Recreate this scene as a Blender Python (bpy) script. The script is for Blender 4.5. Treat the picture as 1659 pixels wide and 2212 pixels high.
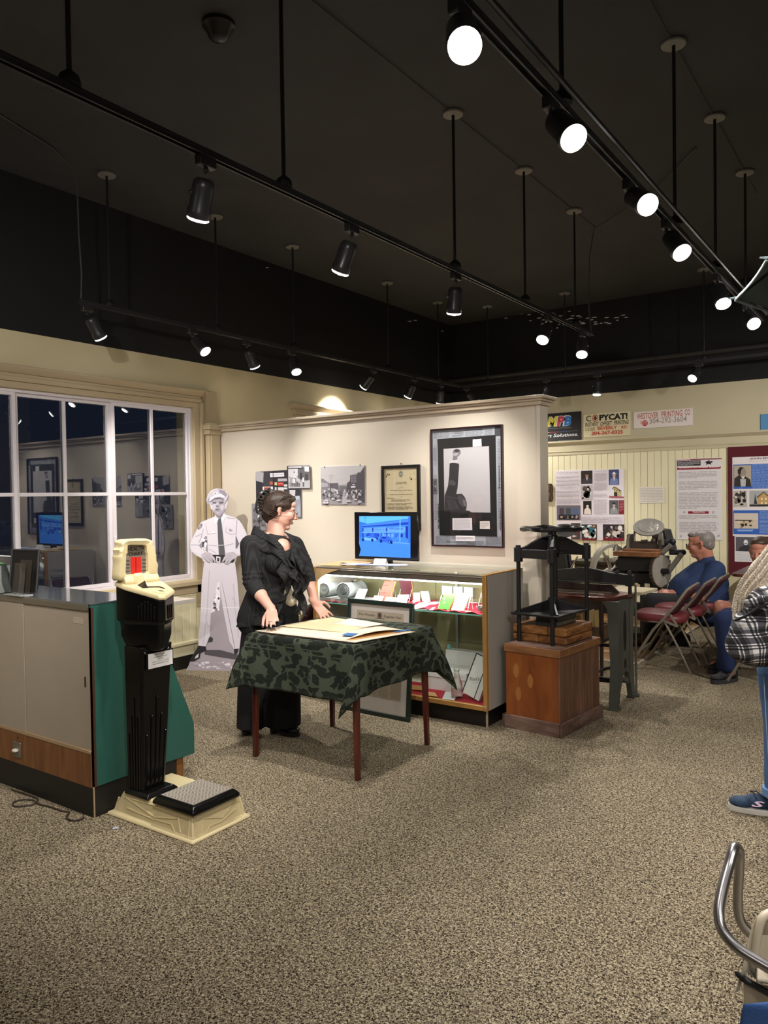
import bpy, math, random
import numpy as np
from mathutils import Vector as V, Matrix
for _o in list(bpy.data.objects): bpy.data.objects.remove(_o)
SC = bpy.context.scene; COL = SC.collection; PI = math.pi; R = math.radians
# ---------------- camera (1659 x 2212 frame, focal length 1661 px) ----------------
FPX, PCX, PCY, EYE = 1661., 829.5, 1106., 1.55
_y, _p, _r = R(34.9), R(-1.14), R(0.85)
FW = V((-math.sin(_y)*math.cos(_p), math.cos(_y)*math.cos(_p), math.sin(_p)))
_r0 = V((math.cos(_y), math.sin(_y), 0)); _u0 = _r0.cross(FW)
RT = _r0*math.cos(_r) - _u0*math.sin(_r); UP = _r0*math.sin(_r) + _u0*math.cos(_r)
CAMP = V((0, 0, EYE))
cam = bpy.data.cameras.new('camera'); camo = bpy.data.objects.new('camera', cam); COL.objects.link(camo)
cam.sensor_fit = 'HORIZONTAL'; cam.sensor_width = 36; cam.lens = 36*FPX/1659
cam.clip_start = .05
_m = Matrix((RT, UP, -FW)).transposed().to_4x4(); _m.translation = CAMP
camo.matrix_world = _m; SC.camera = camo
def at(x, y, **k):
    """measuring help: the point where the photograph's pixel (x, y) meets a plane X=, Y= or Z="""
    d = FW + RT*((x-PCX)/FPX) - UP*((y-PCY)/FPX)
    n, v = list(k.items())[0]; a = 'XYZ'.index(n)
    return CAMP + d*((v-CAMP[a])/d[a])
# ---------------- world, exposure ----------------
w = bpy.data.worlds.new('night'); SC.world = w; w.use_nodes = True
w.node_tree.nodes['Background'].inputs[0].default_value = (.010, .014, .026, 1)
w.node_tree.nodes['Background'].inputs[1].default_value = 0.6
vs = SC.view_settings; vs.view_transform = 'Standard'; vs.look = 'None'; vs.gamma = 1; vs.use_curve_mapping = False
vs.exposure = 0.17
SPOT_W = 105.0      # watts of each track spotlight
SPOT_COL = (1.0, .945, .89)
# ---------------- materials ----------------
MATS = {}
def srgb(c):
    if isinstance(c, str):
        c = [int(c[i:i+2], 16)/255 for i in (0, 2, 4)]
    return tuple((x/12.92 if x <= .04045 else ((x+.055)/1.055)**2.4) for x in c)
def mat(name, col, rough=.6, metal=0, var=0, vs=12, st=(1, 1, 1), bump=0, bs=80, coat=0, emit=0, spec=.5, trans=0, alpha=1, ior=1.45):
    if name in MATS: return MATS[name]
    m = bpy.data.materials.new(name); m.use_nodes = True; MATS[name] = m
    nt = m.node_tree; b = nt.nodes['Principled BSDF']; L = nt.links.new
    c = srgb(col) if (isinstance(col, str)) else tuple(col)
    b.inputs['Base Color'].default_value = (*c, 1); b.inputs['Roughness'].default_value = rough
    b.inputs['Metallic'].default_value = metal; b.inputs['Specular IOR Level'].default_value = spec
    b.inputs['Coat Weight'].default_value = coat; b.inputs['Coat Roughness'].default_value = .12
    b.inputs['Transmission Weight'].default_value = trans; b.inputs['Alpha'].default_value = alpha; b.inputs['IOR'].default_value = ior
    if emit: b.inputs['Emission Color'].default_value = (*c, 1); b.inputs['Emission Strength'].default_value = emit
    if var or bump:
        tc = nt.nodes.new('ShaderNodeTexCoord'); mp = nt.nodes.new('ShaderNodeMapping'); L(tc.outputs['Object'], mp.inputs[0])
        mp.inputs['Scale'].default_value = st
    if var:
        n = nt.nodes.new('ShaderNodeTexNoise'); n.inputs['Scale'].default_value = vs; n.inputs['Detail'].default_value = 4; L(mp.outputs[0], n.inputs['Vector'])
        r = nt.nodes.new('ShaderNodeValToRGB'); L(n.outputs[0], r.inputs[0])
        lo = tuple(x*(1-var) for x in c); hi = tuple(min(1, x*(1+var)) for x in c)
        r.color_ramp.elements[0].position = .32; r.color_ramp.elements[1].position = .68
        r.color_ramp.elements[0].color = (*lo, 1); r.color_ramp.elements[1].color = (*hi, 1); L(r.outputs[0], b.inputs['Base Color'])
    if bump:
        n2 = nt.nodes.new('ShaderNodeTexNoise'); n2.inputs['Scale'].default_value = bs; n2.inputs['Detail'].default_value = 3; L(mp.outputs[0], n2.inputs['Vector'])
        bp = nt.nodes.new('ShaderNodeBump'); bp.inputs['Strength'].default_value = bump; bp.inputs['Distance'].default_value = .01
        L(n2.outputs[0], bp.inputs['Height']); L(bp.outputs[0], b.inputs['Normal'])
    return m
def nodes_of(m): return m.node_tree.nodes, m.node_tree.links.new, m.node_tree.nodes['Principled BSDF']
def ramp(ns, pts, interp='LINEAR'):
    r = ns.new('ShaderNodeValToRGB'); r.color_ramp.interpolation = interp
    while len(r.color_ramp.elements) < len(pts): r.color_ramp.elements.new(.5)
    for e, (p, c) in zip(r.color_ramp.elements, pts): e.position = p; e.color = (*c, 1)
    return r
def wood(name, a, b_, rough=.45, st=(1, 1, 12), sc=3, coat=0):
    if name in MATS: return MATS[name]
    m = mat(name, a, rough, coat=coat); ns, L, b = nodes_of(m)
    tc = ns.new('ShaderNodeTexCoord'); mp = ns.new('ShaderNodeMapping'); mp.inputs['Scale'].default_value = st; L(tc.outputs['Object'], mp.inputs[0])
    n = ns.new('ShaderNodeTexNoise'); n.inputs['Scale'].default_value = sc; n.inputs['Detail'].default_value = 6; n.inputs['Distortion'].default_value = .8; L(mp.outputs[0], n.inputs['Vector'])
    r = ramp(ns, [(.3, srgb(a)), (.5, tuple((x+y)/2 for x, y in zip(srgb(a), srgb(b_)))), (.7, srgb(b_))]); L(n.outputs[0], r.inputs[0]); L(r.outputs[0], b.inputs['Base Color'])
    bp = ns.new('ShaderNodeBump'); bp.inputs['Strength'].default_value = .15; bp.inputs['Distance'].default_value = .004; L(n.outputs[0], bp.inputs['Height']); L(bp.outputs[0], b.inputs['Normal'])
    return m
def print_mat():
    if 'printed_ink' in MATS: return MATS['printed_ink']
    m = mat('printed_ink', 'ffffff', .55); ns, L, b = nodes_of(m)
    a = ns.new('ShaderNodeAttribute'); a.attribute_name = 'ink'; L(a.outputs['Color'], b.inputs['Base Color']); return m
# ---------------- objects ----------------
ORG = {}
def tag(o, label=None, cat=None, group=None, kind=None):
    if label: o['label'] = label
    if cat: o['category'] = cat
    if group: o['group'] = group
    if kind: o['kind'] = kind
    return o
def thing(name, label, cat, loc=(0, 0, 0), rz=0, group=None, rot=None):
    o = bpy.data.objects.new(name, None); COL.objects.link(o); o.location = loc; o.rotation_euler = rot or (0, 0, rz)
    o.empty_display_size = .05; tag(o, label, cat, group); ORG[o.name] = V(loc); return o
def dup(root, loc, rz=None, label=None, group=None):
    r = root.copy(); COL.objects.link(r); r.location = loc; ORG[r.name] = V(loc)
    if rz is not None: r.rotation_euler = (0, 0, rz)
    if label: r['label'] = label
    if group: r['group'] = group
    for ch in [x for x in bpy.data.objects if x.parent == root]:
        c = ch.copy(); COL.objects.link(c); c.parent = r
        for g in [x for x in bpy.data.objects if x.parent == ch]:
            d = g.copy(); COL.objects.link(d); d.parent = c
    return r
def frame_of(d, up=V((0, 0, 1))):
    d = V(d).normalized()
    if abs(d.dot(up)) > .98: up = V((0, 1, 0)) if abs(d.y) < .9 else V((1, 0, 0))
    x = up.cross(d).normalized(); y = d.cross(x); return x, y, d
class MB:
    def __init__(s): s.v = []; s.f = []; s.mi = []; s.c = []; s.M = None
    def add(s, vs, fs, mi=0, col=None):
        o = len(s.v)
        s.v += [tuple(s.M @ V(p)) if s.M else tuple(p) for p in vs]
        for f in fs: s.f.append([i+o for i in f]); s.mi.append(mi); s.c.append(col)
        return s
    def box(s, x0, x1, y0, y1, z0, z1, mi=0, col=None):
        x0, x1 = sorted((x0, x1)); y0, y1 = sorted((y0, y1)); z0, z1 = sorted((z0, z1))
        return s.add([(x0,y0,z0),(x1,y0,z0),(x1,y1,z0),(x0,y1,z0),(x0,y0,z1),(x1,y0,z1),(x1,y1,z1),(x0,y1,z1)],
            [(0,3,2,1),(4,5,6,7),(0,1,5,4),(1,2,6,5),(2,3,7,6),(3,0,4,7)], mi, col)
    def bar(s, a, b, w, h, up=(0, 0, 1), mi=0):
        a, b = V(a), V(b); x, y, d = frame_of(b-a, V(up)); x = x*w/2; y = y*h/2
        vs = [a-x-y, a+x-y, a+x+y, a-x+y, b-x-y, b+x-y, b+x+y, b-x+y]
        return s.add(vs, [(0,3,2,1),(4,5,6,7),(0,1,5,4),(1,2,6,5),(2,3,7,6),(3,0,4,7)], mi)
    def prism(s, poly, ax, a0, a1, mi=0):
        n = len(poly); g = {'x': lambda a, u, v: (a, u, v), 'y': lambda a, u, v: (u, a, v), 'z': lambda a, u, v: (u, v, a)}[ax]
        ar = sum(poly[i][0]*poly[(i+1) % n][1]-poly[(i+1) % n][0]*poly[i][1] for i in range(n))
        if (ar < 0) != (ax == 'y'): poly = poly[::-1]
        if a0 > a1: a0, a1 = a1, a0
        vs = [g(a0, *p) for p in poly]+[g(a1, *p) for p in poly]
        return s.add(vs, [tuple(range(n))[::-1], tuple(range(n, 2*n))]+[(i, (i+1) % n, (i+1) % n+n, i+n) for i in range(n)], mi)
    def cyl(s, a, b, r0, r1=None, n=16, mi=0, cap=True):
        r1 = r0 if r1 is None else r1; return s.tube([a, b], [r0, r1], n, mi=mi, cap=cap)
    def tube(s, pts, r, n=8, mi=0, closed=False, cap=True, up=(0, 0, 1), sx=1, sy=1):
        pts = [V(p) for p in pts]; m = len(pts); rs = r if isinstance(r, (list, tuple)) else [r]*m
        vs = []; px = None
        for i, p in enumerate(pts):
            if closed: d = pts[(i+1) % m]-pts[i-1]
            else: d = pts[min(i+1, m-1)]-pts[max(i-1, 0)]
            d = d.normalized()
            if px is None: x, y, _ = frame_of(d, V(up))
            else:
                x = (px-d*px.dot(d)).normalized(); y = d.cross(x)
            px = x
            vs += [p+x*(math.cos(2*PI*k/n)*rs[i]*sx)+y*(math.sin(2*PI*k/n)*rs[i]*sy) for k in range(n)]
        fs = []
        for i in range(m if closed else m-1):
            j = (i+1) % m
            fs += [(i*n+k, i*n+(k+1) % n, j*n+(k+1) % n, j*n+k) for k in range(n)]
        if cap and not closed: fs += [tuple(range(n))[::-1], tuple(range((m-1)*n, m*n))]
        return s.add(vs, fs, mi)
    def lathe(s, prof, c=(0, 0, 0), d=(0, 0, 1), n=24, mi=0, cap=True, sx=1, sy=1):
        x, y, d = frame_of(d); c = V(c); vs = []
        for r, h in prof: vs += [c+d*h+x*(math.cos(2*PI*k/n)*r*sx)+y*(math.sin(2*PI*k/n)*r*sy) for k in range(n)]
        m = len(prof); fs = [(i*n+k, i*n+(k+1) % n, (i+1)*n+(k+1) % n, (i+1)*n+k) for i in range(m-1) for k in range(n)]
        if cap: fs += [tuple(range(n))[::-1], tuple(range((m-1)*n, m*n))]
        return s.add(vs, fs, mi)
    def ell(s, c, rad, n=16, mi=0, rot=None):
        if isinstance(rad, (int, float)): rad = (rad,)*3
        c = V(c); vs = []; h = max(4, n//2)
        for i in range(h+1):
            t = PI*i/h
            for k in range(n):
                p = V((math.sin(t)*math.cos(2*PI*k/n)*rad[0], math.sin(t)*math.sin(2*PI*k/n)*rad[1], -math.cos(t)*rad[2]))
                vs.append(c+(rot @ p if rot else p))
        return s.add(vs, [(i*n+k, i*n+(k+1) % n, (i+1)*n+(k+1) % n, (i+1)*n+k) for i in range(h) for k in range(n)], mi)
    def grid(s, fn, nu, nv, mi=0, cu=False):
        vs = [fn(i/nu, j/nv) for j in range(nv+1) for i in range(nu+1)]; w = nu+1
        return s.add(vs, [(j*w+i, j*w+i+1, (j+1)*w+i+1, (j+1)*w+i) for j in range(nv) for i in range(nu)], mi)
    def build(s, name, mats, parent=None, smooth=35, bevel=0, local=False, solid=0, sub=0, label=None, cat=None, group=None, kind=None, bseg=2, weld=0):
        me = bpy.data.meshes.new(name); vs = [V(p) for p in s.v]
        if not isinstance(mats, (list, tuple)): mats = [mats]
        loc = V((0, 0, 0))
        if parent is None and not local:
            a = np.array([tuple(p) for p in vs]); lo = a.min(0); hi = a.max(0); loc = V(((lo[0]+hi[0])/2, (lo[1]+hi[1])/2, lo[2]))
            vs = [p-loc for p in vs]
        elif not local:
            o = ORG.get(parent.name, V((0, 0, 0))); vs = [p-o for p in vs]
        me.from_pydata(vs, [], s.f); me.materials.clear()
        for m in mats: me.materials.append(m)
        me.polygons.foreach_set('material_index', s.mi)
        if any(c is not None for c in s.c):
            at_ = me.color_attributes.new('ink', 'FLOAT_COLOR', 'CORNER'); arr = []
            for f, c in zip(s.f, s.c): arr += list((*(c or (1, 1, 1)), 1))*len(f)
            at_.data.foreach_set('color', arr)
        me.update(); me.validate()
        if smooth:
            me.polygons.foreach_set('use_smooth', [True]*len(me.polygons))
            if smooth < 180: me.set_sharp_from_angle(angle=R(smooth))
        ob = bpy.data.objects.new(name, me); COL.objects.link(ob); ob.location = loc
        if parent is not None: ob.parent = parent; ORG[ob.name] = ORG.get(parent.name, V((0, 0, 0)))
        else: ORG[ob.name] = loc
        if weld: md = ob.modifiers.new('weld', 'WELD'); md.merge_threshold = weld
        if solid: md = ob.modifiers.new('solid', 'SOLIDIFY'); md.thickness = solid; md.offset = 0
        if bevel: md = ob.modifiers.new('bevel', 'BEVEL'); md.width = bevel; md.segments = bseg; md.limit_method = 'ANGLE'; md.angle_limit = R(40)
        if sub: md = ob.modifiers.new('sub', 'SUBSURF'); md.levels = sub; md.render_levels = sub
        tag(ob, label, cat, group, kind); return ob
_TC = {}
def text_shape(body, shear=0, bold=0, space=1.0):
    """outline of built-in-font lettering as flat triangles, cached; returns verts (u, v), faces, width, height"""
    k = (body, shear, bold, space)
    if k in _TC: return _TC[k]
    cu = bpy.data.curves.new('lettering', 'FONT'); cu.body = body; cu.size = 1; cu.shear = shear; cu.offset = bold; cu.resolution_u = 2; cu.space_character = space
    ob = bpy.data.objects.new('lettering', cu); COL.objects.link(ob)
    dg = bpy.context.evaluated_depsgraph_get(); me = ob.evaluated_get(dg).to_mesh()
    vs = [(v.co.x, v.co.y) for v in me.vertices]; fs = [tuple(p.vertices) for p in me.polygons]
    ob.evaluated_get(dg).to_mesh_clear(); bpy.data.objects.remove(ob); bpy.data.curves.remove(cu)
    x0 = min(v[0] for v in vs); x1 = max(v[0] for v in vs); y0 = min(v[1] for v in vs); y1 = max(v[1] for v in vs)
    vs = [(x-x0, y-y0) for x, y in vs]; _TC[k] = (vs, fs, x1-x0, y1-y0); return _TC[k]
class Pr:
    """a flat print: coloured ink shapes on a plane with origin O, axes U and W (metres)"""
    def __init__(s, O, U, W, seed=1):
        s.O = V(O); s.U = V(U).normalized(); s.W = V(W).normalized(); s.N = s.U.cross(s.W).normalized(); s.mb = MB(); s.z = .0006; s.rnd = random.Random(seed)
    def q(s, x, y):
        d = FW + RT*((x-PCX)/FPX) - UP*((y-PCY)/FPX); t = (s.O-CAMP).dot(s.N)/d.dot(s.N); p = CAMP+d*t-s.O
        return p.dot(s.U), p.dot(s.W)
    def qq(s, pts, k=1, ox=0, oy=0): return [s.q(ox+x/k, oy+y/k) for x, y in pts]
    def crop(s, k, ox, oy): s.k = (k, ox, oy); return s
    def pp(s, pts, c): return s.poly(s.qq(pts, *s.k), c)
    def pl(s, pts, w, c):
        q = s.qq(pts, *s.k)
        for a, b in zip(q, q[1:]): s.line(a, b, w, c, False)
        s.z += .00012; return s
    def P(s, u, v): return s.O+s.U*u+s.W*v+s.N*s.z
    def poly(s, pts, c, up=True):
        if up: s.z += .00012
        n = len(pts); ar = sum(pts[i][0]*pts[(i+1) % n][1]-pts[(i+1) % n][0]*pts[i][1] for i in range(n))
        if ar < 0: pts = pts[::-1]
        s.mb.add([s.P(*p) for p in pts], [tuple(range(n))], 0, srgb(c) if isinstance(c, str) else c); return s
    def rect(s, u0, v0, u1, v1, c, up=True): return s.poly([(u0, v0), (u1, v0), (u1, v1), (u0, v1)], c, up)
    def ell(s, u, v, a, b, c, n=16, up=True): return s.poly([(u+a*math.cos(2*PI*k/n), v+b*math.sin(2*PI*k/n)) for k in range(n)], c, up)
    def line(s, a, b, w, c, up=True):
        dx, dy = b[0]-a[0], b[1]-a[1]; l = math.hypot(dx, dy) or 1; nx, ny = -dy/l*w/2, dx/l*w/2
        return s.poly([(a[0]+nx, a[1]+ny), (a[0]-nx, a[1]-ny), (b[0]-nx, b[1]-ny), (b[0]+nx, b[1]+ny)], c, up)
    def text(s, body, u, v, w=None, h=None, c='000000', shear=0, bold=0, rot=0, space=1.0, center=False):
        vs, fs, tw, th = text_shape(body, shear, bold, space); s.z += .00012
        sx = (w/tw) if w else h/th; sy = (h/th) if h else sx
        if center: u -= tw*sx/2
        cs, sn = math.cos(rot), math.sin(rot)
        s.mb.add([s.P(u+x*sx*cs-y*sy*sn, v+x*sx*sn+y*sy*cs) for x, y in vs], fs, 0, srgb(c)); return s
    def lines(s, u0, v0, u1, v1, n, c, fill=.5, last=.6, word=.12, up=True):
        if up: s.z += .00012
        h = (v1-v0)/n; W_ = u1-u0
        for i in range(n):
            v = v1-(i+.5)*h; u = u0; end = u1 if i < n-1 else u0+W_*last
            end -= s.rnd.random()*W_*.06
            while u < end-W_*.02:
                ww = min(end-u, W_*word*(.35+s.rnd.random())); s.rect(u, v-h*fill/2, u+ww, v+h*fill/2, c, False); u += ww+W_*word*.12
        return s
    def blobs(s, u0, v0, u1, v1, n, cols, sz=.08, ar=1.0):
        for i in range(n):
            if i % 6 == 0: s.z += .00008
            a = sz*(u1-u0)*(.4+s.rnd.random()); b = a*ar*(.6+.8*s.rnd.random()); a = min(a, (u1-u0)*.45); b = min(b, (v1-v0)*.45)
            u = s.rnd.uniform(u0+a, u1-a); v = s.rnd.uniform(v0+b, v1-b); c = s.rnd.choice(cols)
            m = s.rnd.randint(4, 7); t0 = s.rnd.random()*6
            s.poly([(u+a*math.cos(t0+2*PI*k/m), v+b*math.sin(t0+2*PI*k/m)) for k in range(m)], c, False)
        return s
    def build(s, parent, name='print', label=None):
        return s.mb.build(name, print_mat(), parent, smooth=0, label=label)
# ================= setting =================
XL, XR, YB, YF, ZC, ZW = -5.55, 5.2, 9.7, -4.0, 4.0, 2.83
m_carpet = mat('speckled_carpet', '8a7a5c', .95, spec=.1); ns, L, b = nodes_of(m_carpet)
tc = ns.new('ShaderNodeTexCoord'); n1 = ns.new('ShaderNodeTexNoise'); n1.inputs['Scale'].default_value = 140; n1.inputs['Detail'].default_value = 1.5; n1.inputs['Distortion'].default_value = 1.2
L(tc.outputs['Object'], n1.inputs['Vector']); r1 = ramp(ns, [(.37, srgb('28211b')), (.46, srgb('6a5e4d')), (.53, srgb('92866f')), (.64, srgb('c6b99d'))]); L(n1.outputs[0], r1.inputs[0])
n2 = ns.new('ShaderNodeTexNoise'); n2.inputs['Scale'].default_value = 1.1; n2.inputs['Detail'].default_value = 3; L(tc.outputs['Object'], n2.inputs['Vector'])
r2 = ramp(ns, [(.3, (.86, .85, .84)), (.7, (1, 1, 1))]); L(n2.outputs[0], r2.inputs[0])
mx = ns.new('ShaderNodeMix'); mx.data_type = 'RGBA'; mx.blend_type = 'MULTIPLY'; mx.inputs[0].default_value = 1; L(r1.outputs[0], mx.inputs[6]); L(r2.outputs[0], mx.inputs[7]); L(mx.outputs[2], b.inputs['Base Color'])
bp = ns.new('ShaderNodeBump'); bp.inputs['Strength'].default_value = .6; bp.inputs['Distance'].default_value = .006; L(n1.outputs[0], bp.inputs['Height']); L(bp.outputs[0], b.inputs['Normal'])
m_ceil = mat('black_paint_ceiling', (.040, .041, .0425), .8, var=.12, vs=1.5, bump=.1, bs=30)
m_blackwall = mat('black_paint_wall', (.007, .0068, .0066), .85)
m_cream = mat('cream_plaster', 'c9bd98', .75, var=.05, vs=1.3, bump=.12, bs=14)
m_part = mat('beige_partition_paint', 'cdc3b2', .7, var=.02, vs=2)
m_trim = mat('tan_trim_paint', 'b3a283', .5)
m_bead = mat('yellow_cream_beadboard', 'dfd8b6', .5, var=.03, vs=3)
m_upper = mat('khaki_plaster', 'bdb497', .8, var=.03, vs=2)
m_alu = mat('white_window_aluminium', 'd9d3d6', .45)
m_glass = mat('window_glass', 'ffffff', 0, trans=1, ior=1.75)
m_black = mat('black_baseboard', '141210', .5)
fl = MB().box(XL-.1, XR, YF, YB+.1, -.12, 0).build('floor', m_carpet, local=True, smooth=0, kind='structure')
MB().box(XL-.1, XR, YF, YB+.1, ZC, ZC+.1).build('ceiling', m_ceil, local=True, smooth=0, kind='structure')
def st(name, mb, m, **k): return mb.build(name, m, None, kind='structure', **k)
# left wall with two window openings
W1 = (1.48, 4.86, .81, 2.40); W2 = (6.40, 8.30, .81, 2.40)
wl = MB(); X0, X1 = XL-.22, XL
wl.box(X0, X1, YF, W1[0], 0, ZW).box(X0, X1, W1[1], W2[0], 0, ZW).box(X0, X1, W2[1], YB+.1, 0, ZW)
for W in (W1, W2): wl.box(X0, X1, W[0], W[1], 0, W[2]).box(X0, X1, W[0], W[1], W[3], ZW)
wall_left = st('wall_left', wl, m_cream, smooth=0)
st('wall_left', MB().box(X0, X1+.004, YF, YB+.1, ZW, ZC), m_blackwall, smooth=0)
wall_back = st('wall_back', MB().box(XL, XR, YB, YB+.1, 0, ZW), m_upper, smooth=0)
st('wall_back', MB().box(XL, XR, YB-.004, YB+.1, ZW, ZC), m_blackwall, smooth=0)
st('wall_right', MB().box(XR, XR+.1, YF, YB+.1, 0, ZC), m_cream, smooth=0)
st('wall_front', MB().box(XL-.1, XR, YF-.1, YF, 0, ZC), m_cream, smooth=0)
# partition wall and its cap
PY, PXR, PZ = 5.12, -2.222, 2.20
wall_part = st('wall_partition', MB().box(XL, PXR, PY, PY+.13, 0, PZ), m_part, smooth=0)
cap = MB(); cap.box(XL, PXR+.03, PY-.03, PY+.16, PZ-.015, PZ+.012).box(XL, PXR+.045, PY-.045, PY+.175, PZ+.012, PZ+.028).box(XL, PXR+.065, PY-.065, PY+.195, PZ+.028, PZ+.05)
st('trim_1', cap, mat('partition_cap_paint', 'b9aa93', .5), bevel=.004)
st('trim_2', MB().box(PXR-.015, PXR+.012, PY-.008, PY+.138, 0, PZ-.015), m_part, bevel=.003)
# pilaster where partition meets the window wall
pil = MB(); pil.box(XL, XL+.10, 4.975, 5.12, 0, 2.19).box(XL, XL+.115, 4.99, 5.10, .6, 2.17).box(XL, XL+.125, 4.955, 5.125, 2.155, 2.20).box(XL, XL+.145, 4.94, 5.12, 2.20, 2.245).box(XL, XL+.13, 4.96, 5.12, 2.245, 2.262)
st('trim_3', pil, m_trim, bevel=.004)
# window casings
def casing(W, n, y1ext):
    y0, y1, z0, z1 = W
    c = MB()
    c.box(XL, XL+.025, y0-.12, y1+.07, z1, z1+.05).box(XL, XL+.045, y0-.14, y1+.09, z1+.05, z1+.085).box(XL, XL+.03, y0-.14, y1+.09, z1+.085, z1+.11)
    c.prism([(XL, z1+.11), (XL+.035, z1+.11), (XL+.085, z1+.15), (XL+.085, z1+.165), (XL, z1+.165)], 'y', y0-.2, y1+y1ext)
    for a, b_ in ((y1, y1+.065), (y1+.065, y1+.1)): c.box(XL, XL+(.03 if a == y1 else .055), a, b_, .55, z1+.05)
    for a, b_ in ((y0-.065, y0), (y0-.1, y0-.065)): c.box(XL, XL+.03, a, b_, .55, z1+.05)
    st('trim_%d' % n, c, m_trim, bevel=.004)
    s_ = MB().box(XL-.05, XL+.075, y0-.12, y1+.1, z0-.05, z0-.012).box(XL, XL+.03, y0-.1, y1+.08, z0-.13, z0-.05)
    st('trim_%d' % (n+1), s_, m_trim, bevel=.005)
casing(W1, 4, .21); casing(W2, 6, .2)
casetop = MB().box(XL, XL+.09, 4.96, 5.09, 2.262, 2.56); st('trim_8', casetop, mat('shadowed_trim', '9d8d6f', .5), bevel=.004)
# windows: white aluminium sashes with a glazing cross each, dark glass
def window(W, n, edges):
    y0, y1, z0, z1 = W; ro = thing('window_%d' % n, None, None, (XL-.04, (y0+y1)/2, z0)); tag(ro, kind='structure')
    f = MB(); f.box(XL-.10, XL-.01, y0, y1, z0-.012, z0+.02).box(XL-.10, XL-.011, y0, y1, z1-.025, z1).box(XL-.10, XL-.009, y0, y0+.02, z0+.001, z1-.001).box(XL-.10, XL-.005, y1-.028, y1, z0+.001, z1-.001)
    f.build('frame', m_alu, ro, bevel=.003)
    for i in range(len(edges)-1):
        a, b_ = edges[i], edges[i+1]; mid = (a+b_)/2; xo = XL-.035 if i % 2 else XL-.06
        s_ = MB(); s_.box(xo-.02, xo+.02, a, a+.028, z0+.02, z1-.02).box(xo-.02, xo+.02, b_-.028, b_, z0+.02, z1-.02)
        s_.box(xo-.015, xo+.018, a+.001, b_-.001, z0+.0215, z0+.05).box(xo-.015, xo+.018, a+.001, b_-.001, z1-.05, z1-.0215)
        sa = s_.build('sash', m_alu, ro, bevel=.002)
        MB().box(xo-.004, xo+.014, mid-.013, mid+.013, z0+.03, z1-.03).box(xo-.003, xo+.0125, a+.021, b_-.021, 1.592, 1.62).build('muntin', m_alu, sa, bevel=.002)
        for (ya, yb) in ((a+.02, mid), (mid, b_-.02)):
            for (za, zb) in ((z0+.03, 1.606), (1.606, z1-.03)):
                MB().box(xo-.012, xo-.006, ya, yb, za, zb).build('pane', m_glass, sa, smooth=0)
        MB().box(xo+.018, xo+.035, a-.006, a+.012, 1.18, 1.25).build('latch', m_alu, sa, bevel=.003)
window(W1, 1, [1.5, 2.335, 3.17, 4.005, 4.835]); window(W2, 2, [6.42, 7.35, 8.28])
# wainscot under window 1: planks, chair rail, baseboard
def planks(parent, axis, a0, a1, w, z0, z1, off, th, m):
    n = int(round((a1-a0)/w)); src = None
    for i in range(n):
        a = a0+i*(a1-a0)/n; b_ = a+(a1-a0)/n-.004
        if src is None:
            mb = MB()
            if axis == 'x': mb.box(0, b_-a, -th, 0, 0, z1-z0)
            else: mb.box(0, th, 0, b_-a, 0, z1-z0)
            src = mb.build('plank', m, parent, local=True, bevel=.003, bseg=1, smooth=0); o = src
        else: o = src.copy(); COL.objects.link(o)
        p = V((a, off, z0)) if axis == 'x' else V((off, a, z0)); o.location = p-ORG[parent.name]
planks(wall_left, 'y', 2.6, 4.95, .088, .24, .66, XL, .018, m_bead)
st('trim_9', MB().box(XL, XL+.04, 2.0, 4.975, .215, .25).box(XL, XL+.02, 2.0, 4.975, .66, .70), m_bead, bevel=.008)
st('baseboard_left', MB().box(XL, XL+.022, YF, 4.975, 0, .12), m_black, bevel=.003)
st('trim_10', MB().box(XL, XL+.018, YF, 4.975, .12, .22), m_bead)
st('baseboard_partition', MB().box(XL+.1, PXR, PY-.015, PY, 0, .12), m_black, bevel=.003)
# back wall: beadboard planks, plate rail
planks(wall_back, 'x', -5.5, -1.86, .083, .14, 2.07, YB, .016, m_bead)
rl = MB(); rl.box(XL, XR, YB-.025, YB, 2.06, 2.19).box(XL, XR, YB-.035, YB, 2.10, 2.115).prism([(YB, 2.19), (YB-.03, 2.19), (YB-.075, 2.225), (YB-.075, 2.245), (YB, 2.245)], 'x', XL, XR)
st('trim_11', rl, m_upper, bevel=.003)
st('baseboard_back', MB().box(XL, XR, YB-.02, YB, 0, .14), m_black, bevel=.003)
st('trim_12', MB().box(-1.86, XR, YB-.012, YB, .14, 2.06), mat('plain_wainscot', 'cfc7a2', .6), smooth=0)
cz = at(1100, 808, Y=YB-.08).z
st('trim_13', MB().tube([(XL, YB-.06, cz), (XR, YB-.06, cz)], .035, 10), mat('black_conduit_paint', (.022, .021, .02), .6), smooth=40)
# wooden floor in the print-shop corner, plank by plank
m_fl = wood('light_oak_floor', 'c29a6b', '93683f', .4, (1.2, 14, 1), 2.5); m_fl2 = wood('mid_oak_floor', 'ad8355', '7e5733', .4, (1.2, 14, 1), 2.5); m_fl3 = wood('pale_oak_floor', 'd6b384', 'ab8152', .4, (1.2, 14, 1), 2.5)
rnd = random.Random(4); meshes = []
for k, m in enumerate((m_fl, m_fl2, m_fl3)):
    mb = MB().box(0, .796, 0, .0865, 0, .008); meshes.append(mb)
src = [None]*3
for j in range(31):
    y = 6.99+j*.0878; x = -5.4+.1-(rnd.random()*.5)
    while x < -2.12:
        k = rnd.choice((0, 0, 1, 2)); ln = min(.8, -2.12-x)
        if x > -4.6 and ln > .05:
            if src[k] is None: src[k] = meshes[k].build('floor_plank', (m_fl, m_fl2, m_fl3)[k], fl, local=True, smooth=0); o = src[k]
            else: o = src[k].copy(); COL.objects.link(o)
            o.location = (x, y, .0005); o.scale = (ln/.8, 1, 1)
        x += .8
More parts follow.
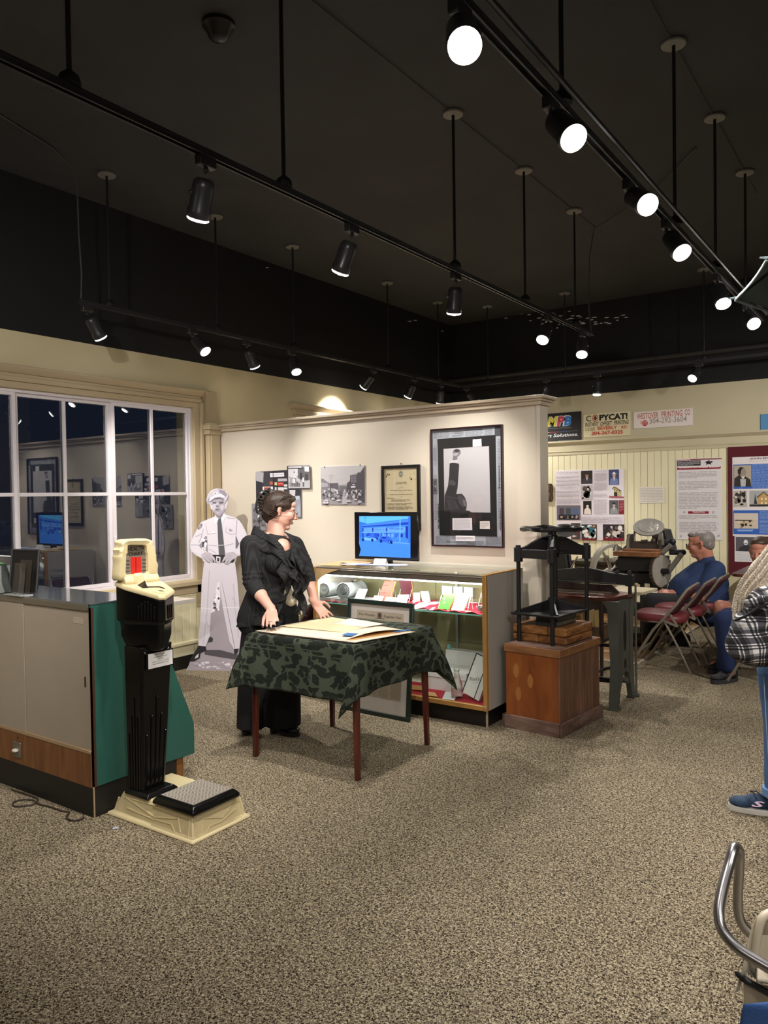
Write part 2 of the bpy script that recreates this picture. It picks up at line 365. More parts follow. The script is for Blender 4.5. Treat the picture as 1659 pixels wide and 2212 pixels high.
st('trim_14', MB().box(-4.6, -2.1, 6.945, 6.985, 0, .012), mat('pale_metal_edging', 'b9b0a0', .4, metal=.3), bevel=.003)
st('trim_15', MB().box(-2.12, -2.085, 6.945, YB-.1, 0, .012), MATS['pale_metal_edging'], bevel=.003)
# ================= track lighting =================
m_tblk = mat('black_track_metal', (.02, .02, .021), .38, spec=.6); m_rod = mat('black_rod', (.008, .008, .009), .6)
m_plate = mat('grey_ceiling_plate', (.22, .21, .19), .6); m_can = mat('black_lamp_can', (.025, .025, .027), .32, spec=.6)
m_bulb = mat('lit_lamp_lens', (1, .97, .93), .3, emit=40); m_rim = mat('lit_lens_rim', (1, .95, .88), .3, emit=2.5); m_chr = mat('small_screw_chrome', 'c8c8c8', .2, metal=1)
ZT = 3.0
def track(name, label, a, b, rods, wide=.036):
    a = V(a); b = V(b); t = thing(name, label, 'track light rail', (a.x, a.y, ZT))
    d = (b-a).normalized(); s_ = V((-d.y, d.x, 0)); mb = MB(); h = .022
    mb.bar(a+V((0, 0, .006)), b+V((0, 0, .006)), wide, .012)
    for q in (-1, 1): mb.bar(a+s_*(q*(wide/2-.004))+V((0, 0, -.008)), b+s_*(q*(wide/2-.004))+V((0, 0, -.008)), .008, .02)
    mb.build('rail', m_tblk, t, bevel=.0015, bseg=1)
    for (x, y) in rods:
        mb = MB(); mb.cyl((x, y, ZT+.012), (x, y, ZC), .0095, n=8); mb.lathe([(.012, .05), (.035, .03), (.04, .01), (.04, 0)], (x, y, ZT+.012), n=12)
        ro = mb.build('hanging_rod', m_rod, t)
        MB().lathe([(.062, 0), (.066, .004), (.066, .014), (.06, .018)], (x, y, ZC-.018), n=20).build('ceiling_plate', m_plate, ro)
    return t
track('track_rail', 'black track rail hanging nearest the window wall', (-5.0, 3.35, ZT), (-5.0, 9.0, ZT), [(-5.0, 3.60), (-5.0, 4.68), (-5.0, 5.68), (-5.0, 7.3), (-5.0, 8.42)])
track('track_rail', 'black track rail along the far back wall', (-4.97, 9.0, ZT), (2.2, 9.0, ZT), [(-4.6, 9.0), (-3.55, 9.0), (-1.95, 9.0), (.4, 9.0)])
track('track_rail', 'black track rail crossing the middle of the ceiling, above the cloth-covered table', (-2.45, -3.2, ZT), (-2.45, 6.86, ZT), [(-2.45, -2.0), (-2.45, -.3), (-2.45, 1.62), (-2.45, 2.73), (-2.45, 4.35), (-2.45, 5.42), (-2.45, 6.45)])
tr = track('track_rail', 'long black track rail on the right, running away from overhead', (-1.1, -3.2, ZT), (-1.1, 7.2, ZT), [(-1.1, -2.0), (-1.1, .8), (-1.1, 2.78), (-1.1, 4.40), (-1.1, 5.42), (-1.1, 6.48)])
MB().tube([(-1.045, -3.2, ZT+.02), (-1.045, 7.1, ZT+.02)], .011, 8).build('conduit', m_tblk, tr)
for x in (.6, 2.3): track('track_rail', 'black track rail over the far right side of the room' if x > 1 else 'black track rail over the right side of the room', (x, -3, ZT), (x, 7.5, ZT), [(x, -2), (x, 1), (x, 4), (x, 6.5)])
def lamp(label, X, Y, aim, group, L_=.20, pw=1.0, axis='y', ang=82):
    """one track spotlight: clip, stem, can, lens and its bulb; aim = direction of the beam"""
    piv = V((X, Y, ZT-.075)); aim = V(aim).normalized()
    t = thing('track_spotlight', label, 'spotlight', (X, Y, ZT-.02), group=group)
    mb = MB(); sx, sy = (.018, .045) if axis == 'y' else (.045, .018)
    mb.box(X-sx, X+sx, Y-sy, Y+sy, ZT-.062, ZT-.018); mb.build('clip', m_tblk, t, bevel=.004)
    MB().cyl((X, Y, ZT-.062), piv, .008, n=8).ell(piv, .014, 8).build('stem', m_tblk, t)
    lens = piv+aim*L_; base = piv+aim*.035; mb = MB()
    mb.lathe([(.0, 0), (.034, 0), (.044, .012), (.046, .03), (.046, .115), (.051, .125), (.051, L_-.035-.012), (.047, L_-.035-.006)], base, aim, 24, cap=False)
    mb.build('can', m_can, t, smooth=40)
    sd = frame_of(aim)[0]; MB().cyl(base+aim*.06+sd*.044, base+aim*.06+sd*.056, .007, n=8).build('knob', m_chr, t)
    MB().lathe([(.0475, -.010), (.0475, .001), (.040, .006), (.0385, .002)], lens, aim, 24, cap=False).build('lens_rim', m_rim, t)
    MB().lathe([(.0385, .0), (.033, .006), (.018, .010), (.001, .011)], lens, aim, 20, cap=False).build('lens', m_bulb, t)
    li = bpy.data.lights.new('bulb', 'SPOT'); li.energy = SPOT_W*pw; li.color = SPOT_COL; li.spot_size = R(ang); li.spot_blend = .75; li.shadow_soft_size = .035
    lo = bpy.data.objects.new('bulb', li); COL.objects.link(lo); lo.parent = t
    x, y, d = frame_of(-aim); M_ = Matrix((x, y, d)).transposed().to_4x4(); M_.translation = lens+aim*.02-ORG[t.name]; lo.matrix_local = M_
    return t
def lampx(label, X, pa, pl, group, near=True, pw=1.0, axis='y', ang=82):
    """lamp on rail whose clip is seen at pixel pa and whose lens is seen at pixel pl"""
    if axis == 'y': Y = at(pa[0], pa[1], Z=ZT-.04).y
    else: Y = X; X = at(pa[0], pa[1], Z=ZT-.04).x
    piv = V((X, Y, ZT-.075)); d = (at(pl[0], pl[1], Z=ZT-.1)-CAMP).normalized(); oc = CAMP-piv
    B = oc.dot(d); C_ = oc.length_squared-.04; D = B*B-C_
    tt = -B if D < 0 else -B-near*math.sqrt(D)
    return lamp(label, X, Y, CAMP+d*tt-piv, group, pw=pw, axis=axis, ang=ang)
G1, G2, G3, G4 = 'spotlights on the rail by the windows', 'spotlights on the back wall rail', 'spotlights on the middle rail', 'spotlights on the right rail'
LW = {445: (1.15, 100), 759: (1.1, 100)}
Ls = [((213, 660), (207, 710), 0, 'spotlight nearest the left end of the window-side rail'), ((432, 712), (438, 752), 1, 'second spotlight from the left on the window-side rail'),
 ((549, 738), (544, 776), 0, 'third spotlight from the left on the window-side rail'), ((630, 762), (638, 795), 1, 'dimmer spotlight tilted right, fourth on the window-side rail'),
 ((808, 800), (795, 823), 0, 'spotlight turned sideways toward the window wall, above the partition'), ((889, 820), (885, 848), 0, 'spotlight just right of the sideways-turned one above the partition'),
 ((952, 832), (951, 860), 0, 'last spotlight before the rail corner above the partition')]
for a, l, nr, lb in Ls: lampx(lb, -5.0, a, l, G1, .55 if nr else -.15, pw=1.3)
for a, l, lb in [((1023, 843), (1023, 862), 'spotlight mostly hidden by the top of the partition'), ((1168, 818), (1174, 850), 'spotlight above the right corner of the partition'), ((1285, 808), (1290, 836), 'spotlight above the black and cream printing signs'), ((1501, 782), (1497, 815), 'spotlight over the far right of the back wall')]:
    lampx(lb, 9.0, a, l, G2, .1 if a[0] < 1400 else .8, axis='x', pw=.9)
for a, l, nr, lb in [((445, 350), (435, 428), 0, 'nearest spotlight on the middle rail, at upper left'), ((759, 495), (745, 557), 0, 'spotlight angled left, second on the middle rail'), ((985, 597), (982, 652), 0, 'third spotlight on the middle rail, pointing straight down'),
    ((1176, 690), (1174, 728), 1, 'fourth spotlight on the middle rail'), ((1259, 722), (1257, 760), 1, 'last spotlight at the end of the middle rail')]: lampx(lb, -2.45, a, l, G3, .7 if nr else -.1, pw=LW.get(a[0], (1, 82))[0], ang=LW.get(a[0], (1, 82))[1])
for a, l, nr, lb in [((985, 30), (1004, 100), 1, 'glaring spotlight at the top of the picture'), ((1205, 225), (1240, 300), 1, 'spotlight on the right rail turned to show its can side-on'), ((1373, 400), (1400, 443), 1, 'glaring spotlight halfway along the right rail'),
    ((1452, 485), (1474, 547), 1, 'spotlight just past the halfway glare on the right rail'), ((1557, 600), (1563, 657), 1, 'spotlight on the right rail beside the umbrella tip'), ((1612, 665), (1629, 700), 1, 'farthest spotlight on the right rail, below the umbrella tip')]: lampx(lb, -1.1, a, l, G4, 1.0)
ORD = {}
for x, y, aim, pw in ((-2.45, -2.2, (.2, -.2, -1), .5), (-2.45, -.6, (-1, .75, -.5), 1.1), (-2.45, .9, (-1, .7, -.5), 1.2), (-1.1, -2.2, (.2, 0, -1), .5), (-1.1, -.6, (-.3, .5, -1), .6), (-1.1, .9, (-.5, .9, -.75), 1.3),
    (.6, -2, (0, 0, -1), .5), (.6, -.3, (-.3, .4, -1), .5), (.6, 1.5, (-.5, .7, -.8), .9), (.6, 3.4, (-.55, .8, -.7), 1.3), (.6, 5.0, (-.6, .9, -.62), 1.7), (.6, 6.6, (-.5, .9, -.6), 1.6), (2.3, -1.5, (-.3, 0, -1), .6), (2.3, 2.0, (-.6, .2, -.8), .8), (2.3, 5.2, (-.8, .8, -.6), 1.4)):
    lamp('black spotlight, %s behind the viewer along %s' % (ORD.setdefault(x, iter(('farthest', 'second farthest', 'third farthest', 'fourth farthest', 'nearly nearest', 'nearest'))).__next__(), {-2.45: 'the middle rail', -1.1: 'the right rail', .6: 'the rail beyond the right rail', 2.3: 'the farthest right rail'}[x]), x, y, aim, 'spotlights out of the picture', pw=pw, ang=95)
# cables and bits under the ceiling
m_cab = mat('grey_cable', (.05, .05, .048), .6)
def cable(label, pts, r=.004): return tag(MB().tube(pts, r, 6).build('cable', m_cab), label, 'cable')
p = at(175, 640, Z=3.0)
cable('thin grey cable dropping to the left end of the window-side rail', [(-5.0, 3.36, 3.02), (-5.0, 3.37, 3.2), (-5.01, 3.36, 3.5), (-5.0, 3.35, 3.8), (-4.98, 3.3, 3.93), (-4.9, 3.1, 3.985), (-4.7, 2.5, 3.99)], .006)
cable('thin grey cable dropping to the far end of the middle rail', [(-2.45, 6.84, 3.02), (-2.47, 6.84, 3.3), (-2.46, 6.84, 3.7), (-2.4, 6.8, 3.92), (-2.0, 6.6, 3.99), (-1.7, 6.3, 3.97), (-1.3, 5.8, 3.99)], .006)
for X_, lb in ((-2.45, 'straight wire clipped to the ceiling above the middle rail'), (-1.1, 'straight wire clipped to the ceiling above the right rail')):
    cable(lb, [(X_, 1.5, ZC-.008), (X_, 7.0, ZC-.008)], .003)
sp = at(472, 50, Z=ZC); t = thing('smoke_detector', 'round black smoke detector on the black ceiling', 'smoke detector', (sp.x, sp.y, ZC))
MB().lathe([(.085, 0), (.085, .02), (.07, .03), (.05, .075), (.03, .09), (.001, .092)], (sp.x, sp.y, ZC), (0, 0, -1), 24, cap=False).build('housing', mat('black_detector', (.012, .012, .013), .35), t)
MB().ell((sp.x+.035, sp.y, ZC-.07), .01, 8).ell((sp.x-.035, sp.y-.02, ZC-.07), .01, 8).build('sensor', m_chr, t)

rnd = random.Random(2); fk = MB()
fl_ = [((rnd.gauss(1245, 46) if k > 8 else rnd.uniform(1085, 1180)), 688+rnd.gauss(0, 8)) for k in range(48)]+[(577, 578), (885, 694), (897, 692), (955, 715)]
for px, py in fl_:
    w_ = rnd.uniform(3, 7); qs = [at(px+dx, py+dy-.12*dx, Y=YB-.012) for dx, dy in ((-w_, .6), (w_*.6, 1.2), (w_, -.4), (-w_*.3, -1.1))]
    if px > 1000: fk.add(qs, [(0, 1, 2, 3)])
    else: qs = [at(px+dx, py+dy, X=XL+.012) for dx, dy in ((-w_, .6), (w_*.6, 1.2), (w_, -.4), (-w_*.3, -1.1))]; fk.add(qs, [(0, 1, 2, 3)])
tag(fk.build('paint_flakes', mat('bare_white_plaster', (.75, .73, .68), .8), None, smooth=0, kind='stuff'), 'white chipped-paint flecks high on the black wall near the far corner', 'paint')
# ================= left: counter, scale, shelf, standee =================
m_green = mat('teal_green_laminate', '2b5a50', .45, var=.04, vs=3, bump=.05, bs=200); m_taupe = mat('taupe_sliding_door', 'a39685', .5, var=.03, vs=4)
m_walnut = wood('walnut_laminate', '8a5d38', '6a4325', .4, (9, 9, 1), 2.5); m_steel = mat('brushed_steel_edge', '8f887c', .35, metal=.7)
m_darkglass = mat('dark_glass_top', (.10, .11, .12), .04, spec=1.0, coat=.6); m_kick = mat('black_toe_kick', (.012, .011, .010), .5); m_wedge = mat('brown_edge_band', '4a3020', .5)
m_oak = wood('oak_post', '9a6c3c', '6b4422', .45, (10, 10, 1), 3)
t = thing('display_counter', 'showcase counter seen from behind, taupe sliding doors, teal green side panel', 'counter', (-3.9, 2.5, 0))
XC = -3.31; YC = 2.24; XCL = -5.25
prof = [(YC, .15), (YC, 1.045), (2.57, 1.045), (2.87, .31), (2.87, .14), (2.46, .15)]
MB().prism(prof, 'x', XC-.02, XC).build('side_panel', m_green, t, bevel=.0015, smooth=0, label='teal green slanted end panel')
MB().prism([(YC, .15), (YC, 1.03), (YC+.012, 1.03), (YC+.012, .15)], 'x', XC-.0205, XC+.0008).build('edge_band', m_wedge, t, smooth=0)
MB().box(XCL, XC-.021, YC+.02, 2.55, .32, 1.0).build('carcass', mat('dark_counter_inside', (.05, .045, .04), .7), t, smooth=0)
sl = MB().box(XCL, XC-.022, YC+.003, YC+.012, .325, 1.01); sl.build('sliding_door', m_taupe, t, bevel=.001)
MB().box(XCL, -3.905, YC-.004, YC+.002, .325, 1.01).build('sliding_door', m_taupe, t, bevel=.001)
MB().box(XCL, XC-.02, YC-.006, YC+.02, .145, .318).box(XCL, XC-.02, YC-.009, YC+.012, .312, .326, 1).build('apron', [m_walnut, mat('pale_wood_lip', 'a58a68', .5)], t)
MB().box(XCL, XC-.012, YC-.004, YC+.012, 0, .146).box(XC-.014, XC-.004, YC, YC+.5, 0, .149).build('toe_kick', m_kick, t, smooth=0)
MB().bar((XC-.004, YC-.002, 0), (XC-.006, YC-.002, .15), .006, .006).build('worn_corner', mat('bare_wood_edge', 'b09a78', .7), t)
MB().box(XCL, XC-.02, YC-.006, YC+.012, 1.012, 1.044).build('top_rail', m_steel, t, bevel=.002)
MB().box(XCL, XC+.002, YC-.004, 2.575, 1.044, 1.051).build('glass_top', m_darkglass, t, bevel=.001)
MB().prism([(2.572, 1.04), (2.578, 1.04), (2.872, .315), (2.866, .315)], 'x', XCL, XC-.02).build('slanted_front', m_darkglass, t, smooth=0)
MB().box(XCL, XC-.02, 2.45, 2.865, .145, .165).build('display_floor', m_taupe, t)
MB().box(XC-.06, XC-.012, 2.755, 2.80, 0, .142).box(XC-.4, XC-.06, 2.775, 2.795, 0, .142).box(XCL, XCL+.05, 2.755, 2.80, 0, .142).build('oak_foot', m_oak, t, bevel=.002)
sw = MB().box(-4.02, -3.945, YC-.014, YC-.006, .178, .262); so = sw.build('switch_plate', m_steel, t, bevel=.003)
MB().box(-3.995, -3.965, YC-.035, YC-.012, .213, .226).build('toggle', mat('ivory_toggle', 'e8e2d0', .4), so, bevel=.003)
MB().cyl((-3.978, YC-.007, .285), (-3.978, YC-.0095, .285), .006, n=10).build('screw', m_wedge, t)
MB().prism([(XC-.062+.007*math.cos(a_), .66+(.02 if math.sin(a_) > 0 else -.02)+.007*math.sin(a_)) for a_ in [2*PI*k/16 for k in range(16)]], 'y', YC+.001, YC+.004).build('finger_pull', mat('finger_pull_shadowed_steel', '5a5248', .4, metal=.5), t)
MB().box(-3.46, -3.38, YC+.0015, YC+.0035, .945, .975).build('tape_label', mat('faded_tape', 'b3a694', .6), t, smooth=0)
# cord on the floor
m_cord = mat('brown_cord', '3a3028', .6)
pts = [(25, 1705), (45, 1712), (75, 1722), (82, 1730), (70, 1738), (35, 1742), (27, 1736), (42, 1728), (70, 1728), (85, 1737), (110, 1743), (135, 1752), (150, 1754), (143, 1765), (155, 1772), (175, 1770), (182, 1763)]
pp = [at(x, y, Z=.006) for x, y in pts]; sm = []
for i in range(len(pp)-1):
    a0 = pp[max(0, i-1)]; a1 = pp[i]; a2 = pp[i+1]; a3 = pp[min(len(pp)-1, i+2)]
    for k in range(4):
        s_ = k/4; sm.append(.5*((2*a1)+(a2-a0)*s_+(2*a0-5*a1+4*a2-a3)*s_*s_+(3*a1-a0-3*a2+a3)*s_**3))
for q in sm:
    q.y = min(q.y, YC-.012); q.z = .006
tag(MB().tube(sm, .004, 6).build('cord', m_cord), 'brown electric cord coiled on the carpet by the counter', 'cord')
tag(MB().prism([(math.cos(a_)*.012*(1+.3*math.sin(3*a_)), math.sin(a_)*.016*(1+.3*math.cos(5*a_))) for a_ in [k*PI/6 for k in range(12)]], 'z', 0.002, .004).build('lint_scrap', mat('bluish_lint', 'b8c0c8', .8), None), 'tiny bluish white scrap on the carpet before the scale', 'scrap')
bpy.data.objects['lint_scrap'].location = at(249, 1789, Z=.002)
# things on the counter
def on_counter(x, y, z=1.051): return at(x, y, Z=z)
A, B_ = on_counter(20, 1279), on_counter(78, 1281); uu = (B_-A).normalized(); nn = V((uu.y, -uu.x, 0))
t = thing('sign_holder', 'black leaning sign board standing on the glass counter top', 'sign holder', tuple((A+B_)/2))
wd = (B_-A).length; up_ = V((0, 0, 1))*.235-nn*.03
mb = MB(); mb.add([A, B_, B_+up_, A+up_, A-nn*.012, B_-nn*.012, B_-nn*.012+up_, A-nn*.012+up_], [(0, 1, 2, 3), (7, 6, 5, 4), (0, 4, 5, 1), (1, 5, 6, 2), (2, 6, 7, 3), (3, 7, 4, 0)])
mb.build('board', mat('black_board', (.012, .011, .011), .35), t, bevel=.002)
mb = MB()
for (p0, p1) in ((A, B_), (A+up_, B_+up_), (A, A+up_), (B_, B_+up_)): mb.bar(p0+nn*.002, p1+nn*.002, .007, .006, up=nn)
mb.build('border', mat('dark_grey_border', (.05, .05, .05), .4), t)
MB().bar((A+B_)/2-nn*.013+V((0, 0, .12)), (A+B_)/2-nn*.07+V((0, 0, .003)), .03, .004).build('easel_leg', MATS['black_board'], t)
m_acr = mat('clear_acrylic', (.93, .95, .95), .03, trans=1, ior=1.3)
A, B_ = on_counter(26, 1284), on_counter(60, 1288); uu = (B_-A).normalized(); nn = V((uu.y, -uu.x, 0))
t = thing('brochure_holder', 'clear acrylic brochure holder in front of the black sign board', 'brochure holder', tuple((A+B_)/2))
mb = MB(); wv = uu*.115
for off, h in ((0, .17), (.035, .185)):
    a0 = A-nn*off; mb.add([a0, a0+wv, a0+wv+V((0, 0, h))-nn*.02, a0+V((0, 0, h))-nn*.02, a0-nn*.003, a0+wv-nn*.003, a0+wv+V((0, 0, h))-nn*.023, a0+V((0, 0, h))-nn*.023], [(0, 1, 2, 3), (7, 6, 5, 4), (0, 4, 5, 1), (1, 5, 6, 2), (2, 6, 7, 3), (3, 7, 4, 0)])
mb.build('pocket', m_acr, t, smooth=0)
mb = MB(); a0 = A+nn*.03-uu*.02; mb.add([a0, a0+uu*.16, a0+uu*.16-nn*.07, a0-nn*.07]+[p_+V((0, 0, .004)) for p_ in (a0, a0+uu*.16, a0+uu*.16-nn*.07, a0-nn*.07)], [(3, 2, 1, 0), (4, 5, 6, 7), (0, 1, 5, 4), (1, 2, 6, 5), (2, 3, 7, 6), (3, 0, 4, 7)])
mb.build('foot', mat('frosted_acrylic_foot', (.75, .76, .76), .2, trans=.6), t, smooth=0)
a0 = on_counter(-30, 1284); t = thing('donation_box', 'dark slanted box at the left edge on the counter top', 'box', tuple(a0))
MB().prism([(a0.x-.14, 1.052), (a0.x+.035, 1.052), (a0.x-.03, 1.20), (a0.x-.14, 1.20)], 'y', a0.y+.02, a0.y+.16).build('shell', mat('dark_green_black_box', (.012, .016, .012), .35), t, bevel=.002)
MB().box(a0.x-.12, a0.x+.075, a0.y-.012, a0.y+.0, 1.052, 1.062).build('ledge', mat('pale_plastic', 'b4aa98', .5), t, bevel=.002)
# window shelf on a brown bracket
sh = at(421, 1293, Z=.735); t = thing('wall_shelf', 'white edged shelf board on a dark wooden bracket below the window', 'shelf', (-5.3, 3.6, .70))
MB().box(-5.5, sh.x, 1.9, sh.y, .713, .735).box(sh.x-.002, sh.x+.006, 1.9, sh.y+.002, .706, .736, 1).build('board', [mat('pale_shelf_top', 'd8ccbe', .35), mat('grey_shelf_edge', 'b4afa8', .4)], t, bevel=.001)
for yb in (sh.y-.20, 2.2):
    mb = MB().prism([(-5.49, .71), (sh.x-.05, .71), (sh.x-.07, .66), (sh.x-.12, .645), (sh.x-.15, .60), (sh.x-.20, .57), (-5.49, .50)], 'y', yb-.02, yb+.02); mb.build('bracket', wood('dark_red_wood', '4a2418', '2e140c', .4), t, bevel=.003)
# ---------------- penny weighing scale ----------------
m_ivory = mat('ivory_enamel', 'd8c89c', .42, var=.05, vs=9, bump=.05, bs=60); m_enam = mat('black_gloss_enamel', (.004, .004, .004), .22, spec=.35, coat=.08)
t = thing('weighing_scale', 'old black penny weighing scale with ivory base and health chart head', 'scale', (-3.0, 2.45, 0))
def loft(mb, secs, mi=0):
    n = len(secs[0]); vs = [p for s_ in secs for p in s_]
    fs = [tuple(range(n))[::-1]]+[(i*n+k, i*n+(k+1) % n, (i+1)*n+(k+1) % n, (i+1)*n+k) for i in range(len(secs)-1) for k in range(n)]+[tuple(range((len(secs)-1)*n, len(secs)*n))]
    return mb.add(vs, fs, mi)
def rect(x0, x1, y0, y1, z): return [(x0, y0, z), (x1, y0, z), (x1, y1, z), (x0, y1, z)]
bs = MB(); loft(bs, [rect(-3.325, -2.695, 2.295, 2.665, .0), rect(-3.32, -2.70, 2.30, 2.66, .015), rect(-3.30, -2.715, 2.315, 2.645, .02), rect(-3.235, -2.735, 2.33, 2.63, .12), rect(-3.225, -2.745, 2.34, 2.62, .126)])
base = bs.build('base', m_ivory, t, bevel=.006)
def fy(x, z): return (x, 2.312+.018*z/.12-.001, z)      # points on the sloping long face
def fx(y, z): return (-2.712-.022*z/.12+.001, y, z)
rb = MB()
for ln in ([(-3.2, .098), (-2.98, .055), (-2.82, .085), (-2.80, .028)], [(-3.19, .055), (-2.99, .045), (-2.865, .05), (-2.835, .02)], [(-3.22, .10), (-2.98, .108)], [(-2.745, .018), (-2.745, .10)]):
    rb.tube([fy(*p_) for p_ in ln], .0042, 6)
for ln in ([(2.60, .10), (2.50, .05), (2.385, .085), (2.375, .02)], [(2.585, .06), (2.49, .035), (2.42, .04), (2.395, .018)], [(2.335, .018), (2.335, .10)], [(2.625, .02), (2.62, .09)]):
    rb.tube([fx(*p_) for p_ in ln], .0042, 6)
rb.tube([(-3.26, 2.325, .09), (-3.285, 2.325, .04)], .005, 6); rb.build('ridge', m_ivory, base)
pf = MB(); loft(pf, [rect(-2.985, -2.70, 2.305, 2.60, .122), rect(-2.985, -2.70, 2.305, 2.60, .142), rect(-2.965, -2.72, 2.325, 2.58, .162)]); pl_ = pf.build('platform', m_enam, t, bevel=.008, bseg=3)
m_grid = mat('grey_rubber_grid', '8a8378', .7); ns, L, b = nodes_of(m_grid); tc = ns.new('ShaderNodeTexCoord'); br = ns.new('ShaderNodeTexBrick'); L(tc.outputs['Object'], br.inputs[0])
br.inputs['Scale'].default_value = 1; br.inputs['Brick Width'].default_value = .022; br.inputs['Row Height'].default_value = .011; br.inputs['Mortar Size'].default_value = .0022; br.inputs['Color1'].default_value = (*srgb('5f5a52'), 1); br.inputs['Color2'].default_value = (*srgb('6a645a'), 1); br.inputs['Mortar'].default_value = (*srgb('b0a89a'), 1); L(br.outputs[0], b.inputs['Base Color'])
MB().box(-2.955, -2.728, 2.333, 2.572, .160, .1645).build('foot_mat', m_grid, pl_, smooth=0)
pz = MB(); loft(pz, [rect(-3.205, -3.03, 2.315, 2.50, .124), rect(-3.205, -3.03, 2.315, 2.50, .134), rect(-3.19, -3.045, 2.33, 2.485, .148)]); pz.build('plinth', m_enam, t, bevel=.004)
def sec(pxl, pxc, pxr, y, Y0):
    c_ = at(pxc, y, Y=Y0); l_ = at(pxl, y, Y=Y0); r_ = at(pxr, y, X=c_.x); return l_.x, c_.x, Y0, r_.y, c_.z
a = (-3.20, -3.088, 2.335, 2.475); b_ = (-3.175, -3.042, 2.31, 2.498)
cl = MB()
def csec(x0, x1, y0, y1, z, ch=.012): return [(x0, y0, z), (x1-ch, y0, z), (x1, y0+ch, z), (x1, y1-ch, z), (x1-ch, y1, z), (x0, y1, z)]
xa0, xa1, ya0, ya1 = a[0], a[1], a[2], a[3]; xb0, xb1, yb0, yb1 = b_[0], b_[1], b_[2], b_[3]
loft(cl, [csec(xa0, xa1, ya0, ya1, .146), csec(xb0, xb1, yb0, yb1, .85)])
col = cl.build('column', m_enam, t, bevel=.003)
rb = MB()
for k in range(5):      # fluting on the side and front faces
    f_ = .15+.7*k/4
    for zt_, top in ((.148, .60-.09*abs(k-2)),):
        def lerp(z): s_ = (z-.146)/.654; return xa0+(xb0-xa0)*s_, xa1+(xb1-xa1)*s_, ya0+(yb0-ya0)*s_, ya1+(yb1-ya1)*s_
        x0, x1, y0, y1 = lerp(zt_); X0_, X1_, Y0_, Y1_ = lerp(top)
        rb.tube([(x1+.0015, y0+(y1-y0)*f_, zt_), (X1_+.0015, Y0_+(Y1_-Y0_)*f_, top)], [.0035, .0035], 6); rb.ell((X1_+.001, Y0_+(Y1_-Y0_)*f_, top), .006, 8)
        rb.tube([(x0+(x1-x0)*f_, y0-.0015, zt_), (X0_+(X1_-X0_)*f_, Y0_-.0015, top)], .0035, 6)
tag(rb.build('fluting', m_enam, col), kind='stuff')
hx0, hx1 = -3.20, -2.935
zdk = lambda x: 1.092+.058*(hx1-x)/(hx1-hx0)
HP = [(-3.20, 2.288), (-3.125, 2.288), (-2.945, 2.338), (-2.935, 2.365), (-2.995, 2.468), (-3.11, 2.502), (-3.20, 2.502)]
def hsec(z, s=0, dz=None):
    cx_, cy_ = -3.09, 2.395; out = []
    for x, y in HP:
        xx = cx_+(x-cx_)*(1-s); yy = cy_+(y-cy_)*(1-s); out.append((xx, yy, z if dz is None else zdk(xx)+dz))
    return out
hd = MB(); loft(hd, [hsec(.835, .30), hsec(.90, .12), hsec(.965, .10), hsec(.975, .0), hsec(0, 0, -.012)])
head = hd.build('head', m_enam, t, bevel=.006)
rb = MB(); f0, f1 = V((-3.125, 2.286, 0)), V((-2.945, 2.336, 0))
for k in range(6):
    q_ = f0.lerp(f1, .40+.095*k); h_ = 1.04+.012*(3-abs(k-2.5)); rb.tube([(q_.x, q_.y, .985), (q_.x, q_.y, h_)], .0035, 6).ell((q_.x, q_.y, h_), .006, 8)
f0, f1 = V((-2.934, 2.367, 0)), V((-2.994, 2.469, 0))
for k in range(3):
    q_ = f0.lerp(f1, .3+.2*k); rb.tube([(q_.x, q_.y, .985), (q_.x, q_.y, 1.05)], .0035, 6)
tag(rb.build('head_fluting', m_enam, head), kind='stuff')
rb = MB(); cx = (yb0+yb1)/2
rb.tube([(xb1+.002, yb0+.012, .83), (xb1+.002, cx-.02, .745)], .0022, 6).tube([(xb1+.002, yb1-.03, .83), (xb1+.002, cx-.02, .745)], .0022, 6)
rb.build('chrome_chevron', m_chr, t)
# plaque on the column
pa, pb, pc = at(313, 1412, X=xb1+.014), at(367, 1400, X=xb1+.014), at(314, 1446, X=xb1+.014)
pq = MB().box(xb1-.002, xb1+.012, pa.y-.004, pb.y+.004, pc.z-.004, pa.z+.004).build('plaque_holder', m_enam, t, bevel=.002)
pr = Pr((xb1+.0125, 0, 0), (0, 1, 0), (0, 0, 1)); pr.rect(pa.y+.002, pc.z+.002, pb.y-.002, pa.z-.002, 'e9e6e4')
cm = (pa.y+pb.y)/2
for k, (tx, w_) in enumerate((('Mills Novelty Co.', .055), ('Coin Operated Weight Scale', .08), ('Circa 1938', .035), ('Originally located in the second floor', .10), ('lobby of the Metropolitan Theatre', .095))):
    pr.text(tx, cm, pa.z-.016-k*.0105, w=min(w_, (pb.y-pa.y)*.92), c='2a2a2a', center=True, bold=.01)
pr.build(pq)
# ivory deck with coin slot, lever
dk = MB()
loft(dk, [hsec(0, -.03, -.012), hsec(0, -.04, .0), hsec(0, .02, .012)])
deck = dk.build('deck', m_ivory, t, bevel=.003)
zk = lambda x: zdk(x)+.012; dz1 = 1.10
xm, ym = -3.06, 2.40
MB().add([(xm-.05, ym-.055, zk(xm-.05)), (xm+.0, ym-.065, zk(xm)), (xm+.01, ym-.04, zk(xm)), (xm-.03, ym-.03, zk(xm-.03)), (xm+.0, ym-.05, zk(xm)+.035)], [(0, 1, 4), (1, 2, 4), (2, 3, 4), (3, 0, 4), (3, 2, 1, 0)]).build('coin_pointer', mat('dark_brown_metal', '2a1f1a', .35), deck)
MB().tube([(xm+.0, ym-.04, zk(xm)+.004), (xm+.02, ym+.02, zk(xm+.02)+.004), (xm+.05, ym+.025, zk(xm+.05)+.003)], .003, 6).build('slot_bar', MATS['dark_brown_metal'], deck)
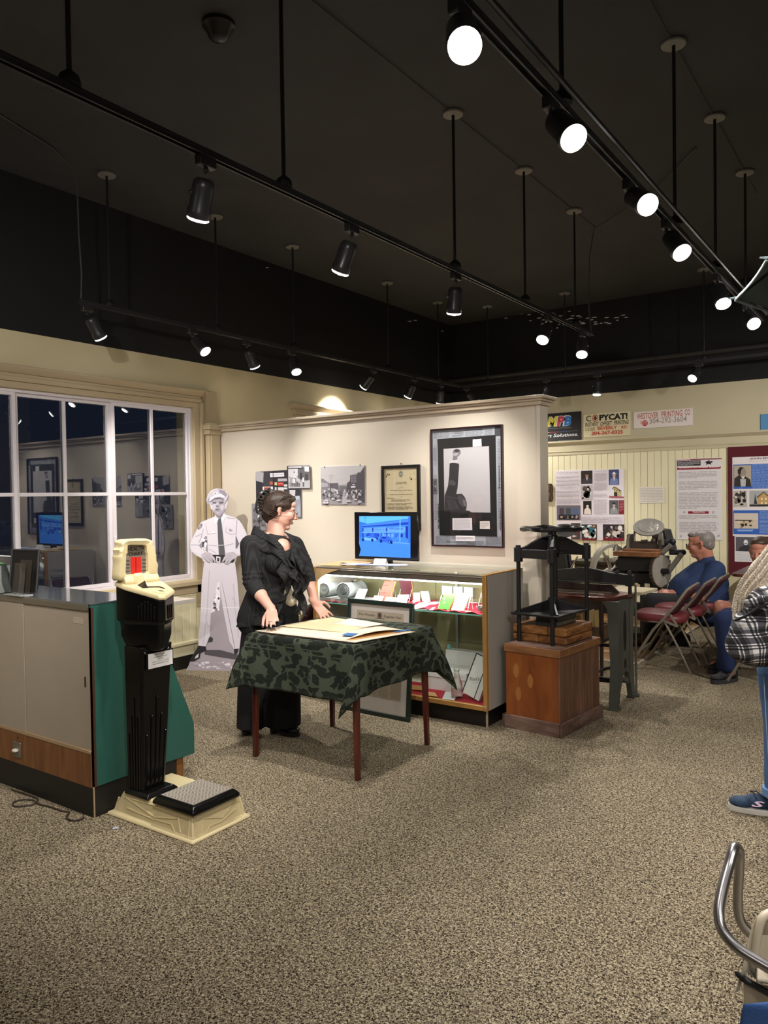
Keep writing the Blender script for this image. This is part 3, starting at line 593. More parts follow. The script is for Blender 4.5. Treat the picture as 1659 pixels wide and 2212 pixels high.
MB().add([(-3.01, 2.375, zk(-3.01)+.001), (-2.99, 2.383, zk(-2.99)+.001), (-2.975, 2.40, zk(-2.975)+.001), (-2.995, 2.395, zk(-2.995)+.001)], [(0, 1, 2, 3)]).build('coin_slot', m_kick, deck)
tag(MB().tube([(-3.0, 2.34, zk(-3.0)+.001), (-2.965, 2.352, zk(-2.965)+.001), (-2.955, 2.375, zk(-2.955)+.001), (-2.98, 2.42, zk(-2.98)+.001)], .0035, 6).tube([(-3.12, 2.305, zk(-3.12)), (-2.99, 2.335, zk(-2.99))], .003, 6).build('relief', m_ivory, deck), kind='stuff')
# upright health chart
xp = -3.17; K = (7.9, 230, 1140)
def yz(x, y, X): p_ = at(K[1]+x/K[0], K[2]+y/K[0], X=X); return (p_.y, p_.z)
outer = [(150, 905), (168, 600), (160, 480), (185, 470), (165, 365), (205, 345), (195, 240), (285, 195), (630, 182), (738, 222), (750, 320), (778, 342), (782, 430), (800, 455), (805, 585), (825, 600), (840, 640), (822, 690), (830, 850)]
inner = [(265, 803), (280, 450), (300, 440), (305, 300), (345, 288), (600, 288), (632, 320), (640, 425), (652, 435), (662, 772)]
outer = [yz(*p_, xp+.02) for p_ in outer]; inner = [yz(*p_, xp+.02) for p_ in inner]
ci = (sum(p_[0] for p_ in inner)/len(inner), sum(p_[1] for p_ in inner)/len(inner))
def resample(poly, n, c):
    out = []
    for k in range(n):
        a_ = 2*PI*k/n; dx, dy = math.cos(a_), math.sin(a_); best = None
        for i in range(len(poly)):
            (x1, y1), (x2, y2) = poly[i], poly[(i+1) % len(poly)]; ex, ey = x2-x1, y2-y1; den = dx*ey-dy*ex
            if abs(den) < 1e-12: continue
            tt = ((x1-c[0])*ey-(y1-c[1])*ex)/den; uu_ = ((x1-c[0])*dy-(y1-c[1])*dx)/den
            if tt > 0 and -1e-9 <= uu_ <= 1+1e-9 and (best is None or tt > best): best = tt
        out.append((c[0]+dx*best, c[1]+dy*best))
    return out
n = 72; ro = resample(outer, n, ci); ri = resample(inner, n, ci); vs = []
low = [(y, min(z, 1.20) if z < 1.19 else z) for y, z in ro]
for X_, rr in ((xp-.03, ro), (xp+.02, ro), (xp+.03, [(o[0]+(i[0]-o[0])*.3, o[1]+(i[1]-o[1])*.3) for o, i in zip(ro, ri)]), (xp+.024, ri), (xp+.002, ri)): vs += [(X_, y, z) for y, z in rr]
fs = [(r_*n+k, r_*n+(k+1) % n, (r_+1)*n+(k+1) % n, (r_+1)*n+k) for r_ in range(4) for k in range(n)]+[tuple(range(n))[::-1]]
cf = MB().add(vs, fs).build('chart_frame', m_ivory, t, smooth=50)
pr = Pr((xp+.003, 0, 0), (0, 1, 0), (0, 0, 1)); pr.poly([(y, z) for y, z in ro[::2]], '7d766b')
pr.crop(*K)
def tx(body, x0, x1, yb, h, c='1c1a18', **k_):
    a_ = pr.q(K[1]+x0/K[0], K[2]+yb/K[0]); e_ = pr.q(K[1]+x1/K[0], K[2]+yb/K[0]); pr.text(body, a_[0], a_[1], w=e_[0]-a_[0], h=h*.72/1000, c=c, bold=.03, **k_)
tx('HEALTH', 310, 600, 400, 27); tx('CHART', 325, 570, 486, 26)
pr.pp([(355, 500), (540, 493), (545, 790), (370, 790)], 'c8261c'); pr.pl([(450, 505), (452, 780)], .0025, '7a1712'); pr.pl([(380, 515), (388, 775)], .001, 'e0463a'); pr.pl([(520, 510), (524, 770)], .001, 'e0463a')
for k, (l_, r_) in enumerate((('Chest', 'Chest'), ('Waist', 'Waist'), ('Hips', 'Weight'), ('Height', 'Height'))):
    y = 575+k*62; tx(l_, 285, 342, y, 12, '2c2926'); tx(r_, 560, 628, y-15, 12, '2c2926')
pr.build(cf)
MB().prism([(xp-.03, 1.11), (xp+.03, 1.11), (xp+.045, 1.16), (xp+.03, 1.185), (xp-.03, 1.185)], 'y', 2.295, 2.495).build('hinge_block', m_ivory, deck, bevel=.008)
MB().prism([(xp+.03, 1.14), (xp+.055, 1.14), (xp+.045, 1.19), (xp+.03, 1.20)], 'y', ci[0]-.03, ci[0]+.02).build('crest', m_ivory, deck, bevel=.006)
t.location.x += .022
# ---------------- standee ----------------
A = at(402, 1448, Z=0); B_ = at(500, 1449, Z=0); U = V((B_-A)).normalized()
pr = Pr(A, U, (0, 0, 1), 3); K3 = (3.455, 380, 1000); K4 = (10.056, 380, 1030)
ol = [(300, 190), (262, 205), (240, 235), (228, 268), (236, 305), (258, 320), (262, 345), (276, 356), (292, 378), (288, 400), (228, 425), (190, 440), (160, 490), (130, 550), (103, 612), (112, 655), (150, 690), (192, 712), (212, 742), (205, 790), (192, 900), (186, 1080), (180, 1200), (168, 1300), (168, 1362), (150, 1400), (118, 1452), (98, 1505), (78, 1556),
      (505, 1556), (498, 1380), (490, 1290), (478, 1150), (468, 1000), (455, 850), (440, 745), (455, 700), (500, 680), (540, 600), (525, 520), (490, 450), (440, 410), (364, 382), (366, 350), (384, 330), (388, 275), (397, 250), (380, 218), (345, 195)]
uv = pr.qq(ol, *K3); uv = [(u, max(0, v)) for u, v in uv]
o = thing('standee', 'life-size black and white cardboard standee of an officer in cap and tie', 'cardboard cutout', tuple(A))
NB = -pr.N
vs = [pr.O+pr.U*u+pr.W*v for u, v in uv]; n = len(vs); vs += [p_+NB*.007 for p_ in vs]
MB().add(vs, [tuple(range(n))[::-1], tuple(range(n, 2*n))]+[(i, (i+1) % n, (i+1) % n+n, i+n) for i in range(n)]).build('board', mat('white_cardboard', 'd9d6da', .7), o, smooth=0)
MB().add([pr.O+pr.U*.2+NB*.007, pr.O+pr.U*.34+NB*.007, pr.O+pr.U*.34+NB*.2, pr.O+pr.U*.2+NB*.2, pr.O+pr.U*.24+NB*.007+V((0, 0, .8)), pr.O+pr.U*.3+NB*.007+V((0, 0, .8))], [(0, 1, 2, 3), (0, 3, 4), (1, 5, 2), (3, 2, 5, 4)]).build('easel_back', MATS['white_cardboard'], o, smooth=0)
pr.poly(uv, 'd5cfd8'); pr.crop(*K3)
G = pr.pp
G([(168, 1362), (250, 1300), (250, 1080), (310, 880), (330, 900), (440, 1390), (498, 1380), (505, 1552), (78, 1552), (98, 1505), (150, 1400)], 'a0979f')       # ground
pr.blobs(*pr.q(380+110/3.455, 1000+1540/3.455), *pr.q(380+480/3.455, 1000+1480/3.455), 60, ['b0a8b2', 'd8d2da', '9c949e'], .05, .4)
G([(215, 1395), (330, 1395), (495, 1440), (495, 1475), (330, 1450), (215, 1430)], '4f4a50')   # printed shadow bar on the photographed ground
G([(300, 900), (325, 880), (333, 1000), (322, 1090), (262, 1120), (285, 1000)], 'e4dfe6'); pr.blobs(*pr.q(380+270/3.455, 1000+1110/3.455), *pr.q(380+328/3.455, 1000+900/3.455), 26, ['3c383e', '8a848c', 'f0ecf2'], .18)
G([(213, 742), (440, 745), (458, 870), (468, 1010), (478, 1150), (492, 1300), (488, 1385), (436, 1392), (400, 1330), (370, 1180), (345, 1050), (325, 880), (312, 880), (290, 1000), (262, 1120), (252, 1290), (222, 1368), (170, 1364), (168, 1300), (180, 1200), (188, 1080), (194, 900), (206, 800)], 'd0c9d2')   # trousers
for l_ in ([(345, 900), (385, 1100), (440, 1380)], [(250, 800), (235, 1100), (205, 1350)], [(430, 900), (440, 1080), (470, 1300)], [(420, 1000), (455, 1060)], [(230, 1180), (245, 1230)]): pr.pl(l_, .006, 'b3abb6')
pr.pl([(187, 1082), (245, 1085), (262, 1085)], .004, 'f2eff4'); pr.pl([(350, 1080), (470, 1080)], .004, 'f2eff4')
G([(228, 1372), (250, 1300), (262, 1296), (278, 1310), (275, 1332), (240, 1340)], '3a373b')
G([(168, 1362), (225, 1370), (228, 1400), (185, 1420), (180, 1455), (140, 1480), (103, 1482), (112, 1455), (150, 1398)], '232124'); G([(150, 1440), (172, 1420), (168, 1450), (140, 1462)], 'c8c4ca')
G([(434, 1388), (470, 1385), (460, 1420), (436, 1430)], '2b292c')
pr.crop(*K4)
G([(560, 1010), (700, 920), (830, 870), (940, 1000), (1040, 790), (1120, 850), (1300, 890), (1390, 960), (1500, 1190), (1560, 1380), (1480, 1560), (1420, 1690), (1260, 1700), (1250, 1860), (620, 1840), (570, 1760), (400, 1640), (305, 1480), (360, 1340)], 'd9d3dc')  # shirt
G([(640, 1290), (680, 1290), (700, 1640), (640, 1600), (620, 1620), (560, 1560), (510, 1480), (560, 1420)], '8f8893'); pr.blobs(*pr.q(380+560/10.056, 1030+1620/10.056), *pr.q(380+690/10.056, 1030+1320/10.056), 16, ['efeaf0', '4a454c', 'ffffff'], .22)
G([(1300, 1260), (1380, 1460), (1330, 1560), (1300, 1560)], '6e6872')
for l_, w_ in (([(650, 1020), (690, 1250), (860, 1230)], .004), ([(300, 1480), (500, 1480), (560, 1560)], .006), ([(1330, 930), (1310, 1260)], .007), ([(1090, 1200), (1180, 1250), (1300, 1240)], .005), ([(690, 1480), (900, 1500)], .004), ([(1060, 1500), (1250, 1450)], .005), ([(1380, 1450), (1450, 1350)], .006), ([(600, 1130), (560, 1300), (500, 1440)], .006), ([(1120, 890), (1290, 910)], .007), ([(720, 1560), (880, 1660)], .004), ([(430, 1300), (560, 1240)], .005), ([(1100, 1080), (1080, 1200)], .004)): pr.pl(l_, w_, 'a79fac')
G([(470, 1130), (560, 1010), (585, 1030), (560, 1100), (500, 1150)], '77717b'); G([(500, 1120), (545, 1060), (560, 1075), (520, 1125)], 'b8b2bc')
G([(840, 1000), (830, 870), (930, 920), (870, 1020)], 'ece7ee'); G([(1040, 790), (1090, 850), (1010, 1020), (975, 930)], 'ece7ee')
G([(930, 905), (985, 910), (990, 950), (1050, 1470), (1075, 1680), (1020, 1740), (940, 1720), (925, 1500), (905, 1000)], '55545a'); G([(930, 1478), (1052, 1472), (1055, 1490), (930, 1496)], 'b9b5bd')
G([(1170, 1120), (1240, 1150), (1210, 1190), (1150, 1170)], 'a8a2ac'); G([(760, 1240), (800, 1160), (860, 1220)], 'ebe6ec')
G([(800, 1690), (1100, 1700), (1290, 1800), (1240, 1860), (800, 1850), (740, 1780)], '2b292d'); G([(880, 1725), (975, 1740), (968, 1865), (885, 1860)], 'd9d5dc'); G([(902, 1755), (950, 1762), (945, 1838), (903, 1835)], '2b292d')
for hand in ([(555, 1700), (640, 1640), (760, 1660), (850, 1760), (880, 1860), (850, 1850), (790, 1780), (815, 1860), (780, 1840), (740, 1790), (740, 1860), (700, 1855), (650, 1810), (570, 1750)],
             [(1330, 1700), (1250, 1630), (1110, 1660), (1040, 1760), (1000, 1850), (1030, 1850), (1090, 1790), (1060, 1890), (1090, 1890), (1150, 1810), (1110, 1905), (1150, 1890), (1230, 1800), (1320, 1760)]):
    G(hand, 'bcb4be'); pr.pl(hand, .002, '6c6670')
for l_ in ([(690, 1700), (790, 1790)], [(650, 1720), (740, 1800)], [(620, 1730), (700, 1840)], [(1180, 1690), (1090, 1790)], [(1220, 1710), (1140, 1810)]): pr.pl(l_, .003, '857e88')
G([(780, 560), (760, 620), (790, 700), (830, 770), (870, 830), (960, 900), (1030, 800), (1070, 690), (1120, 640), (1100, 580), (1060, 560), (1060, 470), (780, 500)], 'a39ca6')   # face
G([(850, 800), (950, 850), (1030, 770), (1035, 800), (960, 905), (870, 840)], '857e88')
G([(800, 600), (880, 590), (905, 640), (850, 700), (830, 760), (800, 700)], 'c2bbc5'); G([(960, 640), (1010, 600), (1050, 620), (1040, 700), (990, 740)], 'c2bbc5')
G([(745, 600), (800, 620), (800, 710), (770, 690)], 'd0c9d2'); G([(1075, 590), (1125, 600), (1110, 680), (1065, 700)], 'cbc4ce')
G([(800, 545), (890, 550), (880, 585), (810, 575)], '625c65'); G([(940, 545), (1040, 535), (1030, 580), (950, 585)], '625c65'); G([(880, 560), (940, 560), (935, 640), (885, 640)], 'b7b0ba'); G([(870, 625), (940, 620), (930, 650), (880, 650)], '6f6972')
G([(865, 705), (950, 700), (945, 722), (875, 725)], '5f5962'); G([(880, 770), (960, 765), (950, 790), (890, 790)], 'b9b2bc')
G([(665, 520), (690, 430), (760, 330), (860, 265), (960, 255), (1060, 290), (1130, 370), (1145, 430), (1110, 500), (1065, 560), (1030, 480), (930, 450), (820, 490), (740, 540), (745, 605), (690, 570)], 'bdb6c1')   # cap
G([(740, 540), (760, 450), (850, 400), (980, 370), (1060, 410), (1075, 450), (940, 430), (830, 460)], 'd9d3dc'); G([(760, 520), (850, 455), (960, 440), (1040, 470), (1060, 520), (940, 470), (840, 480), (780, 530)], '77707a')
G([(690, 510), (740, 430), (720, 590), (690, 560)], '958e99'); G([(940, 270), (1060, 300), (1120, 380), (1090, 440), (1000, 370), (950, 340)], '8d8690'); G([(815, 345), (905, 325), (915, 375), (830, 395)], 'e2dde5'); G([(840, 352), (885, 345), (885, 370), (845, 378)], '8b848e')
pr.build(o)
# ================= middle: card table, cloth, papers =================
def clearmat(name, tint=(1, 1, 1)):
    m = bpy.data.materials.new(name); m.use_nodes = True; MATS[name] = m; nt = m.node_tree; nt.nodes.clear(); ns = nt.nodes; L = nt.links.new
    o = ns.new('ShaderNodeOutputMaterial'); mx = ns.new('ShaderNodeMixShader'); tr = ns.new('ShaderNodeBsdfTransparent'); tr.inputs[0].default_value = (*tint, 1)
    gl = ns.new('ShaderNodeBsdfGlossy'); gl.inputs['Roughness'].default_value = .02; lw = ns.new('ShaderNodeLayerWeight'); lw.inputs[0].default_value = .5
    pw = ns.new('ShaderNodeMath'); pw.operation = 'POWER'; pw.inputs[1].default_value = 4.5; L(lw.outputs['Facing'], pw.inputs[0]); ma = ns.new('ShaderNodeMath'); ma.operation = 'MULTIPLY_ADD'; ma.inputs[1].default_value = .8; ma.inputs[2].default_value = .03; L(pw.outputs[0], ma.inputs[0])
    L(ma.outputs[0], mx.inputs[0]); L(tr.outputs[0], mx.inputs[1]); L(gl.outputs[0], mx.inputs[2]); L(mx.outputs[0], o.inputs[0]); return m
m_clear = clearmat('clear_sheet_glass', (.96, .985, .97)); m_clear2 = clearmat('picture_glass', (.99, .99, .99))
m_edge = mat('green_glass_edge', '86bfae', .15, spec=.8)
m_mahog = wood('mahogany', '5e2418', '3c130c', .3, (10, 10, 1), 3, coat=.3)
TX0, TX1, TY0, TY1, TZ = -3.295, -2.505, 3.30, 4.065, .742
t = thing('card_table', 'square card table with dark red wooden legs under the green cloth', 'table', (-2.9, 3.68, 0))
MB().box(TX0, TX1, TY0, TY1, TZ-.02, TZ).build('tabletop', m_mahog, t, bevel=.004)
MB().box(TX0+.03, TX1-.03, TY0+.03, TY0+.05, TZ-.08, TZ-.02).box(TX0+.03, TX1-.03, TY1-.05, TY1-.03, TZ-.08, TZ-.02).box(TX0+.03, TX0+.05, TY0+.05, TY1-.05, TZ-.08, TZ-.02).box(TX1-.05, TX1-.03, TY0+.05, TY1-.05, TZ-.08, TZ-.02).build('apron', m_mahog, t)
for x, y in ((-3.28, 3.315), (-2.525, 3.33), (-2.52, 4.045), (-3.27, 4.04)):
    sx = 1 if x < -3 else -1; sy = 1 if y < 3.7 else -1
    mb = MB(); a0 = .0135; a1 = .0185; xt, yt = x+sx*.012, y+sy*.012
    loft(mb, [[(x-a0, y-a0, 0), (x+a0, y-a0, 0), (x+a0, y+a0, 0), (x-a0, y+a0, 0)], [(xt-a1, yt-a1, TZ-.02), (xt+a1, yt-a1, TZ-.02), (xt+a1, yt+a1, TZ-.02), (xt-a1, yt+a1, TZ-.02)]])
    mb.build('leg', m_mahog, t, bevel=.004)
# cloth
m_cloth = mat('dark_green_damask', '3c4236', .85, spec=.2); ns, L, b = nodes_of(m_cloth)
uvn = ns.new('ShaderNodeAttribute'); uvn.attribute_name = 'weave'
nz = ns.new('ShaderNodeTexNoise'); nz.inputs['Scale'].default_value = 9.0; nz.inputs['Detail'].default_value = 2; L(uvn.outputs['Vector'], nz.inputs['Vector'])
mxv = ns.new('ShaderNodeMix'); mxv.data_type = 'RGBA'; mxv.inputs[0].default_value = .16; L(uvn.outputs['Vector'], mxv.inputs[6]); L(nz.outputs['Color'], mxv.inputs[7])
vo = ns.new('ShaderNodeTexVoronoi'); vo.inputs['Scale'].default_value = 17; vo.inputs['Randomness'].default_value = .75; L(mxv.outputs[2], vo.inputs['Vector'])
r1 = ramp(ns, [(.0, (0, 0, 0)), (.50, (.0, .0, .0)), (.54, (1, 1, 1))]); L(vo.outputs['Distance'], r1.inputs[0])
v2 = ns.new('ShaderNodeTexVoronoi'); v2.feature = 'DISTANCE_TO_EDGE'; v2.inputs['Scale'].default_value = 40; L(mxv.outputs[2], v2.inputs['Vector'])
r2 = ramp(ns, [(.02, (1, 1, 1)), (.06, (0, 0, 0))]); L(v2.outputs['Distance'], r2.inputs[0])
sep = ns.new('ShaderNodeSeparateXYZ'); L(uvn.outputs['Vector'], sep.inputs[0])
# border bands run a fixed distance in from the hem (z of the weave coordinate = distance from hem)
rb_ = ramp(ns, [(0, (.2, .2, .2)), (.045, (.2, .2, .2)), (.05, (0, 0, 0)), (.56, (0, 0, 0)), (.57, (1, 1, 1)), (.585, (0, 0, 0)), (.62, (0, 0, 0)), (.63, (1, 1, 1)), (.645, (0, 0, 0))], 'CONSTANT'); 
mth = ns.new('ShaderNodeMath'); mth.operation = 'MULTIPLY'; mth.inputs[1].default_value = 2.5; L(sep.outputs[2], mth.inputs[0]); L(mth.outputs[0], rb_.inputs[0])
ad = ns.new('ShaderNodeMath'); ad.operation = 'MAXIMUM'; L(r1.outputs[0], ad.inputs[0]); L(rb_.outputs[0], ad.inputs[1])
ad2 = ns.new('ShaderNodeMath'); ad2.operation = 'MULTIPLY_ADD'; ad2.inputs[1].default_value = .25; L(r2.outputs[0], ad2.inputs[0]); L(ad.outputs[0], ad2.inputs[2])
rc = ramp(ns, [(0, srgb('1d211c')), (.25, srgb('272b25')), (1, srgb('434a3d'))]); L(ad2.outputs[0], rc.inputs[0]); L(rc.outputs[0], b.inputs['Base Color'])
bp = ns.new('ShaderNodeBump'); bp.inputs['Strength'].default_value = .2; bp.inputs['Distance'].default_value = .002; L(ad2.outputs[0], bp.inputs['Height']); L(bp.outputs[0], b.inputs['Normal'])
ov = dict(l=.30, r=.27, f=.31, k=.30); zc = TZ+.004; vs = []; wv = []; N = 110; NX = 110
W_ = TX1-TX0; D_ = TY1-TY0
def sm01(x): x = max(0, min(1, x)); return x*x*(3-2*x)
for j in range(N+1):
    for i in range(NX+1):
        s_ = -ov['l']+(W_+ov['l']+ov['r'])*i/NX; q = -ov['f']+(D_+ov['f']+ov['k'])*j/N
        dx = max(0, -s_, s_-W_); dy = max(0, -q, q-D_); sgx = -1 if s_ < 0 else 1; sgy = -1 if q < 0 else 1
        x = TX0+min(max(s_, 0), W_); y = TY0+min(max(q, 0), D_); z = zc
        mn, mxx = min(dx, dy), max(dx, dy)
        if dx > 0 and dy > 0: sf = .035; dd_ = abs(dx-dy); rr_ = (math.sqrt(dd_*dd_+sf*sf)-dd_)*.5*min(1, mn/.05); mn = max(0, mn-rr_); mxx = mxx+rr_*.4
        if dx > 0 or dy > 0:
            drop = (mxx-mn)*1.0+mn*1.30
            fold = mn*.62
            if dx > 0 and dy > 0:
                if sgx > 0 and sgy < 0: ox, oy = -.35, -.55       # near corner folds against the front
                elif sgx < 0 and sgy < 0: ox, oy = -.30, -.45
                elif sgx > 0 and sgy > 0: ox, oy = .35, .85
                else: ox, oy = -.7, .7
                x += ox*fold; y += oy*fold; drop = (mxx-mn)*.99+mn*(1.5 if (sgx > 0 and sgy > 0) else (1.05 if (sgx < 0 and sgy < 0) else 1.22))
                # the side panels bulge around the hanging cone
                bl = (dx-dy)/(dx+dy); x += sgx*(.012+.035*sm01(dx/.2)*(.4+.6*sm01(.5+bl*.9))); y += sgy*(.012+.035*sm01(dy/.2)*(.4+.6*sm01(.5-bl*.9)))
            elif dx > 0:
                x += sgx*(.010*sm01(dx/.02)+.05*dx+.012*math.sin(q*17+1)*sm01(dx/.25)+.02*sm01(dx/.2)*(sm01(1-q/.15)+sm01(1-(D_-q)/.15)))
            else:
                y += sgy*(.010*sm01(dy/.02)+.05*dy+.012*math.sin(s_*15)*sm01(dy/.25)+.02*sm01(dy/.2)*(sm01(1-s_/.15)+sm01(1-(W_-s_)/.15)))
            z = zc-drop+.004*math.cos(min(drop, .01)/.01*PI/2)
        else:
            z = zc+.0015*math.sin(s_*23)*math.sin(q*19)
        vs.append((x, y, z)); hem = min(s_+ov['l'], W_+ov['r']-s_, q+ov['f'], D_+ov['k']-q); wv.append((s_, q, max(0, hem)))
w = NX+1
mb = MB().add(vs, [(j*w+i, j*w+i+1, (j+1)*w+i+1, (j+1)*w+i) for j in range(N) for i in range(NX)])
cl = mb.build('tablecloth', m_cloth, None, smooth=180, solid=.0025, label='dark green leaf-patterned tablecloth draped over the card table', cat='tablecloth')
atr = cl.data.attributes.new('weave', 'FLOAT_VECTOR', 'POINT'); atr.data.foreach_set('vector', [c for p_ in wv for c in p_])
# papers on the table
def sheet(name, label, cat, pts, z, th, m, bow=0, n=10, group=None, curl=None):
    """a paper quad (four plan corners) with a little bow"""
    A_, B2, C2, D2 = [V((p_[0], p_[1], 0)) for p_ in pts]
    def fn(u, v):
        p_ = (A_*(1-u)+B2*u)*(1-v)+(D2*(1-u)+C2*u)*v
        zz = z+bow*math.sin(PI*u)*math.sin(PI*v)+(curl(u, v) if curl else 0); return (p_.x, p_.y, zz)
    mb = MB().grid(fn, n, n); o = mb.build(name, m, None, smooth=60, label=label, cat=cat, group=group)
    md = o.modifiers.new('solid', 'SOLIDIFY'); md.thickness = th; md.offset = 1; return o
m_pap = mat('cream_paper', 'e6dac4', .7, var=.03, vs=4); m_man = mat('manila_folder_card', 'd9c6a0', .65, var=.03, vs=4); m_white = mat('white_paper', 'e4e2e4', .6); m_kraft = mat('orange_kraft_card', 'c99a62', .65)
ztop = zc+.0045
sheet('portfolio', 'dark bottom sheet under the pile of papers', 'folder', [(-3.235, 3.315), (-2.535, 3.335), (-2.46, 3.80), (-3.21, 3.93)], ztop, .002, mat('dark_mount_card', '3a2a22', .6))
sheet('mount_board', 'large cream board, bottom of the paper pile', 'paper', [(-3.28, 3.33), (-2.54, 3.345), (-2.43, 3.79), (-3.22, 3.92)], ztop+.003, .002, m_pap)
sheet('paper_folder', 'large cream paper folder lying open edge up on the table', 'folder', [(-3.25, 3.34), (-2.62, 3.36), (-2.50, 3.79), (-3.20, 3.95)], ztop+.0055, .002, m_pap, .002, curl=lambda u, v: .022*max(0, (u-.5)*2)**2*math.sin(PI*v))
sheet('kraft_sheet', 'orange-brown sheet peeking out of the paper folder', 'paper', [(-2.70, 3.37), (-2.585, 3.375), (-2.47, 3.78), (-2.56, 3.80)], ztop+.0055, .001, m_kraft)
sheet('manila_folder', 'yellowish folder on top of the paper pile', 'folder', [(-3.24, 3.50), (-2.75, 3.52), (-2.73, 3.84), (-3.18, 3.93)], ztop+.013, .0015, mat('pale_yellow_folder', 'dccfa6', .6), .003)
sheet('loose_sheet', 'thin sheet lying across the yellowish folder', 'paper', [(-3.0, 3.72), (-2.74, 3.70), (-2.70, 3.86), (-3.02, 3.93)], ztop+.0175, .0008, m_pap)
sheet('blue_card', 'small bright blue card on the corner of the papers', 'card', [(-2.68, 3.405), (-2.615, 3.41), (-2.625, 3.49), (-2.70, 3.485)], ztop+.0215, .001, mat('blue_card_ink', '2f6fb4', .5))
sheet('blue_card', 'slip of blue paper at the right edge of the papers', 'card', [(-2.53, 3.70), (-2.505, 3.70), (-2.47, 3.80), (-2.50, 3.80)], ztop+.009, .001, MATS['blue_card_ink'])
# ---------------- glass display case ----------------
CX0, CX1, CY0, CY1, CZ0, CZ1 = -3.815, -2.335, 4.50, 5.075, .125, 1.025
m_gold = mat('gold_anodised_frame', 'b08348', .4, metal=.15, var=.05, vs=6); m_glam = mat('grey_laminate', 'a8a49c', .45, var=.02, vs=3); m_silv = mat('grey_bronze_rail', '8a8378', .3, metal=.75)
m_olive = mat('olive_sliding_panel', '8f8a66', .35, var=.05, vs=3); m_red = mat('red_felt', 'b01f34', .85, bump=.4, bs=14); m_deck = mat('pale_case_floor', 'c9c2b4', .5)
t = thing('display_case', 'lit glass display case with gold edging, grey end panel and black plinth', 'display case', (-3.08, 4.79, 0))
MB().box(CX1-.02, CX1, CY0+.03, CY1, CZ0, CZ1-.002).build('end_panel', m_glam, t, bevel=.002, label='grey laminate end panel')
MB().box(CX0, CX0+.02, CY0+.03, CY1, CZ0, CZ1-.002).build('end_panel', m_glam, t, bevel=.002)
for xa in (CX0, CX1-.03): MB().box(xa, xa+.03, CY0, CY0+.03, CZ0, CZ1).build('corner_post', m_gold, t, bevel=.003)
MB().box(CX0+.03, CX1-.03, CY0, CY0+.03, CZ0, CZ0+.032).build('bottom_rail', m_gold, t, bevel=.003)
MB().box(CX1-.032, CX1+.001, CY0+.03, CY1, CZ1-.006, CZ1+.001).build('top_edging', m_gold, t)
MB().box(CX0+.03, CX1-.03, CY0+.005, CY0+.05, CZ1-.055, CZ1-.002).box(CX0+.03, CX1-.03, CY0, CY0+.02, CZ1-.022, CZ1-.014).build('top_rail', m_silv, t, bevel=.003)
MB().box(CX0+.03, CX1-.03, CY0+.012, CY0+.016, CZ0+.03, CZ1-.05).build('front_glass', m_clear, t, smooth=0)
MB().box(CX0, CX1-.032, CY0+.02, CY1, CZ1-.001, CZ1+.005).build('top_glass', m_clear, t, smooth=0)
MB().box(CX0+.02, CX1-.02, CY0+.03, CY1-.01, CZ0+.0, CZ0+.02).build('case_floor', m_deck, t, smooth=0)
MB().box(CX0+.02, -3.05, CY1-.03, CY1-.02, CZ0+.02, CZ1-.03).build('sliding_panel', m_olive, t, smooth=0)
MB().box(-3.1, CX1-.02, CY1-.018, CY1-.008, CZ0+.02, CZ1-.03).build('sliding_panel', m_olive, t, smooth=0)
sh_z = .752
s_ = MB().box(CX0+.025, CX1-.025, CY0+.05, CY1-.04, sh_z-.008, sh_z).build('glass_shelf', m_clear, t, smooth=0)
MB().box(CX0+.025, CX1-.025, CY0+.047, CY0+.0505, sh_z-.0085, sh_z+.0005).build('glass_edge', m_edge, s_, smooth=0)
for x in (-3.44, -2.86):
    MB().bar((x, CY1-.045, sh_z-.009), (x, CY0+.12, sh_z-.009), .012, .018).bar((x, CY1-.035, CZ0+.02), (x, CY1-.035, CZ1-.05), .02, .012).build('shelf_bracket', mat('silver_standard', 'b8bcc0', .3, metal=.8), t)
MB().box(CX0+.06, CX1-.04, CY0+.07, CY1-.04, 0, CZ0).build('plinth', mat('dark_brown_plinth', '1c1512', .5), t, smooth=0)
MB().box(CX1-.044, CX1-.034, CY0+.065, CY0+.078, 0, CZ0).build('plinth_corner', mat('pale_corner_strip', 'b7ab92', .5), t)
MB().cyl((CX1-.015, CY0-.001, CZ0+.028), (CX1-.015, CY0-.005, CZ0+.028), .009, n=14).build('lock', mat('silver_lock', 'd6d2cc', .3, metal=.6), t, bevel=.001)
MB().cyl((CX0+.06, CY0+.058, CZ1-.062), (CX1-.05, CY0+.058, CZ1-.062), .011, n=12).build('strip_light', mat('lit_tube', (1, 1, .96), .4, emit=5), t)
for xx in (CX0+.25, -3.08, CX1-.25):
    li = bpy.data.lights.new('tube_glow', 'AREA'); li.shape = 'RECTANGLE'; li.size = .46; li.size_y = .03; li.energy = 3.0; li.color = (.97, 1, .97)
    lo = bpy.data.objects.new('tube_glow', li); COL.objects.link(lo); lo.parent = t; lo.location = V((xx, CY0+.075, CZ1-.075))-ORG[t.name]; lo.rotation_euler = (R(28), 0, 0)
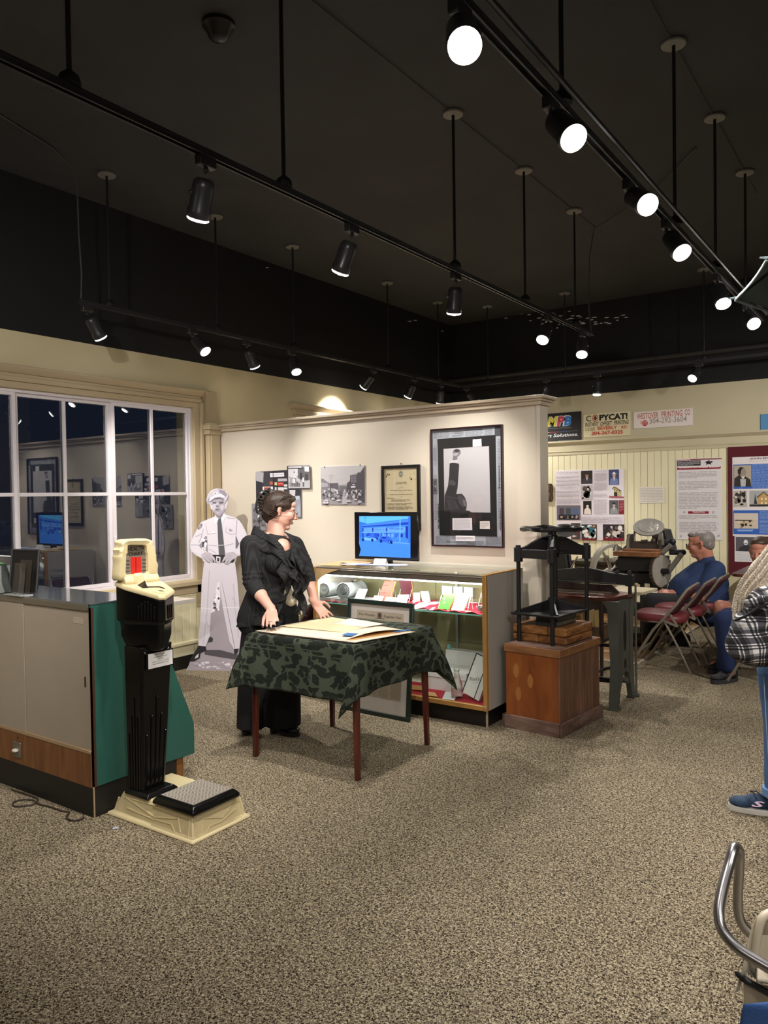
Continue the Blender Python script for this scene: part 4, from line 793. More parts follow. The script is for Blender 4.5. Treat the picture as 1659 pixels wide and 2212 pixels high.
# cloths
def felt(x0, x1, y0, y1, z, label, amp=.006, name='red_cloth'):
    r_ = random.Random(int(x0*1000)); ph = [r_.random()*6 for _ in range(4)]
    def fn(u, v):
        e = min(u, 1-u, v, 1-v); return (x0+(x1-x0)*u, y0+(y1-y0)*v+.006*math.sin(u*20+ph[0]), z+.002+(amp*(1+math.sin(u*26+ph[1]+v*5))*.5*(.4+.6*math.sin(v*9+ph[2])**2)))
    o = MB().grid(fn, 60, 16).build(name, m_red, None, smooth=180, label=label, cat='cloth'); md = o.modifiers.new('solid', 'SOLIDIFY'); md.thickness = .002; md.offset = 1; return o
felt(CX0+.03, -3.45, CY0+.055, CY0+.40, sh_z, 'strip of red felt on the upper glass shelf, left end', .01)
felt(-2.90, CX1-.03, CY0+.055, CY1-.06, sh_z, 'crumpled red felt on the upper glass shelf, right end', .012)
felt(-3.40, -3.0, CY0+.16, CY1-.06, sh_z, 'red felt under the tilted red book', .008)
felt(-3.25, CX1-.03, CY0+.04, CY0+.36, CZ0+.02, 'red felt on the floor of the display case', .006)
def qd(name, label, cat, pxs, Y0, th, m, lean=0, group=None, bevel=.0015, parent=None, prn=None, zfix=None, U=(1, 0, 0)):
    """upright slab whose face corners (bottom-left first, anticlockwise) are measured on the plane Y=Y0, leaning back by lean"""
    q = [at(*p_, Y=Y0) for p_ in pxs]; z0 = min(p_.z for p_ in q)
    if zfix is not None:
        dz = zfix-z0; q = [V((p_.x, p_.y, p_.z+dz*(1 if p_.z < z0+.02 else 0))) for p_ in q]; z0 = zfix
    q = [V((p_.x, p_.y+(p_.z-z0)*lean, p_.z)) for p_ in q]
    n_ = (q[1]-q[0]).cross(q[3]-q[0]).normalized(); n = len(q); vs = q+[p_-n_*th for p_ in q]
    mb = MB().add(vs, [tuple(range(n)), tuple(range(n, 2*n))[::-1]]+[(i, i+n, (i+1) % n+n, (i+1) % n) for i in range(n)])
    if parent is not None: return mb.build(name, m, parent, smooth=0, bevel=bevel), q
    if prn or True:
        c = V((sum(p_.x for p_ in q)/n, sum(p_.y for p_ in q)/n, z0)); o = thing(name, label, cat, c, group=group); mb.build(prn or 'body', m, o, smooth=0, bevel=bevel); return o, q
def qprint(q, cols='', seed=1):
    U = (q[1]-q[0]).normalized(); Wv = (q[3]-q[0]); Nn = U.cross(Wv).normalized(); Wv = Nn.cross(U).normalized(); return Pr(q[0], U, Wv, seed), (q[1]-q[0]).length, (q[3]-q[0]).dot(Wv)
m_card = mat('white_card', 'e9e8e6', .55); sz = sh_z+.001
# reel cans with embossed badge
def can(label, px, py, r, Y, ln, yaw=.1):
    c = at(px, py, Y=Y); c.z = sz+r+.033; d = V((math.sin(yaw), -math.cos(yaw), .05)).normalized(); o = thing('film_can', label, 'film can', (c.x, c.y, c.z-r), group='round grey cans in the display case')
    m = mat('grey_painted_can', '9a9d9c', .4, metal=.25, var=.05, vs=15)
    MB().lathe([(r*.96, -ln), (r*.96, -.02), (r*1.02, -.018), (r*1.02, -.004), (r*.97, 0), (r*.90, 0), (r*.88, -.006), (r*.80, -.006), (r*.78, .0), (r*.60, .0), (r*.58, -.004), (.001, -.004)], c, d, 40).build('can_body', m, o)
    mb = MB(); x, y, dd = frame_of(d); q = [c+d*.0015+x*(math.cos(a_)*r*.5)+y*(math.sin(a_)*r*.52) for a_ in [PI/6+k*PI/3 for k in range(6)]]
    mb.add(q+[p_-d*.006 for p_ in q], [tuple(range(6))]+[(i, i+6, (i+1) % 6+6, (i+1) % 6) for i in range(6)]); bd = mb.build('badge', mat('darker_grey_badge', '75797a', .4), o, bevel=.001)
    return o, c, d
m_blk = mat('grey_plinth_block', '8d8f8d', .5)
for a_, b__, k in ((at(686, 1291, Y=4.58).x, at(718, 1291, Y=4.58).x, 0), (at(726, 1298, Y=4.58).x, at(790, 1298, Y=4.58).x, 1)):
    tag(MB().box(a_, b__, 4.562, 4.74, sz+.001, sz+.032).build('riser_block', m_blk, None, bevel=.002), ('grey block under the left film can' if k == 0 else 'grey block under the film can with the number badge'), 'block')
o, c, d = can('grey film can at the left end of the case, with a round seal', 699, 1270, .054, 4.565, .16)
o2, c2, d2 = can('grey film can with a hexagonal badge reading 60', 741, 1272, .060, 4.565, .17)
x_, y_, dd = frame_of(d2); x_ = V((0, 0, 1)).cross(d2).normalized(); y_ = d2.cross(x_); pr = Pr(c2+d2*.0018, x_, y_); pr.text('60', -.002, -.03, h=.026, c='4a4c4c', bold=.02); pr.text('US', -.022, .006, h=.016, c='5a5c5c'); pr.line((-.03, -.008), (.022, .016), .0015, '5a5c5c'); pr.build(o2)
x_ = V((0, 0, 1)).cross(d).normalized(); y_ = d.cross(x_); pr = Pr(c+d*.0018, x_, y_); pr.ell(0, 0, .03, .03, 'a9b2b4', 24); pr.text('W', -.018, -.016, h=.03, c='6b7274', bold=.02); pr.build(o)
cr = at(777, 1268, Y=4.9); t2 = thing('reel', 'thin grey film reel standing behind the numbered can', 'film reel', (cr.x, 4.9, sz)); cr.z = sz+.068
mb = MB().lathe([(.001, 0), (.067, 0), (.068, -.003), (.068, -.012), (.001, -.012)], (cr.x, 4.9, cr.z), (0, -1, 0), 36, cap=False); mb.build('disc', mat('grey_reel', '8c908f', .4, metal=.3), t2)
mb = MB()
for k in range(6): a_ = k*PI/3; mb.bar((cr.x+.012*math.cos(a_), 4.886, cr.z-.01+.012*math.sin(a_)), (cr.x+.02*math.cos(a_), 4.886, cr.z-.01+.02*math.sin(a_)), .005, .003, up=(0, 1, 0))
tag(mb.build('hub_marks', mat('yellow_hub_paint', 'd8d49a', .4), t2), kind='stuff')
cc = at(768, 1254, Y=4.64); tag(MB().box(cc.x-.008, cc.x+.012, 4.60, 4.68, sz+.155, sz+.168).ell((cc.x+.0, 4.64, sz+.172), (.014, .02, .010), 10).build('viewer_clip', mat('chrome_clip', 'c4c8c8', .15, metal=1), None), 'small shiny metal clip lying on the numbered film can', 'clip')
# cards, books
def card(label, pxs, Y0, lean=.35, lines=4, txt=None):
    o, q = qd('caption_card', label, 'card', pxs, Y0, .0015, m_card, lean, 'white caption cards in the display case', bevel=0, zfix=sz+.001)
    if lines:
        pr, w_, h_ = qprint(q, seed=len(label)); pr.lines(w_*.12, h_*.3, w_*.88, h_*.85, lines, '8a8a8c', .3, .6); pr.build(o)
    return o
card('white card folded before the film reel', [(762, 1290), (782, 1292), (788, 1274), (769, 1273)], 4.62, lines=3)
card('white card low in the case, left of the red book label', [(799, 1306), (820, 1308), (825, 1289), (805, 1287)], 4.58, lines=2)
card('white card directly below the tilted red book', [(826, 1307), (848, 1309), (853, 1291), (830, 1290)], 4.58, lines=2)
card('white typed card right of the one below the red book', [(851, 1309), (874, 1310), (879, 1286), (855, 1286)], 4.57, lines=5)
card('small white card in the back row behind the easels', [(890, 1294), (907, 1296), (903, 1281), (885, 1281)], 4.85, lines=3)
card('small white card at the back beside a matching one', [(912, 1292), (930, 1293), (921, 1278), (904, 1278)], 4.90, lines=3)
for lb, pq in (('large white sheet lying flat on the glass shelf', [(878, 1314), (935, 1318), (952, 1300), (898, 1297)]),):
    q = [at(*p_, Z=sz+.003) for p_ in pq]; sheet('flat_sheet', lb, 'paper', q, sz+.003, .0015, m_card, .002)
def easel(label, pxl, pxr, py, Y0, h=.10):
    a_, b_ = at(pxl, py, Y=Y0).x, at(pxr, py, Y=Y0).x; o = thing('wire_easel', label, 'easel', ((a_+b_)/2, Y0, sz), group='small clear easels in the display case'); mb = MB(); m = mat('clear_plastic_wire', 'd4dcdc', .15, spec=.8)
    for x in (a_+.006, b_-.006): mb.tube([(x, Y0-.028, sz+.016), (x, Y0-.03, sz+.004), (x, Y0-.006, sz+.004), (x, Y0+.01+h*.35, sz+h), (x, Y0+.075, sz+.003)], .002, 6)
    mb.tube([(a_+.006, Y0+.012, sz+.03), (b_-.006, Y0+.012, sz+.03)], .002, 6); mb.build('wire', m, o); return o
def book(label, pxs, Y0, th, m, lean, pages='dccfa8', gd='books on easels in the display case', zf=.012):
    o, q = qd('book', label, 'book', pxs, Y0, .003, m, lean, gd, bevel=.001, prn='cover', zfix=sz+zf)
    n_ = (q[1]-q[0]).cross(q[3]-q[0]).normalized(); ce = sum(q, V((0, 0, 0)))/4; qq_ = [ce+(p_-ce)*.97-n_*.0035 for p_ in q]
    vs = qq_+[p_-n_*th for p_ in qq_]; MB().add(vs, [(0, 1, 2, 3), (7, 6, 5, 4)]+[(i, i+4, (i+1) % 4+4, (i+1) % 4) for i in range(4)]).build('pages', mat('old_pages', pages, .7), o, smooth=0)
    q2 = [p_-n_*(th+.004) for p_ in q]; vs = q2+[p_-n_*.003 for p_ in q2]; MB().add(vs, [(0, 1, 2, 3), (7, 6, 5, 4)]+[(i, i+4, (i+1) % 4+4, (i+1) % 4) for i in range(4)]).build('back_cover', m, o, smooth=0)
    return o, q
m_rbook = mat('faded_red_cloth', 'c4483a', .6, var=.06, vs=20)
easel('clear easel holding the red book', 812, 846, 1290, 4.70); easel('clear easel holding the maroon binder', 858, 885, 1290, 4.82); easel('clear easel holding the green book', 945, 972, 1306, 4.60); easel('clear easel behind the white booklet', 980, 1012, 1308, 4.62); easel('empty clear easel near the right end of the shelf', 1010, 1035, 1292, 4.85)
o, q = book('faded red book with black title, tilted on an easel', [(813, 1289), (838, 1290), (845, 1256), (823, 1256)], 4.66, .018, m_rbook, .3, 'd9b070'); pr, w_, h_ = qprint(q)
pr.text('THE OLD GRAVE LOG', w_*.52, h_*.78, w=w_*.66, c='3a1410', bold=.02, center=True); pr.text('THE YANCEY', w_*.5, h_*.42, w=w_*.42, c='3a1410', bold=.02, center=True); pr.build(o)
book('maroon leather binder behind the red book', [(868, 1282), (892, 1282), (882, 1254), (856, 1254)], 4.84, .014, mat('maroon_leather', '5e1626', .5), .25, 'b98a50')
o, q = book('bright green book with a gold emblem', [(945, 1304), (968, 1306), (977, 1284), (954, 1282)], 4.585, .014, mat('green_book_cloth', '4fae3c', .55), .4); pr, w_, h_ = qprint(q); pr.ell(w_*.5, h_*.6, .004, .006, 'c8e8a0'); pr.rect(w_*.42, h_*.36, w_*.58, h_*.42, 'c8e8a0'); pr.build(o)
o, q = book('white booklet with typed page beside the green book', [(974, 1308), (1000, 1310), (1007, 1284), (982, 1282)], 4.58, .006, m_card, .4); pr, w_, h_ = qprint(q, seed=5); pr.lines(w_*.1, h_*.1, w_*.9, h_*.9, 10, 'b4b4b6', .3); pr.build(o)
tag(MB().box(at(1035, 1300, Y=4.62).x, CX1-.034, 4.60, 4.66, sz+.015, sz+.055).cyl((at(1042, 1290, Y=4.6).x, 4.60, sz+.035), (at(1042, 1290, Y=4.6).x, 4.585, sz+.035), .014).build('camera', mat('grey_camera_body', '6c6e70', .4, metal=.3), None, bevel=.003), 'small grey camera at the right end of the upper shelf', 'camera')
tag(MB().box(at(995, 1320, Y=4.57).x, at(1018, 1322, Y=4.57).x, 4.558, 4.575, sz+.014, sz+.0165).build('label_strip', mat('pale_yellow_label', 'e6dfb8', .6), None), 'narrow yellowish label strip on the red felt', 'label')
for k, (a_, b__) in enumerate(((955, 978), (980, 1000), (1002, 1022))):
    x0, x1 = at(a_, 1270, Y=5.0).x, at(b__, 1270, Y=5.0).x
    tag(MB().box(x0, x1, 4.995, 4.997, sz+.05, sz+.12).build('backing_card', mat('pale_blue_card', 'aebcc8', .6), None), ['left', 'middle', 'right'][k]+' one of three pale cards standing at the back of the shelf', 'card')
# bottom of the case
fz = CZ0+.0215
def bx(name, label, cat, x0, x1, y0, y1, z0, z1, m, **k): return tag(MB().box(x0, x1, y0, y1, z0, z1).build(name, m, None, bevel=.0025, **k), label, cat)
xa, xb = at(960, 1470, Y=4.75).x, at(1009, 1470, Y=4.75).x
t2 = thing('archive_box', 'white archive box with a lid at the bottom of the case', 'box', ((xa+xb)/2-.05, 4.83, fz)); MB().box(xa-.13, xb, 4.74, 4.95, fz, fz+.135).build('tray', m_card, t2, bevel=.002); MB().box(xa-.135, xb+.005, 4.735, 4.955, fz+.095, fz+.15).build('lid', m_card, t2, bevel=.003)
xa, xb = at(978, 1420, Y=4.98).x, at(1048, 1420, Y=4.98).x
bx('stationery_box', 'larger white box behind the lidded one', 'box', xa-.05, CX1-.03, 4.96, 5.04, fz, fz+.255, m_card)
bx('tape_dispenser', 'small light blue clip standing on the back box', 'clip', xa-.04, xa-.02, 4.965, 4.99, fz+.256, fz+.29, mat('aqua_plastic', '7cc4c8', .3))
o, q = qd('garment_box', 'white box lid with black edging and script lettering, leaning on its corner', 'box', [(998, 1495), (1034, 1515), (1060, 1430), (1024, 1413)], 4.60, .03, m_card, .12, bevel=.002)
n_ = (q[1]-q[0]).cross(q[3]-q[0]).normalized(); e = MB()
for a_, b__ in ((q[0], q[3]), (q[3], q[2])): e.bar(a_+n_*.001, b__+n_*.001, .006, .003, up=n_)
r0, r1 = q[1].lerp(q[0], .28), q[2].lerp(q[3], .28); e.bar(r0+n_*.001, r1+n_*.001, .005, .002, up=n_); tag(e.build('edging', mat('navy_edging', '16162a', .5), o), kind='stuff')
Ux = (V((1, 0, .16))-n_*n_.dot(V((1, 0, .16)))).normalized(); Wx = n_.cross(Ux).normalized(); cb = at(1022, 1471, Y=4.60); cb = q[0]+(cb-q[0])-n_*n_.dot(cb-q[0])+n_*.0015
pr = Pr(cb, Ux, Wx); pr.text("Finn's", -.036, .0, w=.078, c='4a4a50', shear=.35); pr.line((-.02, -.014), (.03, -.012), .0012, '55555a'); pr.build(o)
bc = at(987, 1495, Y=4.60); t2 = thing('milk_bottle', 'clear glass milk bottle with a faded red print', 'bottle', (bc.x, 4.60, fz))
MB().lathe([(.001, 0), (.035, .002), (.038, .01), (.038, .09), (.034, .12), (.018, .16), (.0165, .195), (.021, .20), (.021, .212), (.018, .214)], (bc.x, 4.60, fz), (0, 0, 1), 28, cap=False).build('glass_body', mat('bottle_glass', 'f4f4f0', .03, trans=1, ior=1.3), t2)
MB().lathe([(.0385, .03), (.0386, .07)], (bc.x, 4.60, fz), (0, 0, 1), 28, cap=False).build('faded_print', mat('faded_pink_print', 'cf9a9a', .4, alpha=.5), t2)
for k, (pq, m, lb) in enumerate((([(890, 1490), (912, 1492), (912, 1483), (890, 1481)], 'e0a468', 'orange-tan brush at the bottom of the case, left end'), ([(922, 1503), (945, 1506), (940, 1498), (922, 1495)], 'dca870', 'orange-tan ruler lying on the red felt beside the table leg'))):
    q = [at(*p_, Z=fz+.012) for p_ in pq]; sheet('wooden_tool', lb, 'tool', [(p_.x, p_.y) for p_ in q], fz+.012, .006, mat('tan_tool_%d' % k, m, .5), .003)
q = [at(*p_, Z=fz+.012) for p_ in [(955, 1510), (982, 1513), (990, 1496), (962, 1494)]]; sheet('caption_card', 'white card lying flat on the red felt beside the milk bottle', 'card', q, fz+.012, .0015, m_card)
# ---------------- things on top of the case ----------------
tz = CZ1+.0055
t2 = thing('television', 'flat screen television showing a blue picture of a storefront, on top of the case', 'television', (-3.37, 4.86, tz))
TVY = 4.85; p0, p1, p2_, p3_ = at(765, 1108, Y=TVY), at(902, 1108, Y=TVY), at(901, 1211, Y=TVY), at(765, 1207, Y=TVY)
zb, zt2 = 1.062, 1.432; xl, xr_ = p0.x, p1.x
MB().box(xl, xr_, TVY, TVY+.022, zb, zt2).box(xl+.08, xr_-.08, TVY+.022, TVY+.05, zb+.05, zt2-.06).build('bezel', mat('gloss_black_plastic', (.006, .006, .008), .15, coat=.4), t2, bevel=.004)
MB().box(-3.41, -3.33, TVY+.01, TVY+.04, tz+.008, zb+.03).build('neck', MATS['gloss_black_plastic'], t2, bevel=.004)
MB().lathe([(.16, 0), (.16, .006), (.03, .014)], (-3.37, TVY+.02, tz), (0, 0, 1), 32, sy=.55).build('stand_foot', MATS['gloss_black_plastic'], t2)
m_scr = mat('screen_picture', 'ffffff', .2); ns, L, b = nodes_of(m_scr); a_ = ns.new('ShaderNodeAttribute'); a_.attribute_name = 'ink'; L(a_.outputs['Color'], b.inputs['Emission Color']); b.inputs['Emission Strength'].default_value = 1.25; b.inputs['Base Color'].default_value = (.01, .01, .01, 1)
pr = Pr((xl, TVY, zb), (1, 0, 0), (0, 0, 1), 8); pr.crop(9.217, 750, 1090); G = pr.pp
G([(240, 228), (1260, 228), (1260, 1062), (240, 1022), (275, 900), (240, 770)], '3a7fe8')
G([(245, 232), (1225, 232), (1225, 275), (700, 340), (400, 380), (245, 335)], '5ab4f0')
G([(245, 335), (400, 380), (300, 400), (300, 650), (245, 650)], '2f6fe0')
G([(300, 400), (900, 318), (1225, 280), (1225, 355), (700, 420), (300, 445)], '3f7fe4'); G([(300, 430), (700, 400), (1225, 345), (1225, 400), (700, 430), (300, 450)], '1240b8')
for a0, b0 in ((322, 495), (530, 770), (805, 1160)): G([(a0, 475 if a0 < 500 else 460), (b0, 465 if a0 < 500 else 448), (b0, 528), (a0, 530)], '5f9df0')
for a0 in (305, 500, 775, 1165): G([(a0, 465 if a0 < 1000 else 430), (a0+(22 if a0 < 1000 else 50), 465 if a0 < 1000 else 430), (a0+(22 if a0 < 1000 else 50), 650 if a0 < 1000 else 690), (a0, 650)], '0a2aa0')
G([(300, 540), (1150, 530), (1150, 552), (300, 562)], '6aa8f4')
pr.blobs(*pr.q(750+330/9.217, 1090+650/9.217), *pr.q(750+1140/9.217, 1090+570/9.217), 60, ['1a4ac8', '5f9df0', '2f66dc', '0e38b0'], .035)
G([(240, 715), (600, 735), (800, 765), (1260, 800), (1260, 1062), (240, 1022), (275, 900), (240, 770)], '3f86ee'); G([(900, 765), (1260, 790), (1260, 770), (1050, 748), (900, 745)], '5f9df0')
G([(300, 690), (400, 640), (440, 630), (500, 660), (580, 670), (590, 710), (500, 720), (300, 705)], '6ab0f4'); G([(410, 640), (470, 640), (480, 662), (400, 662)], '1a4ac8')
G([(630, 700), (680, 650), (690, 632), (840, 632), (860, 680), (900, 690), (905, 760), (640, 730)], '2a62d8'); G([(700, 640), (780, 645), (780, 675), (690, 672)], '0a2a9c'); G([(530, 650), (620, 650), (625, 700), (590, 700), (580, 680)], '1436a8')
for cx_, cy_ in ((505, 705), (320, 698), (845, 740), (680, 725), (885, 750)): u, v = pr.q(750+cx_/9.217, 1090+cy_/9.217); pr.ell(u, v, .012, .013, '0a1f80')
u, v = pr.q(750+845/9.217, 1090+740/9.217); pr.ell(u, v, .006, .007, '5f9df0')
G([(1050, 230), (1070, 230), (1065, 740), (1048, 740)], '6ab4f6'); pr.pl([(362, 360), (366, 262)], .002, '16307c'); pr.pl([(345, 275), (388, 252)], .003, '16307c'); G([(1225, 232), (1260, 232), (1260, 780), (1225, 760)], '2f6ae0')
for k in range(7): pr.pl([(620+k*20, 790+k*34), (1240, 850+k*28)], .0015, '3277e2')
def ttx(body, x0, x1, yb, h, c): a0 = pr.q(750+x0/9.217, 1090+yb/9.217); e0 = pr.q(750+x1/9.217, 1090+yb/9.217); pr.text(body, a0[0], a0[1], w=e0[0]-a0[0], h=h, c=c, bold=.02)
ttx('APPLIANCES', 845, 1125, 492, .010, '1a3fb0'); ttx('FURNITURE', 345, 465, 505, .005, '2a58c8'); ttx('MONONGAH GOODS', 560, 755, 498, .007, '2a58c8')
pr.mb.build('screen', m_scr, t2, smooth=0, label='blue lit picture of a street of shops')
pr = Pr((xl, TVY, zb), (1, 0, 0), (0, 0, 1)); a0 = pr.q(826, 1208); pr.text('SAMSUNG', a0[0]-.004, .009, w=.04, h=.006, c='8c8c92', bold=.02); pr.build(t2)
c = at(823, 1217, Y=4.74); t3 = thing('tent_card', 'small folded white tent card in front of the television', 'card', (c.x, 4.74, tz+.002)); MB().add([(c.x-.055, 4.71, tz+.002), (c.x+.055, 4.71, tz+.002), (c.x+.055, 4.735, tz+.052), (c.x-.055, 4.735, tz+.052), (c.x-.055, 4.76, tz+.002), (c.x+.055, 4.76, tz+.002)], [(0, 1, 2, 3), (3, 2, 5, 4)]).build('card', m_card, t3, smooth=0, solid=.001)
pr = Pr((c.x-.055, 4.7095, tz+.002), (1, 0, 0), (0, .447, .894)); pr.text('OLD PIKE MALL, INC.', .012, .022, w=.085, c='77777c'); pr.build(t3)
def fl4(px4, z): return [(lambda q: (q.x, q.y))(at(*p_, Z=z)) for p_ in px4]
def shq(name, label, px4, z, m, **k):
    q = fl4(px4, tz+.004); sheet(name, label, 'paper', q, z, .0008, m, **k)
m_lil = mat('lilac_white_paper', 'd4d8ea', .55)
def clampq(q): return [(min(max(x, CX0-.02), CX1-.02), min(max(y, CY0+.0), CY1-.02)) for x, y in q]
sheet('wrapping_paper', 'crumpled brown wrapping paper along the left end of the case top', 'paper', clampq([(-3.81, 4.52), (-3.50, 4.52), (-3.45, 4.98), (-3.81, 5.0)]), tz+.001, .001, mat('brown_wrapping_paper', 'c9a878', .7, var=.08, vs=9), n=26, curl=lambda u, v: .006*(1+math.sin(u*13+v*5)*math.sin(v*17))+.008*u*v)
# the flap that hangs down over the front left corner of the glass
fp = [(682, 1227), (733, 1230), (712, 1237), (696, 1245), (683, 1257)]; q = [at(*p_, Y=CY0-.003) for p_ in fp]; fo = MB().add([tuple(p_) for p_ in q]+[(p_.x, p_.y-.001, p_.z) for p_ in q], [tuple(range(5)), tuple(range(5, 10))[::-1]]+[(i, (i+1) % 5, (i+1) % 5+5, i+5) for i in range(5)]).build('wrapping_flap', MATS['brown_wrapping_paper'], None, smooth=0, label='curved flap of brown paper hanging over the top left corner of the case', cat='paper')
for k, (q, z, m, lb) in enumerate((([(-3.62, 4.56), (-3.30, 4.54), (-3.27, 4.70), (-3.60, 4.74)], .013, m_white, 'white sheet of paper left of the television foot'), ([(-3.50, 4.53), (-3.20, 4.53), (-3.14, 4.66), (-3.44, 4.68)], .017, m_lil, 'lilac-white sheet at the front edge of the case top'), ([(-3.42, 4.52), (-3.06, 4.56), (-3.10, 4.65), (-3.40, 4.61)], .020, mat('blue_printed_paper', '8c98c8', .5), 'blue printed leaflet at the front edge of the case top'),
    ([(-3.30, 4.51), (-3.02, 4.60), (-3.08, 4.72), (-3.34, 4.62)], .023, m_lil, 'lilac-white leaflet slanting across the others'), ([(-3.74, 4.70), (-3.58, 4.66), (-3.52, 4.78), (-3.70, 4.84)], .015, mat('tan_paper', 'd2b88c', .6), 'tan envelope on the crumpled brown paper'))):
    sheet('leaflet', lb, 'paper', q, tz+z, .0008, m, .002)
# ---------------- framed pieces ----------------
def framed(name, label, cat, x0, x1, z0, z1, yb, fw, fm, th=.022, bd='e4ddca', glass=True):
    """frame hung on a wall facing -Y: returns thing and a Pr whose origin is the lower left of the picture"""
    t = thing(name, label, cat, ((x0+x1)/2, yb, z0)); y0 = yb-th
    for k, (a, b, c, d) in enumerate(((x0, x1, z0, z0+fw), (x0, x1, z1-fw, z1), (x0, x0+fw, z0+fw, z1-fw), (x1-fw, x1, z0+fw, z1-fw))): MB().box(a, b, y0, yb-.001, c, d).build('frame_rail', fm, t, bevel=.002)
    MB().box(x0+fw*.5, x1-fw*.5, yb-.010, yb-.002, z0+fw*.5, z1-fw*.5).build('mount', mat('mount_'+bd, bd, .7), t, smooth=0)
    if glass: MB().box(x0+fw*.6, x1-fw*.6, y0+.003, y0+.0045, z0+fw*.6, z1-fw*.6).build('glazing', m_clear2, t, smooth=0)
    return t, Pr((x0, yb-.0102, z0), (1, 0, 0), (0, 0, 1), len(label))
m_bfr = mat('black_frame', (.008, .007, .007), .35); m_mfr = mat('dark_maroon_frame', '2a1216', .35)
# big poster frame: raised arm against pale sky, newspaper border
t, pr = framed('framed_poster', 'large frame with newspaper border around a black and white photograph of a raised fist', 'framed picture', -3.107, -2.496, 1.162, 2.065, PY, .012, m_mfr, .03)
pr.crop(5.53, 810, 900); G = pr.pp; W_, H_ = .611, .903
pr.rect(.01, .01, W_-.01, H_-.01, 'aeb2bb')
for (a, b, c, d, n) in ((.02, .83, .17, .89, 8), (.18, .855, .30, .885, 5), (.3, .83, .45, .89, 9), (.46, .825, .53, .89, 8), (.02, .62, .05, .78, 18), (.02, .2, .045, .55, 30), (.565, .14, .60, .8, 60), (.03, .02, .16, .08, 9), (.31, .02, .45, .05, 4), (.46, .02, .59, .085, 10), (.05, .79, .17, .825, 5), (.19, .835, .29, .85, 2)): pr.lines(a, b, c, d, n, '74787f', .42, .9, .3)
pr.rect(.545, .82, .595, .893, '4a4d55'); pr.rect(.012, .40, .05, .52, '6a6e76'); pr.blobs(.012, .40, .05, .52, 14, ['5a5e66', '9ca0a8', '3a3d44'], .2); pr.rect(.012, .66, .048, .76, '8d919a')
def T5(body, x0, x1, y, h=None, c='2c2e34', **k_): a_ = pr.q(810+x0/5.53, 900+y/5.53); e_ = pr.q(810+x1/5.53, 900+y/5.53); pr.text(body, a_[0], a_[1], w=e_[0]-a_[0], h=h, c=c, **k_)
T5('Major news on building over union', 700, 930, 190, .007); T5('Cheerleaders', 950, 1045, 165, .009); T5('Shouted Over', 955, 1050, 188, .009); T5('Graveyard Cut', 955, 1050, 210, .009); T5('Black minority', 1062, 1150, 150, .010, bold=.02); T5('from cheerleading squad', 1062, 1290, 175, .012, bold=.02)
T5('Daily Times', 925, 1010, 1463, .018, shear=.3); T5('Black Cheerleaders Quit', 862, 1130, 1505, .014); T5('Racing At Opened for Faculty', 850, 1120, 1535, .008)
a_ = pr.q(810+1500/5.53, 900+860/5.53); pr.text("Blacks urged to 'cool it'", a_[0], a_[1], w=.17, h=.014, c='2c2e34', rot=PI/2, bold=.02)
a_ = pr.q(810+1512/5.53, 900+1360/5.53); pr.text('Black given ultimatum', a_[0], a_[1], w=.15, h=.012, c='2c2e34', rot=PI/2, bold=.02)
a_ = pr.q(810+752/5.53, 900+1030/5.53); pr.text('The Morgantown Daily Times', a_[0]-.004, a_[1], w=.20, h=.02, c='1a1a1e', rot=-PI/2, bold=.03)
G([(750, 268), (1443, 218), (1462, 1432), (775, 1418)], '1d1c1f')
G([(822, 385), (1365, 352), (1383, 1146), (836, 1138)], 'bdbabd')
G([(836, 945), (875, 830), (890, 700), (895, 560), (930, 548), (1000, 560), (1010, 575), (1000, 720), (990, 850), (975, 925), (1040, 920), (1075, 960), (1100, 1030), (1098, 1090), (1088, 1118), (1130, 1125), (1160, 1146), (836, 1140)], '2f2e32')
G([(930, 430), (945, 395), (985, 384), (1020, 398), (1030, 430), (1015, 460), (990, 480), (985, 520), (930, 520), (938, 470)], '77757a'); G([(948, 400), (985, 388), (1018, 400), (1000, 425), (960, 422)], '3c3a3e'); G([(935, 440), (990, 432), (1010, 445), (975, 470), (940, 465)], 'a5a3a8'); G([(895, 530), (985, 515), (990, 552), (900, 552)], 'c9c7cb')
G([(885, 765), (930, 755), (975, 790), (960, 825), (890, 815)], '4c4a4f'); G([(985, 960), (1030, 940), (1070, 975), (1085, 1040), (1060, 1090), (1010, 1040)], '4a484d'); G([(1050, 990), (1085, 1000), (1092, 1080), (1065, 1060)], '706e73'); G([(860, 970), (960, 985), (1010, 1100), (890, 1120)], '3b393e')
for l_ in ([(850, 950), (980, 975)], [(900, 1100), (870, 1000)], [(1000, 1110), (960, 1020)], [(1000, 950), (1045, 935)], [(1020, 975), (1060, 965)]): pr.pl(l_, .003, '5c5a60')
G([(1172, 272), (1275, 268), (1280, 355), (1172, 362)], 'dcd8d6'); pr.lines(.155+.255, .785, .44, .81, 4, 'b9b5b4', .3)
def capt(pts, n, c='e4e2e6'):
    q = pr.qq(pts, *pr.k); pr.poly(q, c); us = [p_[0] for p_ in q]; vs_ = [p_[1] for p_ in q]; w_ = max(us)-min(us); pr.lines(min(us)+w_*.06, min(vs_)+.008, max(us)-w_*.06, max(vs_)-.008, n, '77777c', .28)
capt([(930, 1212), (1162, 1210), (1168, 1356), (932, 1354)], 13); capt([(1258, 1250), (1375, 1248), (1378, 1342), (1258, 1340)], 3, 'e6e0da')
pr.build(t)
c0, c1 = at(985, 1157, Y=PY-.035), at(1026, 1169, Y=PY-.035); cp = MB().box(c0.x, c1.x, PY-.038, PY-.032, c1.z, c0.z); cp = cp.build('caption_plate', mat('white_plate', 'e6e4e8', .5), t, bevel=.001)
